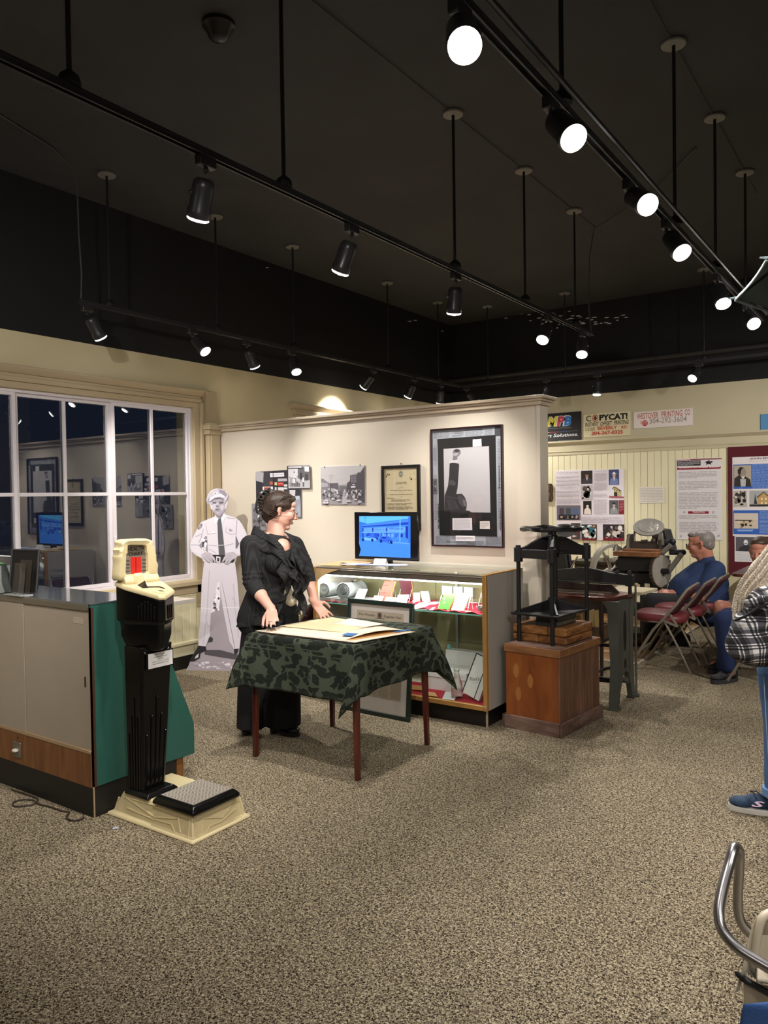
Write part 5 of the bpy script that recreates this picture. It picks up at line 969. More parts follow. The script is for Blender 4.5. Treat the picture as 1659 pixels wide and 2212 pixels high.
p2 = Pr((c0.x, PY-.0385, c1.z), (1, 0, 0), (0, 0, 1), 4); w_ = c1.x-c0.x; h_ = c0.z-c1.z; p2.lines(.008, .01, w_-.008, h_-.008, 5, '66666c', .3); p2.build(cp)
# charter
t, pr = framed('framed_charter', 'black framed charter certificate partly behind the television', 'framed picture', -3.580, -3.215, 1.280, 1.799, PY, .024, m_bfr, .022, 'd3c4a2')
W_ = .365
pr.rect(.03, .03, W_-.03, .519-.03, 'cdbf9c'); pr.blobs(.26, .36, W_-.03, .48, 10, ['c4b08a', 'b8a47c'], .12); pr.blobs(.03, .40, .09, .48, 5, ['c4b08a'], .2)
u, v = pr.q(866, 1024); pr.ell(u, v, .020, .026, '55655c', 24); pr.ell(u, v, .016, .021, 'c0b594', 24); pr.ell(u, v, .013, .018, '6c7a6e', 20); pr.rect(u-.009, v-.006, u+.009, v+.004, 'c0b594'); pr.rect(u-.005, v-.016, u+.005, v-.008, '4a564e')
def Tc(body, y, w_, h_, c='4a4638', x=None, **k_): u_, v_ = pr.q(x or 867, y); pr.text(body, u_, v_, w=w_, h=h_, c=c, center=True, **k_)
Tc('CHARTER', 1046, .105, .019, space=1.1); Tc('of the', 1051, .014, .005); Tc('ORGANIZATION', 1054.5, .05, .005); Tc('Monongalia County, West Virginia', 1061, .205, .014, shear=.2); Tc('BRANCH OF THE', 1063.5, .05, .004); Tc('National Association for the Advancement of Colored People', 1069, .22, .0075, bold=.03); Tc('(NAACP)', 1073, .03, .004)
for v0, n, a_, b_ in ((.252, 1, .05, .15), (.23, 2, .09, .27), (.20, 2, .05, .30), (.165, 3, .05, .30), (.13, 2, .08, .27), (.08, 3, .08, .27)): pr.lines(a_, v0, b_, v0+.009*n, n, '6a614c', .34, .8, .3)
pr.build(t); tag(MB().ell((-3.395, PY-.006, 1.81), .006, 8).build('nail', m_bfr, t))
# street photographs on boards
def board(name, label, cat, x0, x1, z0, z1, yb, th, seed, edge='d8d6d4', group=None):
    t = thing(name, label, cat, ((x0+x1)/2, yb, z0), group=group); MB().box(x0, x1, yb-th, yb-.001, z0, z1).build('board', mat('board_'+edge, edge, .6), t, smooth=0); return t, Pr((x0, yb-th, z0), (1, 0, 0), (0, 0, 1), seed)
t, pr = board('street_photograph', 'black and white photograph of a busy street of cars, right of the woman', 'photograph', -4.226, -3.758, 1.489, 1.815, PY, .006, 5)
pr.crop(6.38, 540, 990); G = pr.pp
G([(975, 120), (1585, 98), (1588, 640), (985, 640)], '8e8a8e'); G([(975, 120), (1585, 98), (1520, 190), (1380, 235), (1380, 300), (1330, 360), (1230, 370), (1110, 345), (985, 290)], 'b4b0b2')
G([(978, 280), (1010, 280), (1070, 330), (1110, 345), (1180, 345), (1215, 340), (1225, 400), (1280, 430), (1240, 540), (985, 560)], '77737a'); G([(1100, 345), (1215, 340), (1220, 420), (1180, 520), (1110, 500)], '5a565c'); G([(980, 330), (1070, 345), (1080, 390), (985, 400)], '9c989e')
G([(1380, 232), (1475, 228), (1490, 190), (1520, 200), (1580, 110), (1585, 620), (1400, 540), (1330, 440), (1340, 340), (1380, 310)], '4c484e'); G([(1385, 240), (1470, 236), (1475, 330), (1390, 340)], '5e5a62')
for k in range(4):
    for j in range(4): G([(1395+k*20, 250+j*24), (1408+k*20, 249+j*24), (1408+k*20, 259+j*24), (1395+k*20, 260+j*24)], '8a868e')
G([(1395, 385), (1455, 380), (1458, 402), (1398, 405)], 'd8d6da'); G([(1410, 358), (1450, 355), (1450, 368), (1412, 370)], 'c8c6ca'); G([(1240, 380), (1330, 380), (1350, 470), (1420, 560), (1150, 560), (1230, 460)], '69656b'); G([(1290, 430), (1320, 430), (1345, 630), (1270, 636)], 'a8a4a8')
pr.blobs(*pr.q(540+1180/6.38, 990+560/6.38), *pr.q(540+1560/6.38, 990+420/6.38), 70, ['b8b4b8', '4a464c', '8c888e', '6a666c'], .035); pr.blobs(*pr.q(540+990/6.38, 990+570/6.38), *pr.q(540+1230/6.38, 990+400/6.38), 60, ['a8a4a8', '4a464c', '8c888e', 'c8c4c8'], .05)
for cx_, cy_, s_ in ((1050, 610, 1.5), (1060, 580, 1.0), (1150, 560, .9), (1230, 580, 1), (1365, 590, 1.1), (1460, 570, .9), (1520, 600, 1.0), (1300, 500, .5), (1350, 520, .5), (1240, 520, .5)):
    u, v = pr.q(540+cx_/6.38, 990+cy_/6.38); pr.ell(u, v, .021*s_, .009*s_, 'c9c6ca', 12); pr.ell(u, v+.007*s_, .012*s_, .007*s_, 'a09ca2', 10); pr.rect(u-.018*s_, v-.009*s_, u+.018*s_, v-.006*s_, '3a373c')
pr.pl([(1118, 560), (1120, 225)], .002, '3a373c'); pr.pl([(1118, 235), (1165, 242)], .0015, '4a474c'); pr.pl([(985, 238), (1115, 240)], .0008, '8a868c'); pr.pl([(1098, 250), (1100, 500)], .001, '5a575c'); pr.pl([(1170, 300), (1270, 295), (1350, 270)], .0008, '9a969c')
pr.build(t)
for x, z in ((-4.18, 1.812), (-3.80, 1.815), (-4.16, 1.49), (-3.82, 1.49)): MB().ell((x, PY-.009, z), .005, 8).build('pin', m_bfr, t)
t, pr = board('downtown_photograph', 'large downtown photograph with red soft drink signs behind the woman', 'photograph', -4.99, -4.45, 1.372, 1.793, PY, .008, 6, '77757a')
G = pr.crop(6.38, 540, 990).pp
G([(78, 185), (705, 150), (712, 815), (88, 815)], '6a676c'); G([(78, 185), (120, 182), (190, 200), (190, 350), (85, 310)], 'a5a2a8'); G([(85, 310), (180, 335), (260, 380), (180, 400), (170, 800), (88, 800)], '2c2a2f'); G([(190, 180), (330, 170), (330, 500), (180, 390)], '3a383d')
G([(330, 170), (530, 165), (530, 400), (330, 400)], '2c2a30'); G([(265, 195), (480, 185), (482, 262), (272, 272)], '1c1a1e'); G([(275, 205), (470, 196), (474, 250), (280, 262)], 'dcdade'); pr.lines(*pr.q(540+290/6.38, 990+245/6.38), *pr.q(540+462/6.38, 990+215/6.38), 3, '77757a', .3)
G([(175, 392), (318, 390), (318, 500), (180, 500)], 'd9d6d8'); G([(195, 400), (290, 400), (290, 458), (200, 460)], 'b0342c'); G([(380, 330), (465, 330), (467, 375), (385, 378)], 'b83a2e'); G([(385, 278), (510, 278), (515, 315), (385, 320)], 'a8a5aa'); G([(388, 400), (465, 400), (468, 440), (388, 440)], 'cfccce'); G([(395, 445), (472, 445), (474, 480), (400, 480)], 'c4c1c4'); G([(336, 385), (380, 385), (382, 470), (338, 470)], '1c1a1e'); G([(345, 400), (370, 400), (372, 458), (347, 458)], 'dcdade'); G([(340, 330), (375, 330), (375, 372), (342, 372)], 'c9b88a'); G([(470, 360), (528, 358), (528, 388), (472, 390)], 'cfccce'); G([(470, 402), (520, 402), (520, 425), (470, 428)], 'cfccce'); G([(275, 320), (318, 320), (318, 365), (275, 365)], 'b05a50')
pr.text('67', pr.q(540+347/6.38, 990)[0], pr.q(594, 990+445/6.38)[1], w=.016, h=.018, c='1c1a1e'); pr.pl([(205, 430), (245, 418), (285, 436)], .002, 'e8e0e0'); pr.pl([(392, 355), (425, 345), (458, 358)], .002, 'e8e0e0')
G([(470, 430), (700, 430), (700, 540), (640, 600), (480, 560)], '2e2c30'); G([(548, 435), (630, 435), (625, 520), (552, 520)], 'b9b6ba'); G([(480, 440), (545, 440), (545, 540), (480, 540)], '3a383c'); G([(500, 545), (620, 540), (600, 600), (520, 580)], 'c9c6ca'); G([(625, 520), (690, 515), (690, 560), (640, 575)], 'a8b0ba'); G([(580, 590), (640, 575), (700, 560), (710, 808), (560, 808)], '8c8e96'); G([(650, 700), (690, 620), (695, 800), (660, 805)], '9ea0a6')
pr.blobs(*pr.q(540+100/6.38, 990+780/6.38), *pr.q(540+560/6.38, 990+480/6.38), 40, ['4a484c', '2c2a2f', '8a888c', '5a585c'], .05); pr.pl([(322, 175), (324, 520)], .004, '111013')
pr.build(t)
t, pr = board('crowd_photograph', 'small black and white photograph of people outside a shop, overlapping the downtown one', 'photograph', -4.600, -4.345, 1.632, 1.833, PY-.010, .008, 7, '2c2a2e')
G = pr.crop(6.38, 540, 990).pp
G([(525, 100), (820, 92), (832, 410), (532, 415)], '8f8d90'); G([(528, 150), (660, 145), (660, 400), (532, 410)], 'c2c0c4'); G([(660, 140), (820, 100), (825, 300), (660, 290)], '5c5a5e'); G([(750, 115), (812, 112), (815, 185), (755, 180)], 'd6d4d8'); G([(690, 200), (720, 200), (722, 290), (692, 290)], '2e2c30'); G([(760, 215), (800, 215), (800, 310), (760, 300)], '3e3c40'); G([(660, 330), (825, 300), (828, 405), (540, 410), (560, 380)], 'a9a7aa')
for cx_ in (545, 568, 590, 612, 634, 656, 680, 738):
    top = 245+((cx_*7) % 30); u, v = pr.q(540+cx_/6.38, 990+(top+8)/6.38); pr.ell(u, v, .005, .006, '4a484c', 8); G([(cx_-12, top+15), (cx_+12, top+15), (cx_+10, top+75), (cx_-10, top+75)], ['d4d2d6', '8a888c', 'b4b2b6'][cx_ % 3]); G([(cx_-9, top+75), (cx_+9, top+75), (cx_+8, 390), (cx_-7, 390)], ['5a585c', '9a989c'][cx_ % 2])
G([(525, 110), (722, 104), (722, 136), (528, 140)], '1e1c20'); G([(533, 115), (716, 110), (716, 130), (534, 134)], 'e4e2e6'); pr.pl([(550, 124), (700, 120)], .0025, '77757a'); u, v = pr.q(540+605/6.38, 990+182/6.38); pr.ell(u, v, .009, .010, '77757a', 12); pr.ell(u, v, .007, .008, 'c2c0c4', 12); pr.build(t)
t, pr = board('street_photograph', 'black and white photograph mostly hidden behind the woman hair clip', 'photograph', -5.04, -4.72, 1.26, 1.505, PY-.012, .006, 9)
pr.rect(0, 0, .32, .245, '8d8b90'); pr.blobs(0, 0, .32, .245, 70, ['3a383c', 'c4c2c6', 'e4e2e6', '5a585c', '77757a'], .09); pr.build(t)
# framed old newspaper leaning against the case
t = thing('framed_newspaper', 'dark green frame holding an old newspaper, leaning against the display case', 'framed picture', (-3.165, 4.40, 0), rot=(R(-5), 0, R(-2)))
m_gfr = mat('dark_green_frame', '1e2a24', .4); w_, h_, fw = .585, .812, .030
for (a, b, c, d) in ((-w_/2, w_/2, 0, fw), (-w_/2, w_/2, h_-fw, h_), (-w_/2, -w_/2+fw, fw, h_-fw), (w_/2-fw, w_/2, fw, h_-fw)): MB().box(a, b, -.012, .012, c, d).build('frame_rail', m_gfr, t, bevel=.003, local=True)
MB().box(-w_/2+.01, w_/2-.01, .0, .008, .01, h_-.01).build('mount', mat('grey_cream_mount', 'd0c8be', .7), t, local=True, smooth=0)
MB().box(-w_/2+.02, w_/2-.02, -.006, -.0045, .02, h_-.02).build('glazing', m_clear2, t, local=True, smooth=0)
pr = Pr((-w_/2, -.0, 0), (1, 0, 0), (0, 0, 1), 11); pr.rect(.03, h_-.055, w_-.03, h_-.03, 'a39a8c'); pr.rect(.085, .13, w_-.085, h_-.080, '8c8072'); pr.rect(.0865, .1315, w_-.0865, h_-.0815, 'b8aa96')
pr.text('The Weekly', .10, h_-.122, w=.15, h=.022, c='5c5244', bold=.02); pr.text('Register Star', .33, h_-.122, w=.155, h=.022, c='5c5244', bold=.02); pr.ell(w_/2, h_-.107, .022, .024, '77695a', 18); pr.ell(w_/2, h_-.105, .012, .015, '4e453a', 14); pr.line((w_/2-.04, h_-.127), (w_/2+.045, h_-.127), .005, '5c5244')
for k in range(4): pr.lines(.095+k*.105, .14, .19+k*.105, h_-.14, 52, '968a78', .35, .9, .4)
pr.mb.build('print', print_mat(), t, smooth=0, local=True)
# ================= right: pedestal, book press =================
m_ply = wood('orange_plywood', '9c5a2c', '7a3f1c', .45, (5, 5, 1.2), 2.2); m_plank = wood('dusty_brown_board', '8a6450', '5f4233', .6, (12, 12, 1), 2.5); m_tan = wood('tan_trim_board', '9c6d45', '7d5333', .5, (3, 3, 12), 2.5); m_dusty = wood('dusty_skirt_board', '8a6f62', '5e463c', .65, (3, 3, 12), 2.5)
m_iron = mat('black_cast_iron', (.012, .012, .013), .42, spec=.5, bump=.1, bs=60)
PC = V((-2.055, 4.925, 0)); RZ = R(-5.5)
t = thing('pedestal', 'wooden pedestal box with plywood front and board sides under the book press', 'pedestal', tuple(PC), RZ)
def lb(p, name, m, x0, x1, y0, y1, z0, z1, bev=.003, **k): return MB().box(x0, x1, y0, y1, z0, z1).build(name, m, p, local=True, bevel=bev, smooth=0, **k)
fx0, fx1, fy0, fy1 = -.195, .202, -.285, .295
lb(t, 'front_panel', m_ply, fx0, fx1-.012, fy0, fy0+.012, .085, .505, label='orange plywood front')
lb(t, 'core', m_kick, fx0+.004, fx1-.02, fy0+.013, fy1-.004, .02, .50)
fp_ = lb(t, 'left_board', m_plank, fx0-.001, fx0+.01, fy0+.012, fy1, .085, .505)
ys = [fy0, fy0+.115, fy0+.285, fy0+.455, fy1]
for a, b in zip(ys, ys[1:]): lb(t, 'plank', m_plank, fx1-.012, fx1, a+.0015, b-.0015, .085, .505)
for a in (fy0-.008,): MB().prism([(fx0-.008, fy0-.008), (fx1+.008, fy0-.008), (fx1+.008, fy1+.008), (fx0-.008, fy1+.008)], 'z', .505, .556).build('top_board', m_tan, t, local=True, bevel=.004)
MB().box(fx0+.005, fx1-.005, fy0+.005, fy1-.005, .556, .558).build('dusty_top', m_dusty, t, local=True, smooth=0)
for (a, b, c, d) in ((fx0-.016, fx1+.016, fy0-.02, fy0), (fx1, fx1+.018, fy0-.02, fy1+.018), (fx0-.018, fx0, fy0-.02, fy1+.018)): lb(t, 'skirt_board', m_dusty, a, b, c, d, 0, .088)
m_patch = mat('plywood_patch', 'a8703a', .45)
for (x, z) in ((-.115, .385), (-.01, .33), (-.10, .235)): MB().prism([(x+.022*math.cos(a_)**3*.9 if 0 else x+.021*math.sin(a_)*abs(math.sin(a_))**.3, z+.048*math.cos(a_)) for a_ in [2*PI*k/20 for k in range(20)]], 'y', fy0-.0008, fy0+.001).build('patch', m_patch, t, local=True, smooth=0)
t = thing('wood_block', 'thick worn butcher-block slab inside the press', 'wood block', (PC.x, PC.y, .558), RZ)
m_but = wood('worn_block_wood', 'b07a45', '5a3218', .55, (2, 2, 7), 5); 
for k, (z0, z1) in enumerate(((0, .052), (.053, .112))):
    for (a, b) in (((-.222, -.03), (-.029, .178)) if k == 0 else ((-.222, .04), (.041, .178))):
        MB().box(a, b, -.146, .25, z0, z1).build('block_piece', m_but, t, local=True, bevel=.014, bseg=3)
bz = .671
for k, (w, o, z, c) in enumerate(((.125, 0, bz, '2c2f2c'), (.12, .006, bz+.035, '343834'))):
    t = thing('ledger_book', ('lower' if k == 0 else 'upper')+' of two dark ledgers squeezed under the press plate', 'book', (PC.x, PC.y, z), RZ)
    MB().box(-.06+o, .10+o, -.12, .16, 0, .004).box(-.06+o, .10+o, -.12, .16, .03, .034).box(-.06+o, .10+o, -.122, -.117, 0, .034).build('cover', mat('dark_ledger_%d' % k, c, .6), t, local=True, bevel=.001)
    MB().box(-.056+o, .096+o, -.116, .156, .004, .03).build('pages', mat('grey_page_block', '6a6658', .8), t, local=True, smooth=0)
t = thing('book_press', 'black cast-iron standing book press with a handwheel on top', 'book press', (PC.x, PC.y, .558), RZ)
c4 = {'fl': (-.16, -.165), 'fr': (.10, -.185), 'br': (.12, .28), 'bl': (-.12, .28)}
zt0, zt1 = .55, .635
for k, (x, y) in c4.items():
    MB().cyl((x, y, -.001), (x, y, zt0), .0145, n=14).build('column', m_iron, t, local=True)
    MB().cyl((x, y, zt0-.01), (x, y, zt1), .030, n=16).cyl((x, y, zt1), (x, y, zt1+.016), .021, .019, n=6).build('corner_boss', m_iron, t, local=True, bevel=.002)
hub = V((-.02, .05, 0))
mb = MB()
def beam(a, b, z0, z1, w, up=(0, 0, 1)):
    a = V((*c4[a], (z0+z1)/2)); b = V((*c4[b], (z0+z1)/2)); mb.bar(a, b, w, z1-z0)
beam('fl', 'fr', .565, .625, .03); beam('bl', 'br', .565, .625, .03)
for k in c4:       # arched ribs rising from each corner to the screw boss
    x, y = c4[k]; n = 8; d = V((hub.x-x, hub.y-y, 0)); L_ = d.length; d.normalize(); s_ = V((-d.y, d.x, 0))*.014; vs = []
    for i in range(n+1):
        f = i/n; top = .63+.075*sm01(f*1.25); bot = .555+.055*math.sin(min(1, f*1.1)*PI/2)
        p_ = V((x, y, 0))+d*L_*f; vs += [p_+s_+V((0, 0, bot)), p_-s_+V((0, 0, bot)), p_-s_+V((0, 0, top)), p_+s_+V((0, 0, top))]
    fs = [(0, 1, 2, 3), (n*4+3, n*4+2, n*4+1, n*4)]
    for i in range(n):
        for q in range(4): fs.append((i*4+q, i*4+(q+1) % 4, (i+1)*4+(q+1) % 4, (i+1)*4+q)[::-1])
    mb.add(vs, fs)
mb.cyl((hub.x, hub.y, .59), (hub.x, hub.y, .715), .05, .042, n=20); mb.build('head_frame', m_iron, t, local=True, bevel=.004)
mb = MB(); nt_ = 26
for i in range(nt_): z = .16+i*.0165; mb.lathe([(.0155, 0), (.019, .005), (.019, .009), (.0155, .0145)], (hub.x, hub.y, z), n=12, cap=False)
mb.cyl((hub.x, hub.y, .15), (hub.x, hub.y, .74), .0155, n=12); mb.build('screw', m_iron, t, local=True)
wz = .757; wh = MB(); n = 48
wh.tube([(hub.x+.205*math.cos(2*PI*k/n), hub.y+.205*math.sin(2*PI*k/n), wz+.003*math.sin(k*PI/4)) for k in range(n)], [.0155+.0015*math.cos(k*PI/3) for k in range(n)], 10, closed=True)
for k in range(4): a_ = k*PI/2+.4; wh.bar((hub.x+.02*math.cos(a_), hub.y+.02*math.sin(a_), wz-.004), (hub.x+.195*math.cos(a_), hub.y+.195*math.sin(a_), wz), .026, .010)
wh.cyl((hub.x, hub.y, wz-.055), (hub.x, hub.y, wz+.016), .034, .03, n=20).cyl((hub.x, hub.y, .715), (hub.x, hub.y, wz-.055), .026, n=16); wh.build('handwheel', mat('glossy_black_wheel', (.01, .01, .011), .2, coat=.5), t, local=True)
pz = .184; pl2 = MB().box(-.185, .15, -.21, .235, pz, pz+.014)
pl2.build('platen', m_iron, t, local=True, bevel=.003)
mb = MB(); mb.cyl((hub.x, hub.y, pz+.012), (hub.x, hub.y, pz+.10), .045, .032, n=18)
for (x, y) in ((-.175, -.19), (.14, -.19), (.14, .22), (-.175, .22)):
    d = V((x-hub.x, y-hub.y, 0)); s_ = V((-d.y, d.x, 0)).normalized()*.006; a = hub+V((0, 0, pz+.012)); e = V((x, y, pz+.013)); tp = hub+d*.12+V((0, 0, pz+.085)); te = e+V((0, 0, .010))
    mb.add([a-s_, a+s_, e+s_, e-s_, tp-s_, tp+s_, te+s_, te-s_], [(0, 3, 2, 1), (4, 5, 6, 7), (0, 1, 5, 4), (2, 3, 7, 6), (1, 2, 6, 5), (3, 0, 4, 7)])
mb.cyl((-.21, -.18, pz+.007), (-.16, -.18, pz+.007), .008, n=8); mb.build('platen_ribs', m_iron, t, local=True)
# ---------------- paper cutter on cast legs ----------------
m_gleg = mat('grey_green_cast_leg', '4b4d45', .6, var=.12, vs=6, bump=.15, bs=25); m_ctop = wood('oiled_red_brown_top', '5a3026', '32180f', .18, (1, 8, 1), 3, coat=.4)
t = thing('paper_cutter', 'old paper cutter with a red-brown wooden bed on grey-green cast legs', 'paper cutter', (-2.13, 5.65, 0))
for X in (-1.80, -2.47):
    prof = [(5.415, .775), (5.87, .775), (5.87, .70), (5.83, .60), (5.81, .35), (5.865, .0), (5.80, .0), (5.755, .12), (5.70, .215), (5.64, .24), (5.58, .215), (5.52, .12), (5.475, 0), (5.41, 0), (5.435, .15), (5.46, .35), (5.45, .60), (5.415, .70)]
    MB().prism(prof, 'x', X-.02, X+.02).build('end_frame', m_gleg, t, bevel=.004)
    mb = MB(); loft(mb, [[(X-.035, 5.405, 0), (X+.035, 5.405, 0), (X+.035, 5.425, 0), (X-.035, 5.425, 0)], [(X-.028, 5.43, .33), (X+.028, 5.43, .33), (X+.028, 5.45, .33), (X-.028, 5.45, .33)], [(X-.045, 5.42, .72), (X+.045, 5.42, .72), (X+.045, 5.44, .72), (X-.045, 5.44, .72)], [(X-.075, 5.40, .778), (X+.045, 5.40, .778), (X+.045, 5.44, .778), (X-.075, 5.44, .778)]])
    mb.build('leg_flange', m_gleg, t, bevel=.003)
    for (yc, zc_, a_, b_) in ((5.62, .54, .035, .15), (5.62, .30, .028, .035)): MB().prism([(yc+a_*math.cos(2*PI*k/18), zc_+b_*math.sin(2*PI*k/18)) for k in range(18)], 'x', X-.0215, X+.0215).build('opening', m_kick, t, smooth=0)
    MB().box(X-.04, X+.04, 5.395, 5.45, 0, .012).box(X-.03, X+.03, 5.80, 5.88, 0, .012).build('foot', m_gleg, t, bevel=.004)
MB().bar((-2.45, 5.62, .42), (-1.82, 5.62, .42), .03, .022).bar((-2.45, 5.62, .16), (-1.82, 5.62, .16), .03, .035).build('cross_rail', m_iron, t)
mb = MB()
for s_ in (-1, 1): MB().tube([(-2.13+s_*.31, 5.64, .40-.13), (-2.13+s_*.2, 5.64, .24), (-2.13+s_*.08, 5.64, .18)], .012, 8).build('brace', m_gleg, t)
MB().cyl((-1.9, 5.66, .165), (-1.775, 5.66, .165), .022, n=12).build('axle_stub', m_gleg, t)
MB().prism([(-2.52, 5.40), (-1.845, 5.40), (-1.80, 5.44), (-1.745, 5.78), (-1.76, 5.82), (-2.52, 5.82)], 'z', .778, .804).build('bed', m_ctop, t, bevel=.004)
MB().prism([(-2.0, 5.84), (-1.72, 5.84), (-1.69, 6.16), (-2.0, 6.16)], 'z', .780, .802).build('rear_bed', mat('pale_worn_bed', 'b8ad90', .25, var=.08, vs=6), t, bevel=.003)
bm = [(-2.50, .955), (-2.30, .965), (-2.13, .985), (-2.06, .985), (-1.90, .955), (-1.80, .948), (-1.735, .945), (-1.735, .865), (-1.80, .868), (-2.50, .868)]
MB().prism([(x, z) for x, z in bm], 'y', 5.68, 5.72).build('clamp_beam', m_iron, t, bevel=.003)
MB().box(-2.42, -1.86, 5.665, 5.68, .875, .882).build('beam_lip', mat('worn_grey_iron', '4a4c4c', .4, metal=.3), t)
MB().prism([(-2.40, .805), (-1.84, .805), (-1.87, .835), (-1.9, .862), (-2.40, .862)], 'y', 5.69, 5.71).build('blade', mat('dark_brown_steel', '3a2c28', .35, metal=.5), t, bevel=.002)
MB().box(-2.40, -1.88, 5.60, 5.66, .805, .815).box(-2.25, -1.95, 5.50, 5.53, .805, .812).tube([(-2.15, 5.45, .809), (-2.08, 5.48, .812), (-2.02, 5.52, .812), (-1.9, 5.52, .809)], .006, 6).build('fence_guide', mat('grey_brown_guide', '5c524a', .4, metal=.4), t)
for x in (-2.47, -1.765): MB().cyl((x, 5.70, .80), (x, 5.70, .87), .014, n=10).build('beam_post', m_iron, t)
for x in (-1.86, -1.765): MB().cyl((x, 5.70, .945), (x, 5.70, .965), .018, n=12).cyl((x, 5.70, .965), (x, 5.70, .975), .010, n=8).build('beam_bolt', m_iron, t)
MB().cyl((-1.73, 5.72, .04), (-1.73, 5.72, .87), .008, n=8).cyl((-1.75, 5.72, .05), (-1.71, 5.72, .05), .014, n=8).build('pull_rod', m_gleg, t)
for x in (-2.35, -2.22, -2.08, -1.98): MB().cyl((x, 5.675, .848), (x, 5.683, .848), .008, n=8).build('blade_bolt', m_iron, t)
# ---------------- behind it: work table, crate, standing lamp-shaped ink disc, gear ----------------
t = thing('work_table', 'dark wooden work table behind the paper cutter', 'table', (-2.62, 6.55, 0)); m_dkw = wood('dark_table_wood', '2e1d14', '1a100a', .5, (3, 10, 3), 3)
MB().box(-3.1, -2.17, 6.35, 6.80, .70, .725).build('tabletop', m_dkw, t, bevel=.003); MB().box(-3.06, -2.2, 6.37, 6.39, .60, .70).build('apron', m_dkw, t)
for x, y in ((-3.05, 6.38), (-2.22, 6.38), (-3.05, 6.77), (-2.22, 6.77)): MB().cyl((x, y, 0), (x, y, .70), .014, .024, n=10).build('leg', m_dkw, t)
MB().box(-3.02, -2.24, 6.42, 6.75, .26, .28).build('lower_shelf', m_dkw, t, bevel=.002)
m_cr = wood('brown_crate_wood', '5a4430', '3a2a1c', .6, (2, 2, 10), 3); t = thing('crate', 'brown wooden crate holding folded papers under the work table', 'crate', (-2.42, 6.58, .281))
for a in ((-2.60, -2.26, 6.44, 6.455), (-2.60, -2.26, 6.71, 6.725), (-2.60, -2.585, 6.455, 6.71), (-2.275, -2.26, 6.455, 6.71)): MB().box(*a, .292, .40).build('side_board', m_cr, t, bevel=.002)
MB().box(-2.60, -2.26, 6.44, 6.725, .281, .292).build('bottom', m_cr, t)
for k in range(4): x = -2.54+k*.065; tag(MB().add([(x, 6.47, .295), (x+.05, 6.47, .295), (x-.03, 6.47, .50+.03*(k % 2)), (x+.02, 6.50, .52), (x, 6.68, .295), (x+.05, 6.68, .295), (x-.03, 6.68, .50), (x+.02, 6.68, .52)], [(0, 1, 3, 2), (5, 4, 6, 7), (1, 5, 7, 3), (4, 0, 2, 6), (2, 3, 7, 6), (0, 4, 5, 1)]).build('paper_bundle', mat('yellowed_paper_%d' % (k % 2), ('a08858', '8a744a')[k % 2], .7), None, smooth=0), ['first', 'second', 'third', 'fourth'][k]+' folded yellowed bundle from the left in the crate', 'paper', 'folded papers in the crate')
c = at(1219, 1145, Y=6.6); t = thing('proof_press', 'small dark press whose grey ink disc shows behind the handwheel', 'printing press', (c.x, 6.6, .726))
zc_ = c.z
MB().box(c.x-.13, c.x+.10, 6.50, 6.74, .726, .80).prism([(c.x-.10, .80), (c.x+.05, .80), (c.x+.02, 1.0), (c.x-.02, zc_-.02), (c.x-.06, zc_-.02), (c.x-.08, 1.0)], 'y', 6.56, 6.60).prism([(c.x-.10, .80), (c.x+.05, .80), (c.x+.02, 1.0), (c.x-.06, 1.0)], 'y', 6.66, 6.70).build('body', m_iron, t, bevel=.004)
dn = V((.12, -.42, .9)).normalized(); MB().lathe([(.001, -.012), (.115, -.012), (.12, -.006), (.12, 0), (.001, 0)], (c.x, 6.58, zc_), dn, 36, cap=False).build('ink_disc', mat('grey_ink_disc', '5b5957', .45, metal=.4), t)
MB().tube([(c.x+.02, 6.55, .84), (c.x+.10, 6.5, .90), (c.x+.16, 6.5, 1.0)], .008, 8).tube([(c.x+.10, 6.52, .80), (c.x+.13, 6.5, .87), (c.x+.15, 6.48, .86)], .009, 8).build('lever', m_chr, t)
for k, (x, z, lb_) in enumerate(((-2.95, .93, 'dark'), (-2.80, .90, 'brown'))):
    tag(MB().box(x, x+.12, 6.62, 6.66, .726, z+.12).build('upright_board', mat('board_brown_%d' % k, ('241c18', '4a3326')[k], .6), None, bevel=.002), lb_+' upright board leaning at the back of the work table', 'board')
# low desk far behind with jars
t = thing('side_table', 'dark side table against the beadboard wall with small jars on it', 'table', (-3.0, 9.2, 0)); MB().box(-3.5, -2.45, 8.95, 9.5, .70, .74).box(-3.46, -2.5, 9.0, 9.45, .55, .70).build('tabletop', mat('olive_brown_cabinet', '3a3628', .6), t, bevel=.003)
for x, y in ((-3.45, 9.0), (-2.5, 9.0), (-3.45, 9.44), (-2.5, 9.44)): MB().box(x-.02, x+.02, y-.02, y+.02, 0, .55).build('leg', MATS['olive_brown_cabinet'], t)
for k, (x, c_, h_) in enumerate(((-3.2, 'd8d8d4', .09), (-3.08, '77706a', .07), (-2.97, 'e4e2dc', .08), (-2.85, 'b07a52', .05))):
    t = thing('jar', ['white', 'grey', 'cream', 'short tan'][k]+' jar on the side table behind the presses', 'jar', (x, 9.05, .741), group='jars on the side table'); MB().lathe([(.03, 0), (.034, .01), (.034, h_*.75), (.025, h_*.85)], (x, 9.05, .741), n=16).build('jar_body', mat('jar_%d' % k, c_, .4), t); MB().cyl((x, 9.05, .741+h_*.85), (x, 9.05, .741+h_), .027, n=16).build('lid', mat('jar_lid', '8a8a86', .4), t)
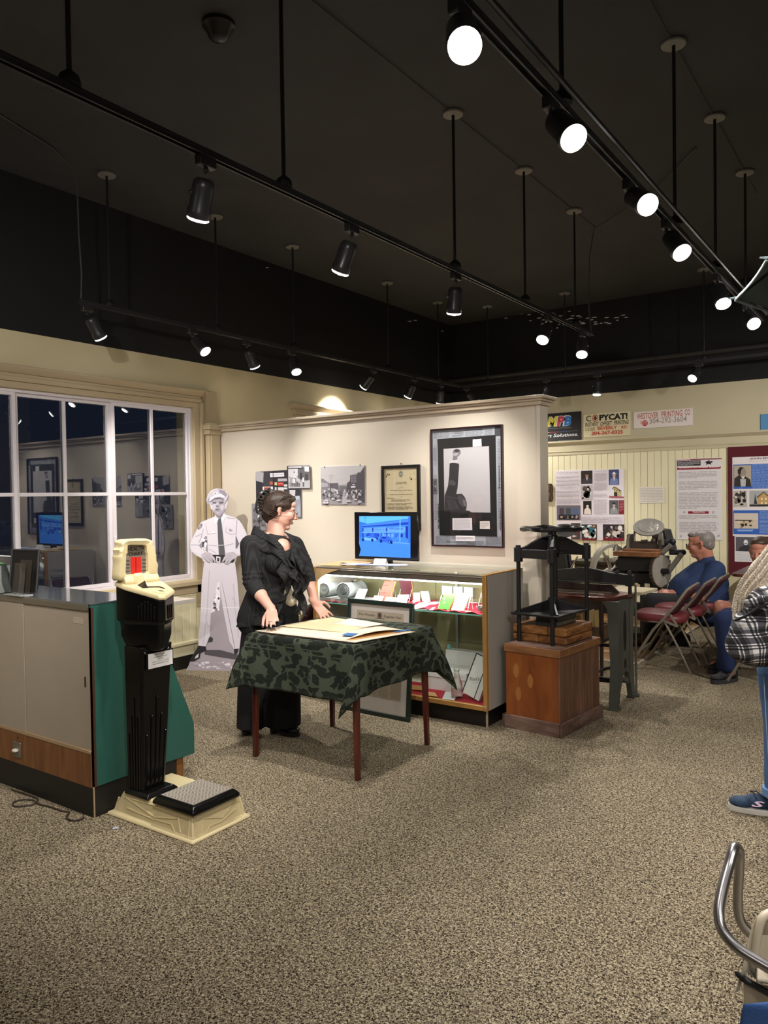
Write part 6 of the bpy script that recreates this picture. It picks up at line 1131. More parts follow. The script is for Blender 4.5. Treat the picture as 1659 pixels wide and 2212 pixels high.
# ---------------- platen printing press ----------------
def W(x, y, Y): p_ = at(x, y, Y=Y); return p_.x, p_.z
PO = .72     # how far behind the first estimate the press stands
t = thing('printing_press', 'large black platen printing press with a round ink disc, flywheel and gear', 'printing press', (-2.4, 8.22, 0))
m_pr = mat('press_black', (.010, .010, .011), .5, spec=.4); m_prg = mat('press_worn_grey', '77746c', .45, metal=.4, var=.1, vs=9); m_prb = mat('press_brown_grease', '3a3029', .55, var=.1, vs=8)
def pb(name, m, x0, y0, x1, y1, Ya, Yb, bev=.005, **k):
    Ya += PO; Yb += PO; a = at(x0, y1, Y=Ya); b = at(x1, y0, Y=Ya); return MB().box(a.x, b.x, Ya, Yb, a.z, b.z).build(name, m, t, bevel=bev, **k)
pb('bed_frame', m_pr, 1334, 1206, 1424, 1232, 7.3, 7.7); pb('lower_beam', m_pr, 1345, 1240, 1424, 1258, 7.35, 7.75)
for x0, x1 in ((1338, 1352), (1378, 1388), (1404, 1420)): pb('side_frame', m_pr, x0, 1215, x1, 1262, 7.40, 7.65)
for x0, x1 in ((1352, 1361), (1383, 1389)): pb('leg', m_pr, x0, 1245, x1, 1398, 7.38, 7.44)
pb('leg', m_pr, 1404, 1255, 1424, 1392, 7.4, 7.5); pb('treadle_bar', m_pr, 1352, 1306, 1420, 1322, 7.36, 7.46); pb('base_foot', m_pr, 1340, 1372, 1425, 1388, 7.3, 7.7)
pb('feed_board', wood('press_feed_board', '8a5a34', '5f3a20', .45, (2, 8, 2), 3), 1324, 1194, 1420, 1201, 7.22, 7.45); pb('feed_board', MATS['press_feed_board'], 1345, 1188, 1420, 1193, 7.30, 7.55)
pb('ink_fountain', m_prb, 1358, 1171, 1426, 1191, 7.50, 7.62); pb('fountain_end', m_prb, 1354, 1155, 1361, 1193, 7.46, 7.64); pb('fountain_end', m_prb, 1422, 1166, 1429, 1193, 7.46, 7.64)
MB().bar((lambda q: (q.x, 7.5+PO, q.z))(at(1341, 1192, Y=7.5+PO)), (lambda q: (q.x, 7.5+PO, q.z))(at(1356, 1177, Y=7.5+PO)), .02, .02).build('left_arm', m_prg, t)
def P3(x, y, Y): q = at(x, y, Y=Y+PO); return V((q.x, Y+PO, q.z))
MB().tube([P3(1356, 1190, 7.45), P3(1356, 1165, 7.45), P3(1360, 1153, 7.45)], [.02, .014, .008], 8).build('side_lever', m_prg, t); MB().tube([P3(1329, 1190, 7.3), P3(1330, 1183, 7.3), P3(1333, 1175, 7.3)], [.03, .02, .008], 8).build('throw_off_lever', m_prg, t)
dc = P3(1401, 1138, 7.6); dn = V((.12, -.52, .84)).normalized()
dk = MB().lathe([(.001, -.02), (.145, -.02), (.158, -.012), (.158, 0), (.106, .0), (.104, .003), (.001, .003)], dc, dn, 44, cap=False).build('ink_disc', mat('grey_brown_disc', '6a665e', .5, metal=.3), t)
MB().lathe([(.103, .0035), (.07, .0045), (.04, .004), (.001, .0045)], dc, dn, 40, cap=False).build('shiny_centre', mat('brushed_disc_centre', 'b9b6aa', .25, metal=.8, bump=.4, bs=30), dk)
MB().tube([P3(1371, 1172, 7.55), P3(1370, 1158, 7.55), P3(1372, 1142, 7.58)], .012, 8).build('disc_arm', m_prg, t)
MB().prism([W(1408, 1173, 7.6+PO), W(1410, 1155, 7.6+PO), W(1420, 1143, 7.6+PO), W(1436, 1145, 7.6+PO), W(1440, 1160, 7.6+PO), W(1450, 1190, 7.6+PO), W(1424, 1192, 7.6+PO)], 'y', 7.60+PO, 7.85+PO).build('roller_saddle', m_pr, t, bevel=.006)
MB().ell(P3(1418, 1160, 7.55), (.05, .04, .04), 10).ell(P3(1412, 1168, 7.5), (.03, .03, .03), 8).cyl(P3(1385, 1170, 7.5), P3(1398, 1169, 7.5), .018, n=10).build('roller_hooks', m_prb, t)
MB().prism([W(1420, 1176, 7.5+PO), W(1424, 1152, 7.5+PO), W(1432, 1150, 7.5+PO), W(1436, 1178, 7.5+PO)], 'y', 7.47+PO, 7.50+PO).build('grey_lever_plate', m_prg, t, bevel=.003)
MB().cyl(P3(1438, 1172, 7.5), P3(1456, 1172, 7.5), .03, n=12).cyl(P3(1447, 1193, 7.45), P3(1475, 1193, 7.45), .028, n=12).ell(P3(1453, 1170, 7.48), .035, 10).ell(P3(1476, 1193, 7.45), .03, 10).build('shaft', mat('blue_black_shaft', '1b2027', .4), t)
for a, b in (((1450, 1177), (1430, 1195)), ((1473, 1196), (1444, 1235))): MB().bar(P3(*a, 7.4), P3(*b, 7.4), .035, .05).build('connecting_rod', m_prg, t, bevel=.006)
gc = P3(1429, 1234, 7.33); gn = V((.93, -.3, .05)).normalized(); n = 56; prof = []; x_, y_, d_ = frame_of(gn); gr = .18
mb = MB(); vs = []
for z_ in (-.028, .0):
    for k in range(n): r_ = gr*(1.0 if k % 2 else .955); a_ = 2*PI*k/n; vs.append(gc+d_*z_+x_*(r_*math.cos(a_))+y_*(r_*math.sin(a_)))
mb.add(vs, [tuple(range(n))[::-1], tuple(range(n, 2*n))]+[(k, (k+1) % n, (k+1) % n+n, k+n) for k in range(n)]); gd = mb.build('gear', m_prb, t, smooth=0)
MB().lathe([(gr*.92, 0), (gr*.92, .006), (gr*.6, .007), (.001, .007)], gc, gn, 36, cap=False).build('gear_face', mat('dusty_grey_gear_face', '8b857a', .6, var=.08, vs=14), gd)
MB().cyl(gc, gc+gn*.07, .03, n=12).build('crank_pin', m_pr, t)
fc = P3(1318, 1235, 7.5); fn_ = V((.93, -.36, 0)).normalized(); x_, y_, d_ = frame_of(fn_)
mb = MB(); R_ = .30
for (r0, r1) in ((R_, R_-.035),):
    vs = []; n = 44
    for rr, h in ((r0, -.03), (r0, .03), (r1, .03), (r1, -.03)):
        vs += [fc+d_*h+x_*(rr*math.cos(2*PI*k/n))+y_*(rr*math.sin(2*PI*k/n)) for k in range(n)]
    mb.add(vs, [(i*n+k, i*n+(k+1) % n, ((i+1) % 4)*n+(k+1) % n, ((i+1) % 4)*n+k) for i in range(4) for k in range(n)])
for k in range(5):
    a_ = 2*PI*k/5+.3; pts = []
    for i in range(6): f = i/5; aa = a_+.5*math.sin(f*PI*.5); rr = .03+(R_-.06)*f; pts.append(fc+x_*(rr*math.cos(aa))+y_*(rr*math.sin(aa)))
    mb.tube(pts, [.02-.008*i/5 for i in range(6)], 8)
mb.cyl(fc-fn_*.04, fc+fn_*.05, .04, n=14); mb.build('flywheel', mat('pale_grey_flywheel', 'a9a498', .4, metal=.3), t)
MB().cyl(fc, P3(1352, 1222, 7.5), .022, n=10).ell(P3(1338, 1217, 7.4), .05, 10).build('main_shaft', m_pr, t)
MB().prism([W(1354, 1398, 7.36+PO), W(1361, 1398, 7.36+PO), W(1361, 1300, 7.36+PO), W(1354, 1300, 7.36+PO)], 'y', 7.36+PO, 7.37+PO).build('treadle_rod', m_prg, t)
# ---------------- folding chairs ----------------
m_cf = mat('taupe_chair_steel', '857c6f', .4, metal=.3); m_cu = mat('burgundy_vinyl', '6b2c30', .45, bump=.05, bs=40); m_cb = mat('dark_burgundy_fabric', '3c161c', .7)
def folding_chair(label, loc, rz, group='burgundy folding chairs'):
    t = thing('folding_chair', label, 'chair', loc, rz, group); w = .225; T = lambda *a, **k: MB().tube(*a, **k)
    for s in (-1, 1):
        y = s*w
        T([(-.51, y, .01), (-.30, y, .36), (-.10, y, .60), (-.045, y, .685), (-.02, y*.97, .722), (.0, y*.85, .738)], .012, n=8).build('front_leg', m_cf, t, local=True)
        T([(.0, y*.9, .01), (-.12, y*.9, .26), (-.21, y*.9, .43)], .010, n=8).build('rear_leg', m_cf, t, local=True)
        MB().bar((-.24, y*.96, .455), (-.10, y*.96, .40), .02, .004, up=(0, 1, 0)).bar((-.10, y*.96, .40), (-.16, y*.96, .50), .02, .004, up=(0, 1, 0)).build('hinge_plate', m_cf, t, local=True)
        MB().cyl((-.515, y, 0), (-.50, y, .03), .014, n=8).build('rubber_foot', m_cf, t, local=True); MB().cyl((.003, y*.9, 0), (-.01, y*.9, .03), .014, n=8).build('rubber_foot', m_cf, t, local=True)
    T([(.0, -w*.85, .738), (.008, 0, .744), (.0, w*.85, .738)], .0105, n=8).build('top_rail', m_cf, t, local=True)
    T([(-.41, -w, .17), (-.40, 0, .185), (-.41, w, .17)], .008, n=8).build('front_stretcher', m_cf, t, local=True); T([(-.06, -w*.9, .135), (-.06, w*.9, .135)], .008, n=8).build('rear_stretcher', m_cf, t, local=True)
    def seat(u, v):
        a_ = 2*PI*u; r_ = min(1, v*1.0); ex = .215; ey = .205; cx_, sy_ = math.cos(a_), math.sin(a_); k = (abs(cx_)**3.2+abs(sy_)**3.2)**(-1/3.2); return (-.275+ex*cx_*k*r_, ey*sy_*k*r_, 0)
    secs = []
    for sc, z in ((.96, .418), (1.0, .43), (1.03, .455), (1.0, .480), (.9, .492), (.6, .498), (.05, .499)): secs.append([(lambda p_: (-.275+(p_[0]+.275)*sc, p_[1]*sc, z+.02*(-.275-p_[0])/.215*.3))(seat(k/28, 1)) for k in range(28)])
    loft(MB(), secs); mb = MB(); loft(mb, secs); mb.build('seat', m_cu, t, local=True, smooth=60)
    T([(-.275+.215*math.cos(a_), .207*math.sin(a_), .425) for a_ in [2*PI*k/24 for k in range(24)]], .007, n=6, closed=True).build('seat_rim', m_cf, t, local=True)
    def bk(u, v): y = (u-.5)*2*w*.88; z = .50+.232*v; x = -.175+.175*v+.02*(1-(2*u-1)**2); return (x, y, z)
    o = MB().grid(bk, 10, 8).build('backrest', m_cb, t, local=True, smooth=180, solid=.034)
    return t
ch = folding_chair('nearest empty burgundy folding chair in the row', (-1.615, 7.03, 0), R(3))
dup(ch, (-1.575, 7.50, 0), R(2), 'second empty burgundy folding chair, between the nearest one and the seated man')
dup(ch, (-1.55, 7.98, 0), R(2), 'burgundy folding chair the man in blue is sitting on')
dup(ch, (-.80, 6.92, 0), R(5), 'burgundy folding chair mostly hidden behind the standing person')
dup(ch, (-.98, 7.40, 0), R(3), 'burgundy folding chair with the sandalled person')
dup(ch, (-3.87, 4.74, 0), R(4), 'burgundy folding chair between the woman and the display case')
for k, z in enumerate((.498, .56)): tag(MB().cyl((-4.06, 4.66, z+.006), (-4.06, 4.66, z+.06), .05, n=20).build('tin', mat('yellow_tin', 'a8962e', .4), None, bevel=.004), ('lower' if k == 0 else 'upper')+' yellow tin on the chair behind the woman', 'tin')
# brown table at the back right
t = thing('dining_table', 'polished red-brown table with rounded corners behind the seated man', 'table', (-.6, 8.75, 0)); m_tt = wood('polished_red_wood', '6a3a30', '4a2420', .28, (1, 6, 1), 2.5, coat=.15)
x0, x1, y0, y1, r_ = -1.53, .35, 8.10, 9.45, .12; pts = []
for cx_, cy_, a0 in ((x1-r_, y1-r_, 0), (x0+r_, y1-r_, PI/2), (x0+r_, y0+r_, PI), (x1-r_, y0+r_, 1.5*PI)): pts += [(cx_+r_*math.cos(a0+k*PI/16), cy_+r_*math.sin(a0+k*PI/16)) for k in range(9)]
MB().prism(pts, 'z', .715, .745).build('tabletop', m_tt, t, bevel=.005); MB().box(x0+.15, x1-.15, y0+.12, y1-.12, .62, .715).build('apron', m_tt, t)
for x in (x0+.2, x1-.2):
    for y in (y0+.17, y1-.17): MB().box(x-.035, x+.035, y-.035, y+.035, 0, .63).build('leg', m_tt, t, bevel=.006)
# ---------------- back wall boards and signs ----------------
def sign(name, label, cat, px, Y=YB-.0, th=.012, edge='d8d4cc', off=.02, seed=1, rnd_=False):
    q = [at(*p_, Y=YB-off) for p_ in px]; x0 = min(q[0].x, q[3].x); x1 = max(q[1].x, q[2].x); z0 = min(p_.z for p_ in q); z1 = max(p_.z for p_ in q)
    t = thing(name, label, cat, ((x0+x1)/2, YB-off, z0)); MB().box(x0, x1, YB-off-th, YB-off, z0, z1).build('board', mat('signboard_'+edge, edge, .5), t, bevel=.002)
    return t, Pr((x0, YB-off-th, z0), (1, 0, 0), (0, 0, 1), seed), x1-x0, z1-z0
t, pr, w_, h_ = sign('printing_sign', 'black sign with three big letters in yellow, pink and blue', 'sign', [(1120, 962), (1256, 957), (1256, 889), (1120, 899)], edge='1c1b1d', off=.002)
pr.crop(7.373, 1180, 880); Q = lambda x, y: pr.q(1180+x/7.373, 880+y/7.373)
def Ts(body, x0, x1, yb, yt, c, **k_): a_, e_ = Q(x0, yb), Q(x1, yb-(x1-x0)*.045); pr.text(body, a_[0], a_[1], w=e_[0]-a_[0], h=abs(Q(x0, yt)[1]-a_[1]), c=c, **k_)
for dx in (-4, 4): Ts('MPB', 16+dx, 400+dx, 316, 150, 'd8d8d8', shear=.2, bold=.09)
for bdy, a0, a1, c in (('M', 20, 178, 'd8cc3a'), ('P', 178, 290, 'c83a58'), ('B', 280, 405, '2a74c0')): Ts(bdy, a0, a1, 312 if bdy == 'M' else (305 if bdy == 'P' else 292), 150 if bdy == 'M' else 145, c, shear=.2, bold=.05)
Ts('www.MorgantownPrinting.com', 10, 390, 355, 330, '8a8a8c', shear=.2); Ts('Expert Solutions.', -180, 508, 510, 440, 'e8e8ea', shear=.25, bold=.01); Ts('www.morgantownprinting.com', 190, 480, 545, 525, '8a8a8c', shear=.2)
for a0, a1, c in ((0, 45, 'e0e0e0'), (50, 205, 'b03a3a'), (210, 350, '3a5a8c'), (350, 500, '5a5a5e')): pr.line(Q(a0, 405-a0*.07), Q(a1, 405-a1*.07), .006, c)
pr.line(Q(290, 560), Q(290, 582), .006, 'c8c8c8'); pr.build(t)
t, pr, w_, h_ = sign('printing_sign', 'cream printing sign with black heading and red phone number', 'sign', [(1261, 946), (1362, 940), (1362, 888), (1261, 896)], edge='d6cba6', off=.002)
Ts('C', 632, 715, 232, 135, '5c584a', bold=.03); u, v = Q(780, 172); pr.ell(u, v, .040, .047, 'a83a2c', 22); pr.ell(u, v, .032, .038, 'd6cba6', 22); pr.ell(u, v, .022, .027, '5a2a24', 16); pr.poly([(u-.012, v+.02), (u-.02, v+.045), (u-.002, v+.028), (u+.016, v+.045), (u+.012, v+.02)], 'a83a2c')
Ts('PYCAT!', 845, 1298, 215, 115, '1a1a1a', bold=.05); Ts('INSTANT', 618, 840, 312, 245, '3a382e', shear=.25, bold=.01); Ts('OFFSET', 862, 1050, 296, 230, '1e1d1a', shear=.25, bold=.01); Ts('PRINTING', 1075, 1315, 278, 210, '1e1d1a', shear=.25, bold=.01)
Ts('1228', 625, 775, 380, 325, '9a8a6a', bold=.02); Ts('BEVERLY', 818, 1130, 362, 308, 'c0452e', bold=.03); Ts('RD', 1198, 1285, 338, 292, 'c0452e', bold=.03); Ts('304-367-0325', 722, 1222, 448, 385, 'b83e2a', bold=.03); pr.build(t)
t, pr, w_, h_ = sign('printing_sign', 'pale pinkish sign with thin red lettering and a red round logo', 'sign', [(1369, 927), (1497, 919), (1497, 881), (1369, 892)], edge='d9cfc8', off=.002)
pr.rect(.012, .012, w_-.012, h_-.012, 'ded6d0'); K = lambda x, y: pr.q(1160+x/3.325, 860+y/3.325)
for bdy, a0, a1, yb in (('WESTOVER', 718, 872, 152), ('PRINTING', 895, 1045, 138), ('CO', 1062, 1100, 124)): a_ = K(a0, yb); e_ = K(a1, yb); pr.text(bdy, a_[0], a_[1], w=e_[0]-a_[0], h=.072, c='b0574e', bold=.01)
a_, e_ = K(808, 186), K(1076, 172); pr.text('304-292-3604', a_[0], a_[1], w=e_[0]-a_[0], h=.07, c='9c8a84', bold=.01)
u, v = K(775, 180); pr.ell(u, v, .036, .036, 'b8343a', 22); 
for k in range(3): pr.line((u-.026, v+.016-k*.016), (u+.028, v+.020-k*.014), .004, 'ded6d0')
u, v = K(750, 175); pr.ell(u, v, .014, .022, 'd8a8a0', 10); pr.build(t)
t, pr, w_, h_ = sign('blue_sign', 'small blue sign cut off by the right edge of the picture', 'sign', [(1643, 931), (1720, 926), (1720, 890), (1643, 896)], edge='4a7fae', off=.002); pr.rect(.01, .01, w_-.01, h_-.01, '4f86b4'); pr.build(t)
# poster boards
m_p = YB-.016
t, pr, w_, h_ = sign('exhibit_board', 'white exhibit board covered with old portraits and text columns', 'poster', [(1201, 1165), (1348, 1168), (1348, 1012), (1201, 1018)], th=.008, edge='dcd4da', off=.018)
pr.crop(7.373, 1180, 880); G = pr.pp
def pic(x0, y0, x1, y1, c, n=0, cols=(), seed=2, sz=.16):
    a = pr.q(1180+x0/7.373, 880+y1/7.373); b = pr.q(1180+x1/7.373, 880+y0/7.373); pr.rect(a[0], a[1], b[0], b[1], c)
    if n: pr.blobs(a[0], a[1], b[0], b[1], n, list(cols), sz)
    return a, b
def por(x0, y0, x1, y1, bg, coat_, face, hat=None):
    a, b = pic(x0, y0, x1, y1, bg); w, h = b[0]-a[0], b[1]-a[1]; X = lambda u: a[0]+w*u; Z = lambda v: a[1]+h*v
    pr.poly([(X(.08), Z(.02)), (X(.14), Z(.36)), (X(.38), Z(.50)), (X(.66), Z(.50)), (X(.90), Z(.34)), (X(.95), Z(.02))], coat_); pr.poly([(X(.45), Z(.50)), (X(.52), Z(.22)), (X(.6), Z(.50))], 'd8d4d0'); pr.ell(X(.52), Z(.64), w*.15, h*.15, face, 12)
    pr.poly([(X(.38), Z(.70)), (X(.42), Z(.84)), (X(.62), Z(.84)), (X(.67), Z(.70))], hat or '2a2420'); 
    if hat: pr.rect(X(.28), Z(.72), X(.78), Z(.755), hat)
por(556, 1005, 735, 1220, '241a16', '3c3a40', '9a7058', '2e2220'); por(590, 1490, 720, 1705, '1c1a1a', 'ddd2c8', 'e4d6c8'); por(998, 988, 1158, 1238, '3a4468', '6f7da8', 'c8a08a', 'ccd4e4'); por(1005, 1478, 1150, 1700, '55565a', '8a8c8e', 'a89c90', '1c1a1c')
pic(1158, 1478, 1240, 1700, '7a1424'); pr.lines(*pr.q(1180+1165/7.373, 880+1660/7.373), *pr.q(1180+1232/7.373, 880+1490/7.373), 7, 'c88a90', .35)
pic(558, 1240, 738, 1475, 'b8b0b4', 16, ('1e1a1c', '2c2628', 'e4dedc', '5a4c4a'), sz=.22); pic(1003, 1258, 1238, 1445, 'd8d4dc')
G([(1075, 1420), (1080, 1310), (1045, 1300), (1075, 1262), (1120, 1262), (1200, 1330), (1200, 1425)], 'b5a878'); G([(1045, 1302), (1078, 1262), (1200, 1328), (1195, 1338), (1080, 1275), (1055, 1305)], '4a4038'); G([(1080, 1350), (1130, 1345), (1135, 1420), (1085, 1420)], '2a221e'); G([(1005, 1410), (1240, 1420), (1238, 1445), (1005, 1440)], 'a0545c')
for k in range(3): G([(1080+k*40, 1300+k*10), (1094+k*40, 1303+k*10), (1094+k*40, 1325+k*8), (1080+k*40, 1322+k*8)], '2f2a28')
pic(172, 1560, 545, 1790, '6a6470'); 
for x0, c in ((212, '4a4048'), (320, '3f4a52'), (428, '4a6490')): pic(x0, 1605, x0+72, 1715, c)
pic(200, 1710, 520, 1785, '1c1c22', 24, ('16161c', '3a3436', 'a89088'), sz=.05); pic(400, 1845, 545, 2100, '4a3c3a', 12, ('1c1a1e', 'c8b8b0', '8a4438')); pic(565, 1865, 808, 2110, '2c3038', 30, ('b8743c', '14505c', 'd8d4d0', '1a1a1e', '3a6a78', 'e4e0dc'), sz=.15); pic(908, 1865, 1245, 2115, '2a2428', 46, ('e4dcd8', '1a181c', '77605a', 'c8bcb4', '3c3434'), sz=.09); pic(908, 2085, 1245, 2118, '7a1424'); pic(565, 2092, 808, 2112, '7a1424')
for x0, y0, x1, y1, n in ((165, 1090, 540, 1130, 3), (165, 1145, 540, 1190, 4), (165, 1205, 540, 1250, 4), (230, 1268, 480, 1290, 2), (165, 1325, 540, 1365, 4), (165, 1380, 540, 1430, 5), (165, 1450, 540, 1545, 8), (762, 1040, 975, 1180, 13), (762, 1195, 975, 1325, 12), (762, 1370, 975, 1425, 5), (762, 1465, 975, 1500, 4), (762, 1510, 975, 1700, 16), (560, 1740, 1235, 1790, 4), (560, 1795, 1235, 1840, 4)): a = pr.q(1180+x0/7.373, 880+y1/7.373); b = pr.q(1180+x1/7.373, 880+y0/7.373); pr.lines(*a, *b, n, 'a9a1ae', .38, .7, .2)
for x0, x1, y, h, s_ in ((178, 520, 1052, .009, 'MONONGALIA COUNTY TURN OF CENTURY'), (765, 970, 1025, .008, 'MONONGALIA COUNTY MAYORS')): a_ = pr.q(1180+x0/7.373, 880+y/7.373); e_ = pr.q(1180+x1/7.373, 880+y/7.373); pr.text(s_, *a_, w=e_[0]-a_[0], h=h*1.3, c='857d8a')
pr.build(t)
t, pr, w_, h_ = sign('text_card', 'small blank-looking white text card between the two large boards', 'poster', [(1381, 1087), (1435, 1086), (1435, 1051), (1380, 1053)], th=.004, edge='dcd6cc', off=.018); pr.lines(.015, .015, w_-.015, h_-.015, 9, 'a8a49c', .3, .8, .15); pr.build(t)
t, pr, w_, h_ = sign('newspaper_board', 'tall white text board with a black horse rider above a red heading', 'poster', [(1464, 1164), (1560, 1167), (1559, 989), (1461, 992)], th=.008, edge='dcd8da', off=.018)
pr.crop(7.575, 1440, 970); Q = lambda x, y: pr.q(1440+x/7.575, 970+y/7.575); G = pr.pp
def RR(x0, y0, x1, y1, c): a, b = Q(x0, y1), Q(x1, y0); pr.rect(*a, *b, c); return a, b
RR(165, 168, 900, 178, 'b87a80'); G([(390, 165), (902, 148), (902, 160), (390, 176)], '6a1020'); a, b = RR(170, 185, 556, 282, '222024'); pr.lines(a[0]+.008, a[1]+.006, b[0]-.008, b[1]-.006, 5, 'b8b4b8', .45, .7, .2); RR(172, 282, 885, 342, '8a1226')
for body, x0, x1, yb, h in (("Morgantown's First Newspaper Established", 200, 870, 326, .022), ('Friends and Fortune', 430, 625, 1040, .012)):
    if h < .02: RR(352, 1018, 690, 1058, '8a1226')
    a_, e_ = Q(x0, yb), Q(x1, yb); pr.text(body, *a_, w=e_[0]-a_[0], h=h*1.2, c='f0e4e6', bold=.04)
G([(650, 200), (680, 195), (690, 180), (702, 180), (706, 205), (735, 195), (752, 200), (755, 215), (735, 222), (722, 240), (735, 262), (705, 245), (670, 245), (655, 265), (645, 245), (655, 225), (615, 225), (640, 212)], '141214')
for x0, y0, y1, n in ((200, 355, 485, 5), (200, 515, 670, 6), (200, 700, 980, 11), (205, 1080, 1150, 3), (208, 1185, 1365, 7)): pr.lines(*Q(x0, y1), *Q(845, y0), n, 'b3abac', .45, .5, .22)
for x, y in ((288, 1035), (762, 1035), (232, 1425), (850, 1415)): u, v = Q(x, y); pr.ell(u, v, .012, .012, '6a666c', 10); pr.ell(u, v, .008, .008, 'dcd8da', 10); pr.line((u-.01, v-.012), (u+.012, v+.01), .002, '6a666c')
pr.build(t)
q0 = at(1573, 966, Y=YB-.018)
tag(MB().box(q0.x, q0.x+1.1, YB-.040, YB-.018, .58, q0.z).build('maroon_panel', mat('dark_maroon_felt', '54101c', .8), None, bevel=.003), 'dark maroon display panel mounted behind the blue history boards', 'panel')
yb2 = .041
t, pr, w_, h_ = sign('history_board', 'white and blue history board with portrait and house, on the maroon panel', 'poster', [(1584, 1158), (1700, 1158), (1700, 984), (1582, 988)], th=.006, edge='e2dcdc', off=yb2)
G = pr.crop(7.575, 1440, 970).pp; Q = lambda x, y: pr.q(1440+x/7.575, 970+y/7.575)
def RR(x0, y0, x1, y1, c): a, b = Q(x0, y1), Q(x1, y0); pr.rect(*a, *b, c); return a, b
RR(1345, 132, 1900, 205, 'b8b0b4'); RR(1350, 138, 1895, 200, 'e2dcdc'); a_ = Q(1368, 184); pr.text('JOHN EDWARDS', *a_, w=.34, h=.030, c='3c3a44', bold=.02)
RR(1092, 228, 1950, 655, '2a5cb4'); RR(1102, 262, 1385, 616, 'b0a494'); G([(1105, 615), (1110, 480), (1180, 430), (1160, 350), (1200, 295), (1260, 300), (1300, 360), (1280, 440), (1370, 500), (1384, 614)], '2a2624'); u, v = Q(1248, 385); pr.ell(u, v, .036, .058, '9a8a7c', 16); G([(1165, 400), (1165, 340), (1205, 295), (1260, 305), (1225, 340), (1210, 420)], '1c1816'); G([(1205, 490), (1300, 490), (1290, 612), (1215, 612)], 'b8b8b8'); G([(1225, 450), (1280, 440), (1270, 480), (1235, 485)], 'd8d4cc')
pr.lines(*Q(1402, 645), *Q(1900, 235), 22, '8fb0e0', .35, .7, .15); pr.lines(*Q(1195, 642), *Q(1300, 630), 1, 'b8cce8', .4)
def pic2(x0, y0, x1, y1, c, n, cols, sz=.14): a, b = RR(x0, y0, x1, y1, c); pr.blobs(*a, *b, n, cols, sz)
pic2(1092, 682, 1315, 948, 'bab2a8', 22, ['3a3430', '77706a', 'dcd6cc', '1e1a18']); RR(1200, 682, 1212, 840, '2a2624'); RR(1358, 676, 1700, 940, 'a8aaa8'); G([(1480, 900), (1490, 780), (1590, 700), (1660, 770), (1700, 760), (1700, 905)], 'c09a62'); G([(1470, 790), (1590, 694), (1665, 765), (1655, 775), (1590, 712), (1485, 800)], '3a2c20'); G([(1430, 900), (1440, 800), (1450, 720), (1460, 800), (1485, 900)], '2c2a28'); RR(1358, 905, 1700, 940, '241e1a')
for x, y in ((1545, 800), (1610, 800), (1545, 870), (1612, 870)): RR(x, y, x+26, y+34, 'efe4b8')
RR(1092, 1000, 1950, 1392, '2f5fb6'); pic2(1105, 1050, 1500, 1300, 'cdbfae', 34, ['3a302a', '8a7a68', 'c8b890', '1e1a18', 'd8ccb8'], .07); RR(1105, 1050, 1500, 1155, 'd2c6b8'); RR(1120, 1158, 1400, 1175, '4a3c34'); pr.lines(*Q(1520, 1380), *Q(1900, 1010), 18, '9ab6e4', .35, .7, .15); G([(1145, 1318), (1425, 1318), (1405, 1345), (1170, 1345)], '8fb0e0'); pr.build(t)
t, pr, w_, h_ = sign('portrait_board', 'small black and white portrait of a man with a moustache, on the maroon panel', 'poster', [(1587, 1192), (1634, 1192), (1634, 1158), (1587, 1158)], th=.004, edge='e2e0e2', off=yb2)
pr.rect(.012, .008, w_-.012, h_-.012, '57545c'); c_ = (w_*.52, h_*.60); pr.poly([(w_*.15, .009), (w_*.25, h_*.3), (w_*.45, h_*.42), (w_*.62, h_*.42), (w_*.85, h_*.28), (w_*.9, .009)], '2c2a30'); pr.ell(*c_, w_*.10, h_*.17, 'e2e0e4', 14); pr.poly([(c_[0]-.018, c_[1]-.018), (c_[0]+.018, c_[1]-.018), (c_[0]+.012, c_[1]-.010), (c_[0]-.012, c_[1]-.010)], '3a383c'); pr.build(t)
t, pr, w_, h_ = sign('caption_sheet', 'white caption sheet under the moustached portrait', 'poster', [(1587, 1213), (1634, 1213), (1634, 1192), (1587, 1192)], th=.003, edge='e4e2e2', off=yb2); pr.lines(.01, .01, w_-.01, h_-.01, 8, 'a4a0a2', .35, .8, .15); pr.build(t)
t = thing('wooden_plaque', 'dark carved wooden plaque by the edge of the partition', 'plaque', (-4.08, YB-.02, 1.45)); MB().prism([(-4.16, 1.46), (-4.02, 1.45), (-4.0, 1.50), (-4.01, 1.56), (-4.0, 1.62), (-4.02, 1.69), (-4.16, 1.70)], 'y', YB-.05, YB-.018).build('slab', wood('carved_dark_wood', '5a3a24', '2e1c10', .6, (6, 6, 6), 6), t, bevel=.006)
for z in (1.50, 1.60): MB().box(-4.13, -4.03, YB-.056, YB-.049, z, z+.06).build('carving', wood('carved_light_wood', '6e4c30', '40281a', .6, (6, 6, 6), 6), t, bevel=.008)
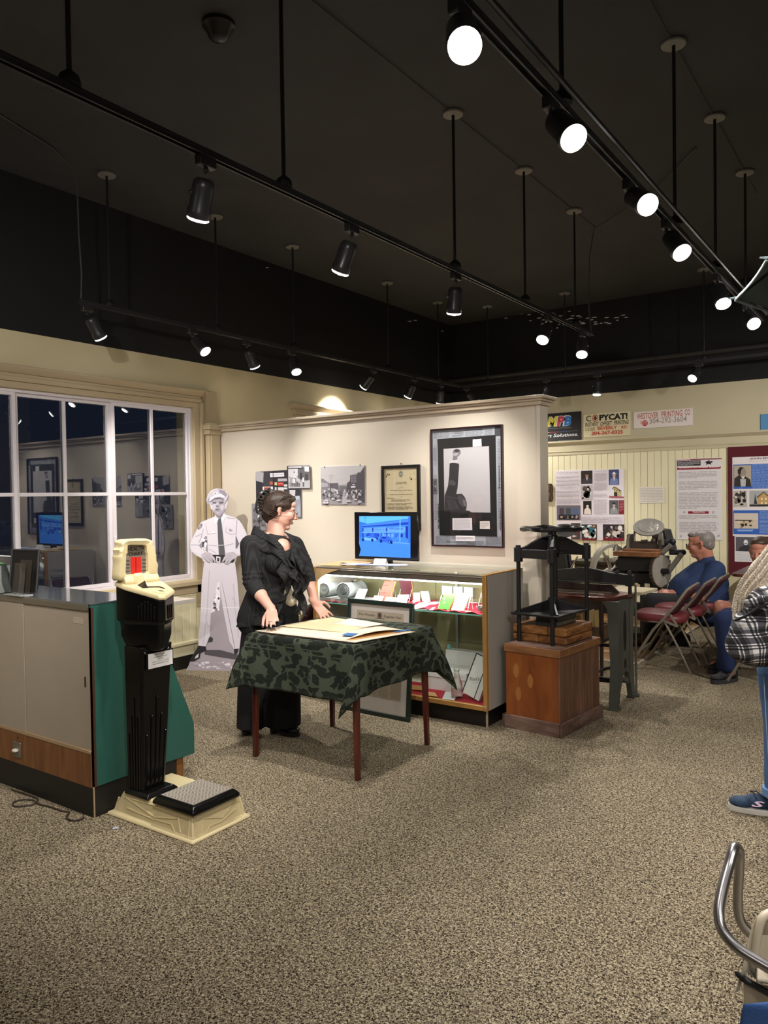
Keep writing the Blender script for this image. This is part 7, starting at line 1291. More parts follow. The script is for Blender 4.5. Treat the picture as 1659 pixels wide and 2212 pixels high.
# ---------------- umbrella tip, steel-armed chair ----------------
t = thing('umbrella', 'grey-green umbrella canopy whose pale-edged tip pokes in from the right', 'umbrella', (-.03, 3.42, 2.31)); Zr = 2.35
tips = [V((-.623, 3.457, Zr)), V((-.43, 2.94, Zr)), V((.08, 2.74, Zr)), V((.60, 2.98, Zr)), V((.80, 3.45, Zr)), V((.60, 3.98, Zr)), V((.08, 4.20, Zr)), V((-.50, 4.02, Zr))]
apx = V((.09, 3.46, 2.72)); m_um = mat('grey_green_canopy', '46565a', .8); m_ub = mat('pale_teal_binding', 'a9bfc6', .7)
for k in range(8):
    a_, b_ = tips[k], tips[(k+1) % 8]
    def pan(u, v): e = a_.lerp(b_, u); sag = .015*math.sin(PI*u); q = apx.lerp(e, v); ctr = apx.lerp((a_+b_)/2, v); q = q.lerp(V((apx.x, apx.y, q.z)), sag*v); q.z += .05*math.sin(PI*v)-.0*u; return tuple(q)
    p_ = MB().grid(pan, 10, 8).build('canopy_panel', m_um, t, smooth=180, solid=.0015)
    def hem(u, v): q = V(pan(u, 1.0)); d_ = (q-apx).normalized(); return tuple(q+d_*.006+V((0, 0, -.012*v)))
    MB().grid(hem, 10, 1).build('hem_binding', m_ub, p_, smooth=180, solid=.002)
    MB().tube([tuple(apx-V((0, 0, .01))), tuple(apx.lerp(a_, .5)+V((0, 0, .04))), tuple(a_+V((0, 0, -.004)))], .004, 6).build('rib', mat('dark_teal_rib', '1e2a2c', .5), t)
    MB().cyl(tuple(a_), tuple(a_+(a_-V((apx.x, apx.y, Zr))).normalized()*.03), .006, .003, n=8).build('rib_tip', m_ub, t)
MB().cyl((.09, 3.46, 0.0), (.09, 3.46, 2.76), .012, n=10).build('shaft', mat('umbrella_shaft_steel', '77787a', .3, metal=.8), t)
MB().lathe([(.22, 0), (.22, .03), (.05, .06), (.02, .12)], (.09, 3.46, 0), n=28).build('weighted_foot', m_iron, t)
m_tube = mat('brushed_steel_tube', '9a9898', .28, metal=.95); m_shell = mat('cream_plastic_shell', 'cbbfa8', .45)
D_ = lambda x, y, d: CAMP+(FW+RT*((x-PCX)/FPX)-UP*((y-PCY)/FPX))*d
def chz(pts, d0, d1): n_ = len(pts)-1; return [D_(x, y, d0+(d1-d0)*i/n_) for i, (x, y) in enumerate(pts)]
def smooth_path(pp, k=5):
    out = []
    for i in range(len(pp)-1):
        a0, a1, a2, a3 = pp[max(0, i-1)], pp[i], pp[i+1], pp[min(len(pp)-1, i+2)]
        for j in range(k): s_ = j/k; out.append(.5*((2*a1)+(a2-a0)*s_+(2*a0-5*a1+4*a2-a3)*s_*s_+(3*a1-a0-3*a2+a3)*s_**3))
    return out+[pp[-1]]
g = D_(1700, 2060, 1.75); t = thing('walker_chair', 'cream plastic chair with a bent steel tube arm at the lower right corner', 'chair', (g.x, g.y, 0))
path = [(1780, 2118, 1.62), (1700, 2108, 1.66), (1640, 2078, 1.70), (1590, 2045, 1.74), (1560, 2008, 1.78), (1553, 1970, 1.81), (1560, 1925, 1.85), (1574, 1872, 1.90), (1584, 1836, 1.93), (1590, 1830, 1.96), (1597, 1840, 2.0), (1597, 1880, 2.02), (1594, 1930, 2.03), (1596, 1975, 2.03), (1612, 2008, 2.02), (1660, 2045, 2.0), (1730, 2070, 1.98)]
MB().tube(smooth_path([D_(*p_) for p_ in path], 6), .0125, 14).build('tube_arm', m_tube, t, smooth=180)
sh_ = [(1668, 1960), (1645, 1968), (1628, 1990), (1616, 2030), (1604, 2090), (1592, 2130), (1586, 2146), (1598, 2140), (1604, 2112), (1612, 2100), (1640, 2120), (1700, 2140), (1800, 2150), (1800, 1950)]
def bez(x, y, k): return D_(x, y, 1.80+(x-1590)/210*.10+k)
vs = [bez(x, y, 0) for x, y in sh_]; n = len(vs); vs += [bez(x, y, .012) for x, y in sh_]
MB().add(vs, [tuple(range(n)), tuple(range(n, 2*n))[::-1]]+[(i, i+n, (i+1) % n+n, (i+1) % n) for i in range(n)]).build('back_shell', m_shell, t, bevel=.004, smooth=30)
MB().tube(smooth_path([bez(x, y, -.008) for x, y in [(1662, 1972), (1646, 1985), (1637, 2015), (1632, 2050), (1628, 2085), (1640, 2100), (1700, 2118)]], 4), [.010]*25, 8).build('shell_rim', m_shell, t, smooth=180)
MB().grid(lambda u, v: tuple(bez(1636+u*150, 2075+v*45+u*25, -.016-.05*v)), 6, 6).build('seat_pan', m_shell, t, smooth=180, solid=.008)
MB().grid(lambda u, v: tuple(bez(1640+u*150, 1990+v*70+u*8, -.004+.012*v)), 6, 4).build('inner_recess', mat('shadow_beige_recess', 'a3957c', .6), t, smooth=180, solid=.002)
MB().tube(smooth_path([bez(x, y, -.02) for x, y in [(1604, 2112), (1625, 2126), (1660, 2145), (1720, 2172), (1800, 2195)]], 4), .016, 8, sx=1.6, sy=.5).build('black_bumper', mat('black_rubber', (.01, .01, .01), .5), t, smooth=180)
MB().grid(lambda u, v: tuple(bez(1608+u*190, 2122+v*50+u*40, -.015+.03*v)), 6, 5).build('lower_shell', m_shell, t, smooth=180, solid=.008)
f_ = V((g.x, g.y, 0))
for dx, dy in ((-.02, .05), (.30, .02), (.05, -.30), (.36, -.30)): MB().tube([tuple(f_+V((dx, dy, .0))), tuple(f_+V((dx*.8+.03, dy*.8, .38)))], .0125, 10).build('leg', m_tube, t)
bp_ = D_(1690, 2240, 1.62)
tag(MB().grid(lambda u, v: tuple(D_(1612+u*150+v*(-16), 2168+v*90, 1.72-.04*math.sin(PI*min(1, u*1.2)))), 14, 8).build('denim_jacket', mat('blue_denim_cloth', '3a5f9e', .85, bump=.3, bs=300), None, smooth=180, solid=.02), 'piece of blue denim clothing on the cream chair in the corner', 'clothing')
# ================= people =================
RH = V((RT.x, RT.y, 0)).normalized(); FH = V((FW.x, FW.y, 0)).normalized(); UZ = V((0, 0, 1))
class Blob(MB):
    """closed shapes that a voxel remesh fuses into one continuous skin"""
    def cap(s, a, b, ra, rb=None, n=14):
        rb = ra if rb is None else rb; a, b = V(a), V(b); d = b-a; L_ = d.length
        if L_ < 1e-5: return s.ell(a, ra, n)
        ks = [i/6 for i in range(7)]; pts, rs = [], []
        dn = d/L_
        for k in range(4): t_ = PI/2*(1-k/4); pts.append(a-dn*ra*math.sin(t_)*.999); rs.append(max(.0006, ra*math.cos(t_)))
        for k in (0, 1): pts.append(a+d*k); rs.append(ra if k == 0 else rb)
        for k in range(1, 5): t_ = PI/2*k/4; pts.append(b+dn*rb*math.sin(t_)*.999); rs.append(max(.0006, rb*math.cos(t_)))
        return s.tube(pts, rs, n)
    def chain(s, pts, rs):
        for i in range(len(pts)-1): s.cap(pts[i], pts[i+1], rs[i], rs[i+1])
        return s
    def fuse(s, name, m, parent, vox=.008, sm=3, label=None, disp=None):
        o = s.build(name, m, parent, smooth=180, label=label)
        md = o.modifiers.new('remesh', 'REMESH'); md.mode = 'VOXEL'; md.voxel_size = vox; md.use_smooth_shade = True
        if sm: md = o.modifiers.new('smooth', 'SMOOTH'); md.factor = .5; md.iterations = sm
        return o
def basis(f, up=UZ):
    f = V(f).normalized(); s_ = up.cross(f).normalized(); u = f.cross(s_); return f, s_, u     # s_ = the person's left
def rotm(f, s_, u): return Matrix((f, s_, u)).transposed()
def head_shapes(B, c, f, k=1., male=False, up=UZ):
    f, s_, u = basis(f, up); Q = lambda a, b, z: V(c)+(f*a+s_*b+u*z)*k; M_ = rotm(f, s_, u)
    E = lambda p_, r_: B.ell(Q(*p_), tuple(x*k for x in r_), 18, rot=M_)
    E((-.012, 0, .035), (.094, .074, .082)); E((.030, 0, -.030), (.060, .057, .078)); E((.062, 0, -.090), (.026, .030, .020)); E((.0, 0, -.045), (.06, .058, .055))
    E((.070, 0, .024), (.024, .050, .013)); E((.062, 0, .055), (.03, .05, .03))
    B.cap(Q(.090, 0, .012), Q(.112, 0, -.024), .0065*k, .0105*k); E((.100, .011, -.030), (.010, .007, .007)); E((.100, -.011, -.030), (.010, .007, .007))
    for q in (-1, 1): E((.062, q*.036, -.020), (.026, .022, .026)); B.cap(Q(-.012, q*.075, .018), Q(-.006, q*.074, -.026), .013*k, .008*k); B.cap(Q(-.016, q*.082, .022), Q(-.018, q*.084, -.006), .007*k, .006*k)
    E((.090, 0, -.0515), (.011, .022, .0055)); E((.088, 0, -.062), (.011, .019, .0065))
    for q in (-1, 1): E((.080, q*.031, .004), (.012, .016, .010))
    return Q, M_
def eyes(parent, Q, k, M_, look=0, iris='2c2622'):
    for q in (-1, 1):
        e = MB().ell(Q(.0845, q*.031, .003), (.0085*k, .0125*k, .0058*k), 12, rot=M_).build('eye', mat('eye_white', 'ddd6cf', .3), parent)
        MB().ell(Q(.0905, q*.031+look, .003), (.0035*k, .0052*k, .0052*k), 10, rot=M_).build('iris', mat('iris_'+iris, iris, .2), e)
        MB().tube([Q(.089, q*.031-.014, .004), Q(.0945, q*.031, .0105), Q(.088, q*.031+.014, .006)], .0018*k, 6).build('eyelid', mat('dark_lash', '2a201c', .7), e)
def hand(B, w, d, n, side, curl=(14, 18, 14), L_=.083, spread=.10, k=1., thumb=.75):
    """hand shapes: w wrist, d finger direction, n back of the hand, side (+1/-1) where the thumb leaves"""
    d = V(d).normalized(); n = (V(n)-d*V(n).dot(d)).normalized(); x = d.cross(n).normalized()*side; tips = []
    B.cap(V(w)-d*.03*k, V(w)+d*.012*k, .024*k, .024*k)
    fl = (.068, .077, .072, .056)
    for i in range(4):
        o = (1.5-i)*.0185*k; a = V(w)+d*.012*k+x*o*.7; b_ = V(w)+d*(L_-.006*abs(i-1))*k+x*o+n*.002; B.cap(a, b_, .0135*k, .0105*k); B.cap(a-n*.006, b_-n*.008*k, .011*k, .009*k)
        dd = (d+x*spread*(1.5-i)*.6).normalized(); p_ = b_; r_ = .0088*k
        for j, (fr, cc) in enumerate(zip((.44, .31, .25), curl)):
            ax = dd.cross(n); dd = (Matrix.Rotation(-R(cc), 3, dd.cross(n).normalized()) @ dd); n2 = n
            q = p_+dd*fl[i]*fr*k*1.05; B.cap(p_, q, r_, r_*.92); p_ = q; r_ *= .92
        tips.append((p_, dd, x))
    a = V(w)+d*.015*k+x*.024*k; b_ = a+(d*.55+x*thumb-n*.25).normalized()*.045*k; c_ = b_+(d*.85+x*thumb*.45-n*.35).normalized()*.033*k; e = c_+(d*.95+x*.15-n*.35).normalized()*.026*k
    B.cap(a, b_, .016*k, .012*k); B.cap(b_, c_, .0115*k, .0098*k); B.cap(c_, e, .0098*k, .008*k); tips.append((e, (e-c_).normalized(), x)); return tips
def nails(tips, n, m, parent):
    for p_, dd, x in tips: nn_ = (V(n)-dd*V(n).dot(dd)).normalized(); MB().ell(p_+nn_*.0055+dd*.001, (.0058, .0048, .002), 8, rot=Matrix((dd, nn_.cross(dd), nn_)).transposed()).build('nail', m, parent)
def hairmat(name, a, b_):
    m = wood(name, a, b_, .5, (30, 30, 4), 6); return m
m_skin = mat('fair_skin', 'd9a593', .5, var=.05, vs=14); m_skin2 = mat('ruddy_skin', 'a8705c', .5, var=.08, vs=16); m_skin2.node_tree.nodes['Principled BSDF'].inputs['Subsurface Weight'].default_value = .08; m_skin.node_tree.nodes['Principled BSDF'].inputs['Subsurface Weight'].default_value = .1
def shoe(parent, heel, toe, m, msole, hh=.0, w=.042, h=.065, name='shoe', sole=.018):
    heel, toe = V(heel), V(toe); d = (toe-heel); L_ = d.length; d.normalize(); s_ = UZ.cross(d)
    B = Blob(); P_ = lambda a, b, z: heel+d*(a*L_)+s_*b+UZ*z; M_ = rotm(d, s_, UZ); z0 = sole
    B.ell(P_(.80, 0, z0+.022), (.21*L_, w*1.02, .026), 16, rot=M_); B.ell(P_(.52, 0, z0+.032+hh*.4), (.30*L_, w*.9, .034), 16, rot=M_); B.ell(P_(.18, 0, z0+.038+hh), (.17*L_, w*.8, .042), 16, rot=M_); B.cap(P_(.15, 0, z0+.03+hh), P_(.17, 0, z0+h+hh), w*.8, w*.78); B.cap(P_(.20, 0, z0+.05+hh), P_(.62, 0, z0+.04), w*.62, w*.6)
    o = B.fuse(name, m, parent, .006, 3); n = 28; pts = []
    for k in range(n):
        a_ = 2*PI*k/n; cx_ = .5+.5*math.cos(a_)*1.02; ww = w*(.98+.10*math.cos(a_-.3))*(1 if abs(math.sin(a_)) > .2 else 1); pts.append((cx_, math.sin(a_)*ww*(abs(math.sin(a_))**-.25 if abs(math.sin(a_)) > .05 else 1)))
    vs = [P_(a, b, .0005+(hh*.96*max(0, 1-a/.55) if hh else 0)) for a, b in pts]+[P_(a, b, sole+.006+(hh*max(0, 1-a/.55) if hh else .004*max(0, a-.8)*5)) for a, b in pts]
    MB().add(vs, [tuple(range(n))[::-1], tuple(range(n, 2*n))]+[(i, (i+1) % n, (i+1) % n+n, i+n) for i in range(n)]).build('sole', msole, o, smooth=40, bevel=.002)
    if hh: MB().cyl(P_(.10, 0, .0005), P_(.12, 0, hh+sole), w*.55, w*.72, n=16).build('heel', msole, o)
    return o
# ---------------- woman at the table ----------------
W0 = 5.02
def P(x, y, dd=0): return D_(x, y, W0+dd)
wom = thing('person', 'woman in a ruffled black cardigan with claw-clipped hair, hands resting on the papers', 'person', (-3.55, 3.63, 0))
hc = P(604, 1104, .02); hf = (RH*.93+FH*.22-UZ*.22); B = Blob(); Q, HM = head_shapes(B, hc, hf, 1.05)
nb = P(592, 1166, .03); B.cap(Q(-.03, 0, -.03), nb, .047, .050); B.cap(Q(-.01, 0, -.06), P(599, 1158, .0), .045, .05)
shN, shF = P(541, 1178, -.11), P(636, 1178, .13); che = P(590, 1200, .0); wai = P(588, 1262, .02); hip = P(585, 1325, .02)
B.cap(nb, shN.lerp(nb, .25), .055, .052); B.cap(nb, shF.lerp(nb, .3), .055, .05); B.ell(che, (.15, .13, .12), 18); B.cap(shN.lerp(che, .15), shF.lerp(che, .15), .06, .06); B.cap(che, wai, .12, .115); B.cap(wai, hip, .12, .15); B.ell(P(608, 1186, -.06), (.07, .07, .07))
elN, elF = P(546, 1262, -.14), P(660, 1222, .13)
wrN = P(587, 1318, -.33); wrF = P(680, 1303, .05)
B.chain([shN, elN, wrN], [.058, .045, .027]); B.chain([shF, elF, wrF], [.055, .042, .026]); B.cap(elN, elN.lerp(wrN, .45), .043, .042); B.cap(elF, elF.lerp(wrF, .45), .04, .039)
hN = at(588, 1357, Z=.788); hF = at(700, 1333, Z=.788)
tN = hand(B, wrN, (hN-wrN), (-FH*.80+UZ*.5-RH*.1), +1, (6, 14, 12), spread=.16, k=1.0, thumb=.55); tF = hand(B, wrF, (RH*.62-UZ*.72-FH*.1), (-FH*.75+UZ*.5+RH*.4), -1, (2, 12, 10), spread=.34, k=1.0, thumb=1.1)
ftN = at(541, 1590, Z=0); ftF = at(602, 1585, Z=0)
for ft, hx in ((ftN, -.07), (ftF, .07)): B.chain([hip+RH*hx, V((ft.x, ft.y, .46)), V((ft.x, ft.y, .09))], [.095, .06, .042])
body = B.fuse('body', m_skin, wom, .0062, 2)
eyes(wom, Q, 1.05, HM, iris='3a2c22'); m_nail = mat('dark_nail_polish', '1e1822', .2); nails(tN, -FH+UZ*.4, m_nail, body); nails(tF, -FH*.6+UZ*.7+RH*.3, m_nail, body)
MB().ell(Q(.0945, 0, -.0545), (.006, .019, .0065), 12, rot=HM).build('lips', mat('rose_lips', 'b06a66', .45), body); MB().tube([Q(.085, -.014, .022), Q(.088, -.032, .027), Q(.077, -.05, .021)], .003, 6).tube([Q(.085, .014, .022), Q(.088, .032, .027), Q(.077, .05, .021)], .003, 6).build('eyebrow', mat('brown_brow', '4a3226', .8), body)
# hair, claw clip, glasses
m_hair = hairmat('brown_hair', '45342a', '241a14'); H = Blob(); EH = lambda p_, r_: H.ell(Q(*p_), tuple(x*1.06 for x in r_), 18, rot=HM)
EH((-.022, 0, .045), (.104, .082, .083)); EH((-.052, 0, .0), (.062, .072, .075)); EH((.020, 0, .078), (.062, .066, .044)); H.cap(Q(-.07, 0, -.045), Q(-.04, 0, -.085), .038, .022); H.cap(Q(-.10, 0, .0), Q(-.125, 0, .07), .035, .03); H.cap(Q(-.125, 0, .07), Q(-.105, 0, .10), .028, .022); H.cap(Q(.03, -.060, .045), Q(-.03, -.078, .03), .016, .018)
ha = H.fuse('hair', m_hair, wom, .006, 2); st_ = MB()
for k in range(14):
    zz = .11-.012*k; st_.tube([Q(.060-.006*k, -.045-.004*k*.6, min(.105, zz)), Q(.0-.005*k, -.079-.0004*k, zz*.8+.008), Q(-.06, -.083+.001*k, .055-.008*k*.9), Q(-.105, -.045, .035-.004*k)], [.003, .0042, .004, .003], 6)
tag(st_.build('strands', m_hair, ha), kind='stuff')
m_clip = mat('black_clip', (.03, .03, .028), .25, coat=.6); mb = MB()
spine = smooth_path([Q(-.085, -.03, .125), Q(-.125, -.045, .10), Q(-.150, -.045, .05), Q(-.150, -.04, .0), Q(-.135, -.03, -.04)], 5); mb.tube(spine, .0075, 8)
for i, p_ in enumerate(spine[2::2]): mb.tube([p_, p_+(Q(0, -.5, 0)-Q(0, 0, 0)).normalized()*.022+(Q(.5, 0, 0)-Q(0, 0, 0)).normalized()*.012, p_+(Q(.5, 0, 0)-Q(0, 0, 0)).normalized()*.036+(Q(0, -.5, 0)-Q(0, 0, 0)).normalized()*.02], [.006, .005, .003], 6)
mb.build('hair_clip', m_clip, wom)
gl = MB()
for q in (-1, 1): gl.tube([Q(.108+.002*math.cos(a_), q*.033+.021*math.cos(a_), .0+.018*math.sin(a_)) for a_ in [2*PI*k/16 for k in range(16)]], .0015, 6, closed=True).tube([Q(.106, q*.055, .006), Q(.06, q*.078, .010), Q(-.01, q*.084, .014)], .0018, 6)
gl.tube([Q(.109, -.012, .004), Q(.112, 0, .007), Q(.109, .012, .004)], .0015, 6); gl.build('glasses', mat('thin_grey_wire', '6a6462', .25, metal=.8), wom)
MB().tube([tN[1][0]-tN[1][1]*.045+V((.0095*math.cos(a_)*RH.x, .0095*math.cos(a_)*RH.y, 0))+FH*.0095*math.sin(a_) for a_ in [2*PI*k/14 for k in range(14)]], .0016, 6, closed=True).build('ring', m_chr, body)
# camisole
C_ = Blob(); C_.ell(P(628, 1298, -.075), (.046, .035, .036)); C_.ell(P(622, 1285, -.06), (.04, .035, .05)); C_.fuse('camisole', mat('cream_camisole', 'd8cdb4', .7), wom, .009, 2)
# trousers (wide black) and heeled shoes
m_trou = mat('black_trousers', (.007, .007, .008), .85, bump=.1, bs=20); T_ = Blob(); T_.ell(hip, (.165, .15, .13))
T_.chain([hip-RH*.06, V((ftN.x, ftN.y, .50))+RH*.015, V((ftN.x, ftN.y, .13))], [.12, .085, .05]); T_.chain([hip+RH*.05, V((ftF.x, ftF.y, .52))+RH*.035, V((ftF.x, ftF.y, .115))+RH*.03], [.135, .115, .06]); T_.chain([hip+RH*.0, V((ftF.x, ftF.y, .3))-RH*.04], [.13, .10]); T_.cyl(V((ftN.x, ftN.y, .50))+RH*.015, V((ftN.x, ftN.y, .055)), .084, .09, n=24); T_.cyl(V((ftF.x, ftF.y, .52))+RH*.03, V((ftF.x, ftF.y, .06))+RH*.03, .122, .118, n=24); T_.fuse('trousers', m_trou, wom, .009, 2)
m_bl = mat('black_leather', (.008, .008, .009), .3, coat=.3)
a_ = at(538, 1576, Z=0); b_ = at(534, 1596, Z=0); shoe(wom, a_-RH*.0+FH*.08, a_-RH*.0-FH*.13, m_bl, m_bl, hh=.045, w=.04)
a_ = at(584, 1583, Z=0); b_ = at(640, 1590, Z=0); shoe(wom, a_, a_+(b_-a_).normalized()*.22, m_bl, m_bl, hh=.05, w=.038)
# cardigan
m_knit = mat('black_rib_knit', (.022, .022, .023), .9, spec=.15); ns, L, b = nodes_of(m_knit); tc = ns.new('ShaderNodeTexCoord'); mp = ns.new('ShaderNodeMapping'); mp.inputs['Rotation'].default_value = (0, 0, R(34.9)); L(tc.outputs['Object'], mp.inputs[0]); wv_ = ns.new('ShaderNodeTexWave'); wv_.inputs['Scale'].default_value = 22; wv_.inputs['Distortion'].default_value = .25; wv_.inputs['Detail Scale'].default_value = .5; L(mp.outputs[0], wv_.inputs[0])
rr = ramp(ns, [(0, (.017, .017, .018)), (.5, (.024, .024, .025)), (1, (.030, .030, .031))]); L(wv_.outputs[0], rr.inputs[0]); L(rr.outputs[0], b.inputs['Base Color']); bp = ns.new('ShaderNodeBump'); bp.inputs['Strength'].default_value = .35; bp.inputs['Distance'].default_value = .006; L(wv_.outputs[0], bp.inputs['Height']); L(bp.outputs[0], b.inputs['Normal'])
K = Blob(); K.ell(che+UZ*-.01, (.165, .145, .13), 18); K.cap(shN.lerp(che, .1), che, .075, .12); K.cap(shF.lerp(che, .15), che, .072, .12); K.cap(shN.lerp(nb, .55)-UZ*.02, shF.lerp(nb, .55)-UZ*.045, .05, .05); K.ell(P(622, 1212, -.07), (.085, .085, .085)); K.ell(P(600, 1216, -.12), (.085, .085, .08))
K.chain([che, wai, P(582, 1300, .0)], [.15, .128, .15]); K.chain([P(575, 1290, .0), P(556, 1338, .0)], [.135, .135]); K.cap(P(590, 1300, .03), P(600, 1335, .06), .14, .14); K.cap(P(545, 1320, -.02), P(535, 1338, .0), .06, .05)
sl1 = elN.lerp(wrN, .30); K.chain([shN, shN.lerp(elN, .5), elN, sl1], [.068, .066, .056, .054]); K.cap(shN.lerp(nb, .3), shN, .062, .066)
for f_ in (.72, .84, .96): c_ = shN.lerp(elN, f_); d_ = (elN-shN).normalized(); K.lathe([(.05, -.012), (.064, -.006), (.066, 0), (.064, .006), (.05, .012)], c_, d_, 20)
sl2 = elF.lerp(wrF, .38); K.chain([shF, elF, sl2], [.064, .05, .046])
for f_ in (.7, .86): c_ = shF.lerp(elF, f_); K.lathe([(.045, -.012), (.058, 0), (.045, .012)], c_, (elF-shF).normalized(), 18)
K.fuse('cardigan', m_knit, wom, .0075, 2)
def ruffle(path, wdir, w, waves, amp, name='ruffle', ph=0):
    pp_ = smooth_path([V(p_) for p_ in path], 10); n = len(pp_)-1
    def fn(u, v):
        i = min(n-1, int(u*n)); f = u*n-i; p_ = pp_[i].lerp(pp_[i+1], f); t_ = (pp_[i+1]-pp_[i]).normalized(); wd = V(wdir(u)) if callable(wdir) else V(wdir); nrm = t_.cross(wd).normalized()
        a_ = 2*PI*waves*u+ph; return tuple(p_+wd*w*v*(1+.12*math.sin(a_*.5))+nrm*amp*v*math.sin(a_)+t_*amp*.5*v*math.sin(a_*1.0+1.3))
    return MB().grid(fn, n*2, 5).build(name, m_knit, wom, smooth=180, solid=.004)
q = lambda x, y, d_: P(x, y, d_)
coll = [q(549, 1142, .10), q(552, 1139, .0), q(562, 1146, -.08), q(580, 1158, -.12), q(596, 1168, -.15), q(612, 1184, -.17), q(618, 1200, -.19), q(625, 1222, -.20)]
ruffle(coll, lambda u: -UZ*.9-RH*(.5-.9*u)-FH*.45, .115, 2.6, .018, ph=.5); ruffle([p_+UZ*.012-RH*.004 for p_ in coll], lambda u: -UZ*.9-RH*(.25-.5*u)-FH*.5, .055, 3.2, .010)
dn1 = [q(616, 1196, -.20), q(624, 1218, -.21), q(634, 1240, -.19), q(630, 1262, -.16), q(622, 1282, -.15), q(616, 1302, -.15), q(612, 1322, -.15)]
ruffle(dn1, lambda u: -RH*.55-UZ*.65-FH*.35, .10, 3.4, .030); ruffle(dn1[:4], lambda u: RH*.5-UZ*.8-FH*.3, .08, 2.2, .024, ph=1)
dn2 = [q(612, 1148, .02), q(622, 1156, -.06), q(628, 1176, -.14), q(634, 1198, -.17), q(641, 1222, -.15), q(645, 1248, -.12), q(642, 1272, -.12), q(646, 1298, -.12), q(648, 1316, -.12)]
ruffle(dn2, lambda u: RH*(.8-.3*u)-UZ*.6-FH*.2, .085, 4.2, .028, ph=2); ruffle(dn2[2:], lambda u: -RH*.1-UZ*.7-FH*.45, .075, 3.6, .024, ph=.3)
hem = [q(520, 1318, .06), q(527, 1324, -.06), q(548, 1326, -.13), q(572, 1324, -.15), q(596, 1322, -.14), q(612, 1318, -.12)]
ruffle(hem, lambda u: -UZ*1.0-RH*(.30-.3*u)-FH*.25, .085, 3, .02, ph=1); ruffle([p_+UZ*.03+FH*.02 for p_ in hem], lambda u: -UZ-RH*(.25-.3*u)-FH*.35, .06, 3.4, .014)
# ---------------- seated man in blue ----------------
M0 = 7.58
def P(x, y, dd=0): return D_(x, y, M0+dd)
man = thing('person', 'grey-haired man in a blue shirt and glasses sitting on a folding chair', 'person', (-1.7, 8.0, 0))
hc = P(1513, 1176, 0); hf = -RH*.88+FH*.42-UZ*.12; B = Blob(); Q, HM = head_shapes(B, hc, hf, 1.14); nb = P(1527, 1214, .02); B.cap(Q(-.03, 0, -.04), nb, .068, .075); B.cap(Q(.02, 0, -.085), nb, .05, .065)
sN, sF = P(1545, 1232, -.13), P(1508, 1232, .22); ch_ = P(1522, 1256, .03); be = P(1500, 1285, .0); hp = P(1527, 1308, .02)
B.cap(sN, sF, .08, .08); B.ell(ch_, (.19, .19, .18)); B.cap(ch_, be, .19, .19); B.cap(be, hp, .19, .19)
eN, eF = P(1512, 1290, -.20), P(1470, 1285, .2); wN, wF = P(1452, 1280, -.06), P(1447, 1277, .12)
B.chain([sN, eN, wN], [.07, .052, .034]); B.chain([sF, eF, wF], [.07, .05, .034]); tN = hand(B, wN, (-RH+UZ*.05+FH*.15), (-FH*.5+UZ*.8), -1, (22, 24, 18), k=1.1); tF = hand(B, wF, (-RH+UZ*.0-FH*.2), UZ*1.0-FH*.2, +1, (25, 30, 20), k=1.1)
kN, kF = P(1408, 1301, -.12), P(1404, 1306, .14); fN, fF = P(1402, 1388, -.02), P(1475, 1384, .2)
B.chain([hp-RH*.05-FH*.1, kN, fN], [.10, .065, .045]); B.chain([hp+FH*.12, kF, fF], [.10, .065, .045]); bd = B.fuse('body', m_skin2, man, .0095, 2)
eyes(man, Q, 1.14, HM); m_gh = hairmat('grey_hair', '8a827c', '4c4644'); H = Blob(); EH = lambda p_, r_: H.ell(Q(*p_), tuple(x*1.14 for x in r_), 18, rot=HM)
EH((-.038, 0, .040), (.088, .080, .078)); EH((-.060, 0, -.005), (.058, .072, .060)); EH((.0, 0, .070), (.065, .064, .050)); EH((.045, 0, .090), (.05, .055, .024)); H.fuse('hair', m_gh, man, .009, 2)
gl = MB()
for s_ in (-1, 1): gl.tube([Q(.112, s_*.033+.022*math.cos(a_), .018*math.sin(a_)) for a_ in [2*PI*k/14 for k in range(14)]], .002, 6, closed=True).tube([Q(.108, s_*.056, .008), Q(-.01, s_*.088, .014)], .0022, 6)
gl.tube([Q(.112, -.011, .004), Q(.115, .011, .004)], .002, 6); gl.build('glasses', MATS['thin_grey_wire'], man)
m_blue = mat('navy_blue_tshirt', '1a2c4e', .85, var=.08, vs=10, bump=.1, bs=200); K = Blob(); K.cap(sN, sF, .098, .095); K.cap(P(1527, 1210, 0), P(1530, 1234, 0), .078, .11); K.cap(P(1530, 1228, 0), sN, .09, .09); K.ell(ch_, (.225, .225, .20)); K.ell(P(1545, 1262, .02), (.13, .15, .15)); K.chain([ch_, P(1490, 1280, .0), P(1500, 1300, .02)], [.215, .215, .20]); K.ell(P(1478, 1277, .0), (.13, .15, .12)); K.chain([ch_, hp], [.21, .215]); K.chain([sN, sN.lerp(eN, .62)], [.098, .088]); K.chain([sF, sF.lerp(eF, .6)], [.09, .08]); K.fuse('shirt', m_blue, man, .011, 3)
T_ = Blob(); T_.ell(hp, (.215, .20, .13)); T_.chain([hp-RH*.04-FH*.1, kN, fN], [.125, .095, .075]); T_.chain([hp+FH*.12, kF, fF], [.12, .095, .075]); T_.fuse('trousers', m_trou, man, .011, 3)
m_brs = mat('brown_leather', '5a3020', .4); m_drk = mat('dark_sole', (.01, .009, .009), .6)
a_ = at(1396, 1396, Z=0); shoe(man, a_+RH*.06, a_-RH*.16, m_brs, m_drk, w=.045); a_ = at(1488, 1394, Z=0); shoe(man, a_+RH*.02, a_-RH*.20+FH*.05, m_bl, m_drk, w=.045)
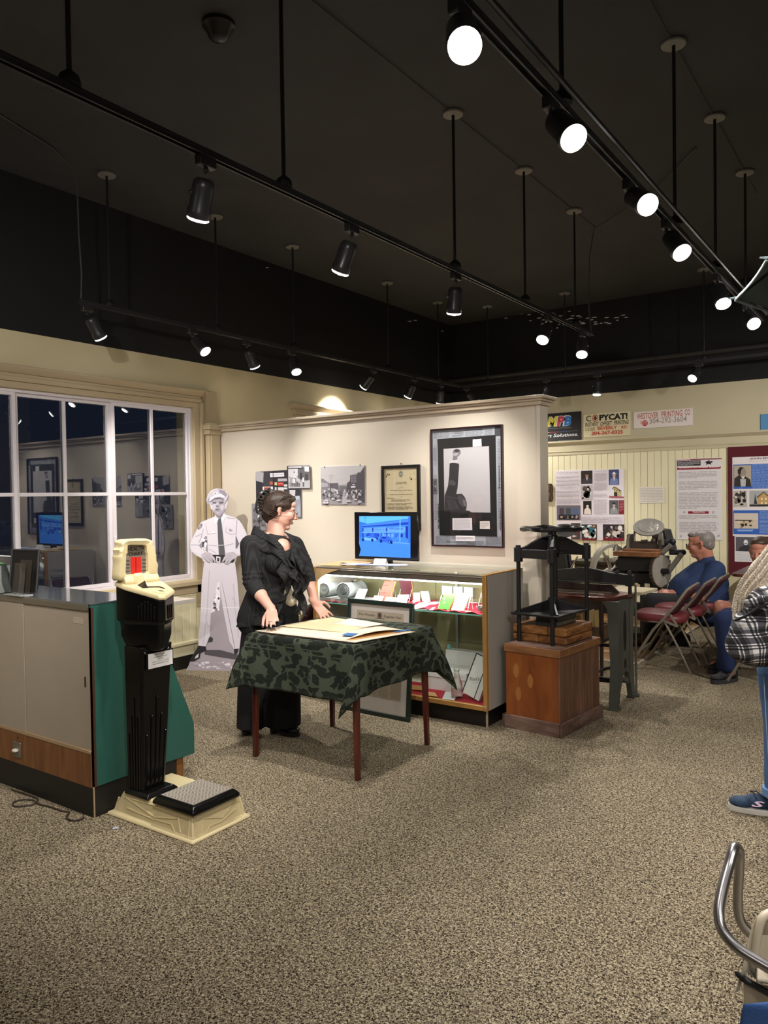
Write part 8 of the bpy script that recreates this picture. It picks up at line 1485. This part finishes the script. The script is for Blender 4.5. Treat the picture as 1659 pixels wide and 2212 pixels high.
pc = wN.lerp(wF, .5)-RH*.12; tag(MB().box(-.085, .06, -.055, .05, 0, .006).build('paper_pad', mat('pale_pad', 'c9c6c0', .5), None, local=True), 'pale pad of paper held over the knees of the man in blue', 'paper'); o = bpy.data.objects['paper_pad']; o.location = pc-UZ*.006; o.rotation_euler = (0, R(-4), R(34.9))
# ---------------- seated person in blue trousers, face showing by the sweater ----------------
M0 = 6.22
sp = thing('person', 'seated person in dark blue trousers and black sneakers, face peeking past the sweater', 'person', (-.95, 6.75, 0))
hc = P(1641, 1193, .10); hf = -FH*.72-RH*.62-UZ*.12; B = Blob(); Q, HM = head_shapes(B, hc, hf, 1.0); nb = P(1664, 1240, .16); B.cap(Q(-.03, 0, -.04), nb, .055, .06)
sN, sF = P(1650, 1262, -.05), P(1700, 1258, .3); ch_ = P(1678, 1285, .15); hp = P(1672, 1345, .16); B.cap(sN, sF, .06, .06); B.cap(ch_, hp, .14, .15); B.ell(ch_, (.15, .15, .15)); kN, kF = P(1566, 1338, .0), P(1572, 1332, .22); fN = P(1578, 1450, .02); fF = P(1568, 1436, .22)
B.chain([sN, P(1640, 1330, -.05), P(1588, 1322, .02)], [.055, .045, .03]); hand(B, P(1588, 1322, .02), -RH+UZ*-.1, UZ, 1, (20, 20, 15)); B.chain([hp, kN, fN], [.09, .06, .042]); B.chain([hp+FH*.1, kF, fF], [.09, .06, .042]); B.fuse('body', m_skin2, sp, .009, 2); eyes(sp, Q, 1.0, HM)
H = Blob(); EH = lambda p_, r_: H.ell(Q(*p_), r_, 18, rot=HM); EH((-.035, 0, .050), (.092, .082, .078)); EH((.005, 0, .085), (.07, .064, .036)); EH((-.055, 0, .0), (.055, .078, .07)); H.fuse('hair', hairmat('dull_brown_hair', '4a3828', '2c2018'), sp, .008, 2)
K = Blob(); K.cap(sN, sF, .075, .075); K.ell(ch_, (.18, .18, .17)); K.cap(ch_, hp, .165, .17); K.chain([sN, P(1640, 1330, -.05), P(1605, 1326, .02)], [.07, .056, .042]); K.fuse('shirt', mat('black_shirt', (.012, .011, .013), .8), sp, .011, 3)
m_dkb = mat('dark_blue_trousers', '16244a', .85, bump=.15, bs=30); T_ = Blob(); T_.ell(hp, (.17, .17, .12)); T_.chain([hp, P(1563, 1338, 0), P(1567, 1400, .02), P(1573, 1440, .02)], [.115, .078, .066, .06]); T_.chain([hp+FH*.1, kF, P(1566, 1440, .22)], [.115, .075, .065]); T_.fuse('trousers', m_dkb, sp, .009, 3)
m_blk2 = mat('black_knit_shoe', (.01, .01, .012), .7); m_gs = mat('grey_black_sole', (.025, .025, .028), .6)
a_, b_ = at(1592, 1470, Z=0), at(1534, 1478, Z=0); shoe(sp, a_, a_+(b_-a_).normalized()*.27, m_blk2, m_gs, w=.047, sole=.024); a_, b_ = at(1580, 1448, Z=0), at(1527, 1455, Z=0); shoe(sp, a_, a_+(b_-a_).normalized()*.26, m_blk2, m_gs, w=.047, sole=.024)
# ---------------- seated person in shorts and sandals ----------------
M0 = 6.72
sp = thing('person', 'seated person in greyish brown shorts and sandals, mostly hidden, bare knee showing', 'person', (-1.1, 7.25, 0))
hp = P(1680, 1340, .1); kN, kF = P(1556, 1311, .0), P(1566, 1312, .2); fN = P(1565, 1420, .05); fF = P(1580, 1415, .22); ch_ = P(1700, 1275, .12); hc = P(1706, 1176, .1); B = Blob(); Q, HM = head_shapes(B, hc, -RH*.9-FH*.3, 1.0); B.cap(Q(-.03, 0, -.04), ch_, .055, .1); B.cap(ch_, hp, .15, .15); B.chain([hp, kN, fN], [.09, .062, .038]); B.chain([hp+FH*.12, kF, fF], [.09, .062, .038])
for f_, s_ in ((fN, 1), (fF, 1)):
    z_ = V((f_.x, f_.y, .045)); B.cap(z_+RH*.03-UZ*.01, z_-RH*.10-UZ*.012, .036, .026)
    for k in range(5): o_ = (k-2)*.016; a_ = z_-RH*.11+FH*o_-UZ*.018; B.cap(a_, a_-RH*(.042-.005*k), .010-.001*k, .008-.0008*k)
eN = P(1640, 1320, -.05); B.chain([ch_-FH*.12+UZ*.08, eN, P(1584, 1325, -.02)], [.055, .045, .03]); hand(B, P(1584, 1325, -.02), -RH-UZ*.05, UZ, 1, (10, 14, 12)); B.fuse('body', m_skin2, sp, .009, 2)
T_ = Blob(); T_.ell(hp, (.18, .18, .13)); T_.cap(hp, hp.lerp(kN, .80), .125, .088); T_.cap(hp+FH*.12, (hp+FH*.1).lerp(kF, .78), .125, .088); T_.fuse('shorts', mat('grey_brown_shorts', '6a5a54', .85), sp, .01, 3)
K = Blob(); K.ell(ch_, (.19, .19, .18)); K.cap(ch_, hp, .175, .175); K.fuse('shirt', mat('dull_grey_shirt', '55504e', .85), sp, .011, 3); H = Blob(); H.ell(Q(-.03, 0, .045), (.1, .084, .085), 18, rot=HM); H.fuse('hair', MATS['dull_brown_hair'], sp, .009, 2)
for f_ in (fN, fF):
    z_ = V((f_.x, f_.y, 0)); M_ = rotm(RH, FH, UZ); MB().ell(z_-RH*.05+UZ*.012, (.135, .045, .011), 20, rot=M_).build('sandal', mat('brown_sandal', '3a2c26', .6), sp); MB().tube([z_-RH*.07-FH*.044+UZ*.02, z_-RH*.07-FH*.03+UZ*.055, z_-RH*.07+UZ*.066, z_-RH*.07+FH*.03+UZ*.055, z_-RH*.07+FH*.044+UZ*.02], .016, 8, sx=.35, sy=1.2).build('strap', MATS['brown_sandal'], sp)
# ---------------- standing person at the right edge ----------------
M0 = 3.66
sp = thing('person', 'standing person in jeans and a cream knitted sweater, cut off by the right edge', 'person', (-.45, 4.1, 0))
hc = P(1800, 1010, .02); B = Blob(); Q, HM = head_shapes(B, hc, -RH*.9-FH*.3, 1.0); sN, sF = P(1762, 1118, -.16), P(1800, 1115, .2); ch_ = P(1782, 1170, .02); hp = P(1745, 1400, .02); B.cap(Q(-.03, 0, -.04), P(1785, 1095, .02), .055, .06); B.cap(sN, sF, .065, .065); B.cap(ch_, hp, .14, .15); eN = P(1650, 1270, -.16); wN = P(1690, 1330, -.30)
B.chain([sN, eN, wN], [.055, .045, .03]); hand(B, wN, RH*.5-UZ*.6-FH*.3, -FH, 1, (50, 60, 40)); B.chain([sF, P(1760, 1290, .26), P(1700, 1350, .2)], [.055, .045, .03]); hand(B, P(1700, 1350, .2), -UZ-RH*.3, RH, 1, (40, 50, 40))
f1 = at(1690, 1762, Z=0); f2 = at(1790, 1730, Z=0)
B.chain([hp-RH*.05, V((f1.x, f1.y, .5)), V((f1.x, f1.y, .09))], [.10, .062, .045]); B.chain([hp+RH*.06, V((f2.x, f2.y, .5)), V((f2.x, f2.y, .09))], [.10, .062, .045]); B.fuse('body', m_skin, sp, .009, 2); H = Blob(); H.ell(Q(-.03, 0, .045), (.105, .088, .09), 18, rot=HM); H.cap(Q(-.07, 0, .0), Q(-.06, 0, -.12), .06, .05); H.fuse('hair', m_hair, sp, .009, 2)
m_jean = mat('blue_denim', '5578ab', .85, var=.25, vs=4, st=(1, 1, .35), bump=.25, bs=260); T_ = Blob(); T_.ell(hp, (.18, .17, .14)); z1 = D_(1664, 1455, 3.66); z2 = D_(1676, 1600, 3.64); z3 = V((f1.x, f1.y, .095))-RH*.0
T_.chain([hp-RH*.06, P(1690, 1450, -.02), P(1697, 1560, -.03), P(1693, 1640, -.03), P(1689, 1695, -.02)], [.13, .112, .098, .086, .078]); T_.chain([hp+RH*.06, V((f2.x, f2.y, .52)), V((f2.x, f2.y, .12))], [.13, .10, .09]); jn = T_.fuse('jeans', m_jean, sp, .009, 3)
e_ = P(1687, 1712, -.02); MB().lathe([(.068, .012), (.078, .008), (.080, -.022), (.074, -.03), (.07, -.028)], e_+UZ*.01, (0, 0, 1), 28, cap=False).build('turned_cuff', mat('light_denim', '6f93c4', .85, bump=.2, bs=260), jn, solid=.004)
MB().tube(smooth_path([P(1650, 1462, -.165), P(1655, 1560, -.15), P(1662, 1660, -.125), P(1668, 1695, -.11)], 6), .0016, 6).build('side_seam', mat('pale_seam', 'a8bcd8', .8), jn)
m_snk = mat('blue_knit_sneaker', '2f4660', .8, var=.3, vs=30, st=(1, 1, .3), bump=.2, bs=90); a_, b_ = at(1716, 1764, Z=0), at(1587, 1748, Z=0); so = shoe(sp, a_, a_+(b_-a_).normalized()*.285, m_snk, mat('white_foam_sole', 'd8d4cc', .5), w=.047, h=.075, sole=.020, name='sneaker')
d_ = (b_-a_).normalized(); s_ = UZ.cross(d_); base_ = a_+d_*.165+s_*.053+UZ*.056; pr = Pr(base_, -d_, (UZ*.85-s_*.5)); pr.text('S', -.024, -.012, w=.06, h=.028, c='e8c8e0', shear=.3, bold=.03); pr.build(so)
MB().tube([a_+d_*.13+s_*.032+UZ*.084, a_+d_*.16+UZ*.099, a_+d_*.19-s_*.025+UZ*.09, a_+d_*.175+UZ*.092, a_+d_*.165+s_*.032+UZ*.078], .003, 6).build('laces', mat('dark_laces', '1c2430', .8), so)
a2, b2 = at(1810, 1735, Z=0), at(1700, 1722, Z=0); shoe(sp, a2, a2+(b2-a2).normalized()*.285, m_snk, MATS['white_foam_sole'], w=.047, h=.075, sole=.026, name='sneaker')
# cream cable sweater
m_swe = mat('cream_cable_knit', 'd8cbb8', .9); ns, L, b = nodes_of(m_swe); tc = ns.new('ShaderNodeTexCoord'); mp = ns.new('ShaderNodeMapping'); mp.inputs['Rotation'].default_value = (0, R(38), R(-34.9)); L(tc.outputs['Object'], mp.inputs[0]); w1_ = ns.new('ShaderNodeTexWave'); w1_.wave_profile = 'TRI'; w1_.inputs['Scale'].default_value = 22; w1_.inputs['Distortion'].default_value = 6; w1_.inputs['Detail'].default_value = 0; w1_.inputs['Detail Scale'].default_value = 5; L(mp.outputs[0], w1_.inputs[0])
rr = ramp(ns, [(0, srgb('bdae9a')), (.4, srgb('d8cab6')), (1, srgb('e4d9c8'))]); L(w1_.outputs[0], rr.inputs[0]); L(rr.outputs[0], b.inputs['Base Color']); bp = ns.new('ShaderNodeBump'); bp.inputs['Strength'].default_value = .6; bp.inputs['Distance'].default_value = .006; L(w1_.outputs[0], bp.inputs['Height']); L(bp.outputs[0], b.inputs['Normal'])
K = Blob(); K.cap(sN, sF, .09, .09); K.ell(ch_, (.2, .2, .2)); K.cap(ch_, P(1775, 1330, 0), .19, .19); K.chain([sN, P(1722, 1190, -.16), P(1668, 1248, -.17), P(1648, 1288, -.17)], [.09, .10, .108, .10]); K.cap(P(1648, 1285, -.17), P(1620, 1300, -.15), .09, .072); K.cap(P(1615, 1290, -.14), P(1602, 1315, -.13), .060, .045); K.cap(P(1655, 1290, -.17), P(1690, 1318, -.26), .07, .055); K.cap(P(1612, 1300, -.13), P(1610, 1335, -.12), .052, .048); K.chain([sF, P(1775, 1260, .24)], [.09, .08]); sw_ = K.fuse('sweater', m_swe, sp, .009, 3)
for k, (o_, r_) in enumerate(((0, .010), (9, .009), (18, .009))): MB().tube(smooth_path([P(1668+o_, 1172+o_, -.27), P(1630+o_, 1222+o_, -.285), P(1600+o_, 1262+o_*.9, -.23), P(1589+o_, 1300+o_*.3, -.195), P(1586+o_, 1336, -.18)], 5), r_, 8).build('knit_roll', m_swe, sw_, smooth=180)
# plaid bag
m_pl = mat('black_white_plaid', 'ffffff', .8); ns, L, b = nodes_of(m_pl); tc = ns.new('ShaderNodeTexCoord'); mp = ns.new('ShaderNodeMapping'); mp.inputs['Rotation'].default_value = (0, R(10), 0); L(tc.outputs['Object'], mp.inputs[0])
nz = ns.new('ShaderNodeTexNoise'); nz.inputs['Scale'].default_value = 5; L(mp.outputs[0], nz.inputs['Vector']); mxv = ns.new('ShaderNodeMix'); mxv.data_type = 'RGBA'; mxv.inputs[0].default_value = .06; L(mp.outputs[0], mxv.inputs[6]); L(nz.outputs['Color'], mxv.inputs[7]); sp_ = ns.new('ShaderNodeSeparateXYZ'); L(mxv.outputs[2], sp_.inputs[0]); outs = []
for ax, sc in ((0, 8.5), (2, 8.5)):
    mm = ns.new('ShaderNodeMath'); mm.operation = 'MULTIPLY'; mm.inputs[1].default_value = sc; L(sp_.outputs[ax], mm.inputs[0]); fr = ns.new('ShaderNodeMath'); fr.operation = 'FRACT'; L(mm.outputs[0], fr.inputs[0])
    k_, w_, g_ = (.0,)*3, (1,)*3, (.35,)*3; rp = ramp(ns, [(0, w_), (.16, k_), (.22, w_), (.27, k_), (.33, w_), (.38, k_), (.62, w_), (.66, k_), (.72, w_), (.76, k_), (.90, g_)], 'CONSTANT'); L(fr.outputs[0], rp.inputs[0]); outs.append(rp)
mx = ns.new('ShaderNodeMix'); mx.data_type = 'RGBA'; mx.inputs[0].default_value = .5; L(outs[0].outputs[0], mx.inputs[6]); L(outs[1].outputs[0], mx.inputs[7]); rc = ramp(ns, [(0, (.012, .012, .014)), (.5, (.10, .10, .12)), (1, (.92, .90, .90))]); L(mx.outputs[2], rc.inputs[0]); L(rc.outputs[0], b.inputs['Base Color'])
bo = P(1690, 1440, -.25); bag = thing('bag', 'black and white plaid cloth bag hanging from the arm in the cream sweater', 'bag', tuple(bo), R(34.9))
L2 = lambda x, y, dd: Matrix.Rotation(-R(34.9), 3, 'Z') @ (P(x, y, dd)-bo)
B = Blob(); B.ell(L2(1640, 1392, -.25), (.15, .10, .10), 20); B.ell(L2(1700, 1392, -.25), (.17, .11, .115), 20); B.cap(L2(1618, 1352, -.25), L2(1700, 1320, -.25), .075, .09); B.cap(L2(1612, 1372, -.25), L2(1630, 1402, -.25), .075, .07); B.cap(L2(1660, 1300, -.25), L2(1700, 1270, -.25), .06, .06); B.cap(L2(1668, 1320, -.25), L2(1720, 1400, -.25), .12, .11)
me_o = B.build('pouch', m_pl, bag, smooth=180, local=True); md = me_o.modifiers.new('remesh', 'REMESH'); md.mode = 'VOXEL'; md.voxel_size = .008; md.use_smooth_shade = True; md = me_o.modifiers.new('smooth', 'SMOOTH'); md.iterations = 4
MB().tube(smooth_path([L2(1588, 1340, -.33), L2(1612, 1330, -.36), L2(1640, 1312, -.37), L2(1690, 1290, -.36), L2(1730, 1270, -.3)], 5), .006, 8).build('piping', mat('black_piping', (.008, .008, .009), .6), bag, local=True)
MB().grid(lambda u, v: tuple(L2(1610+u*40, 1296+v*18-u*10, -.345-.03*math.sin(PI*u))), 6, 4).build('strap', m_pl, bag, local=True, smooth=180, solid=.01)
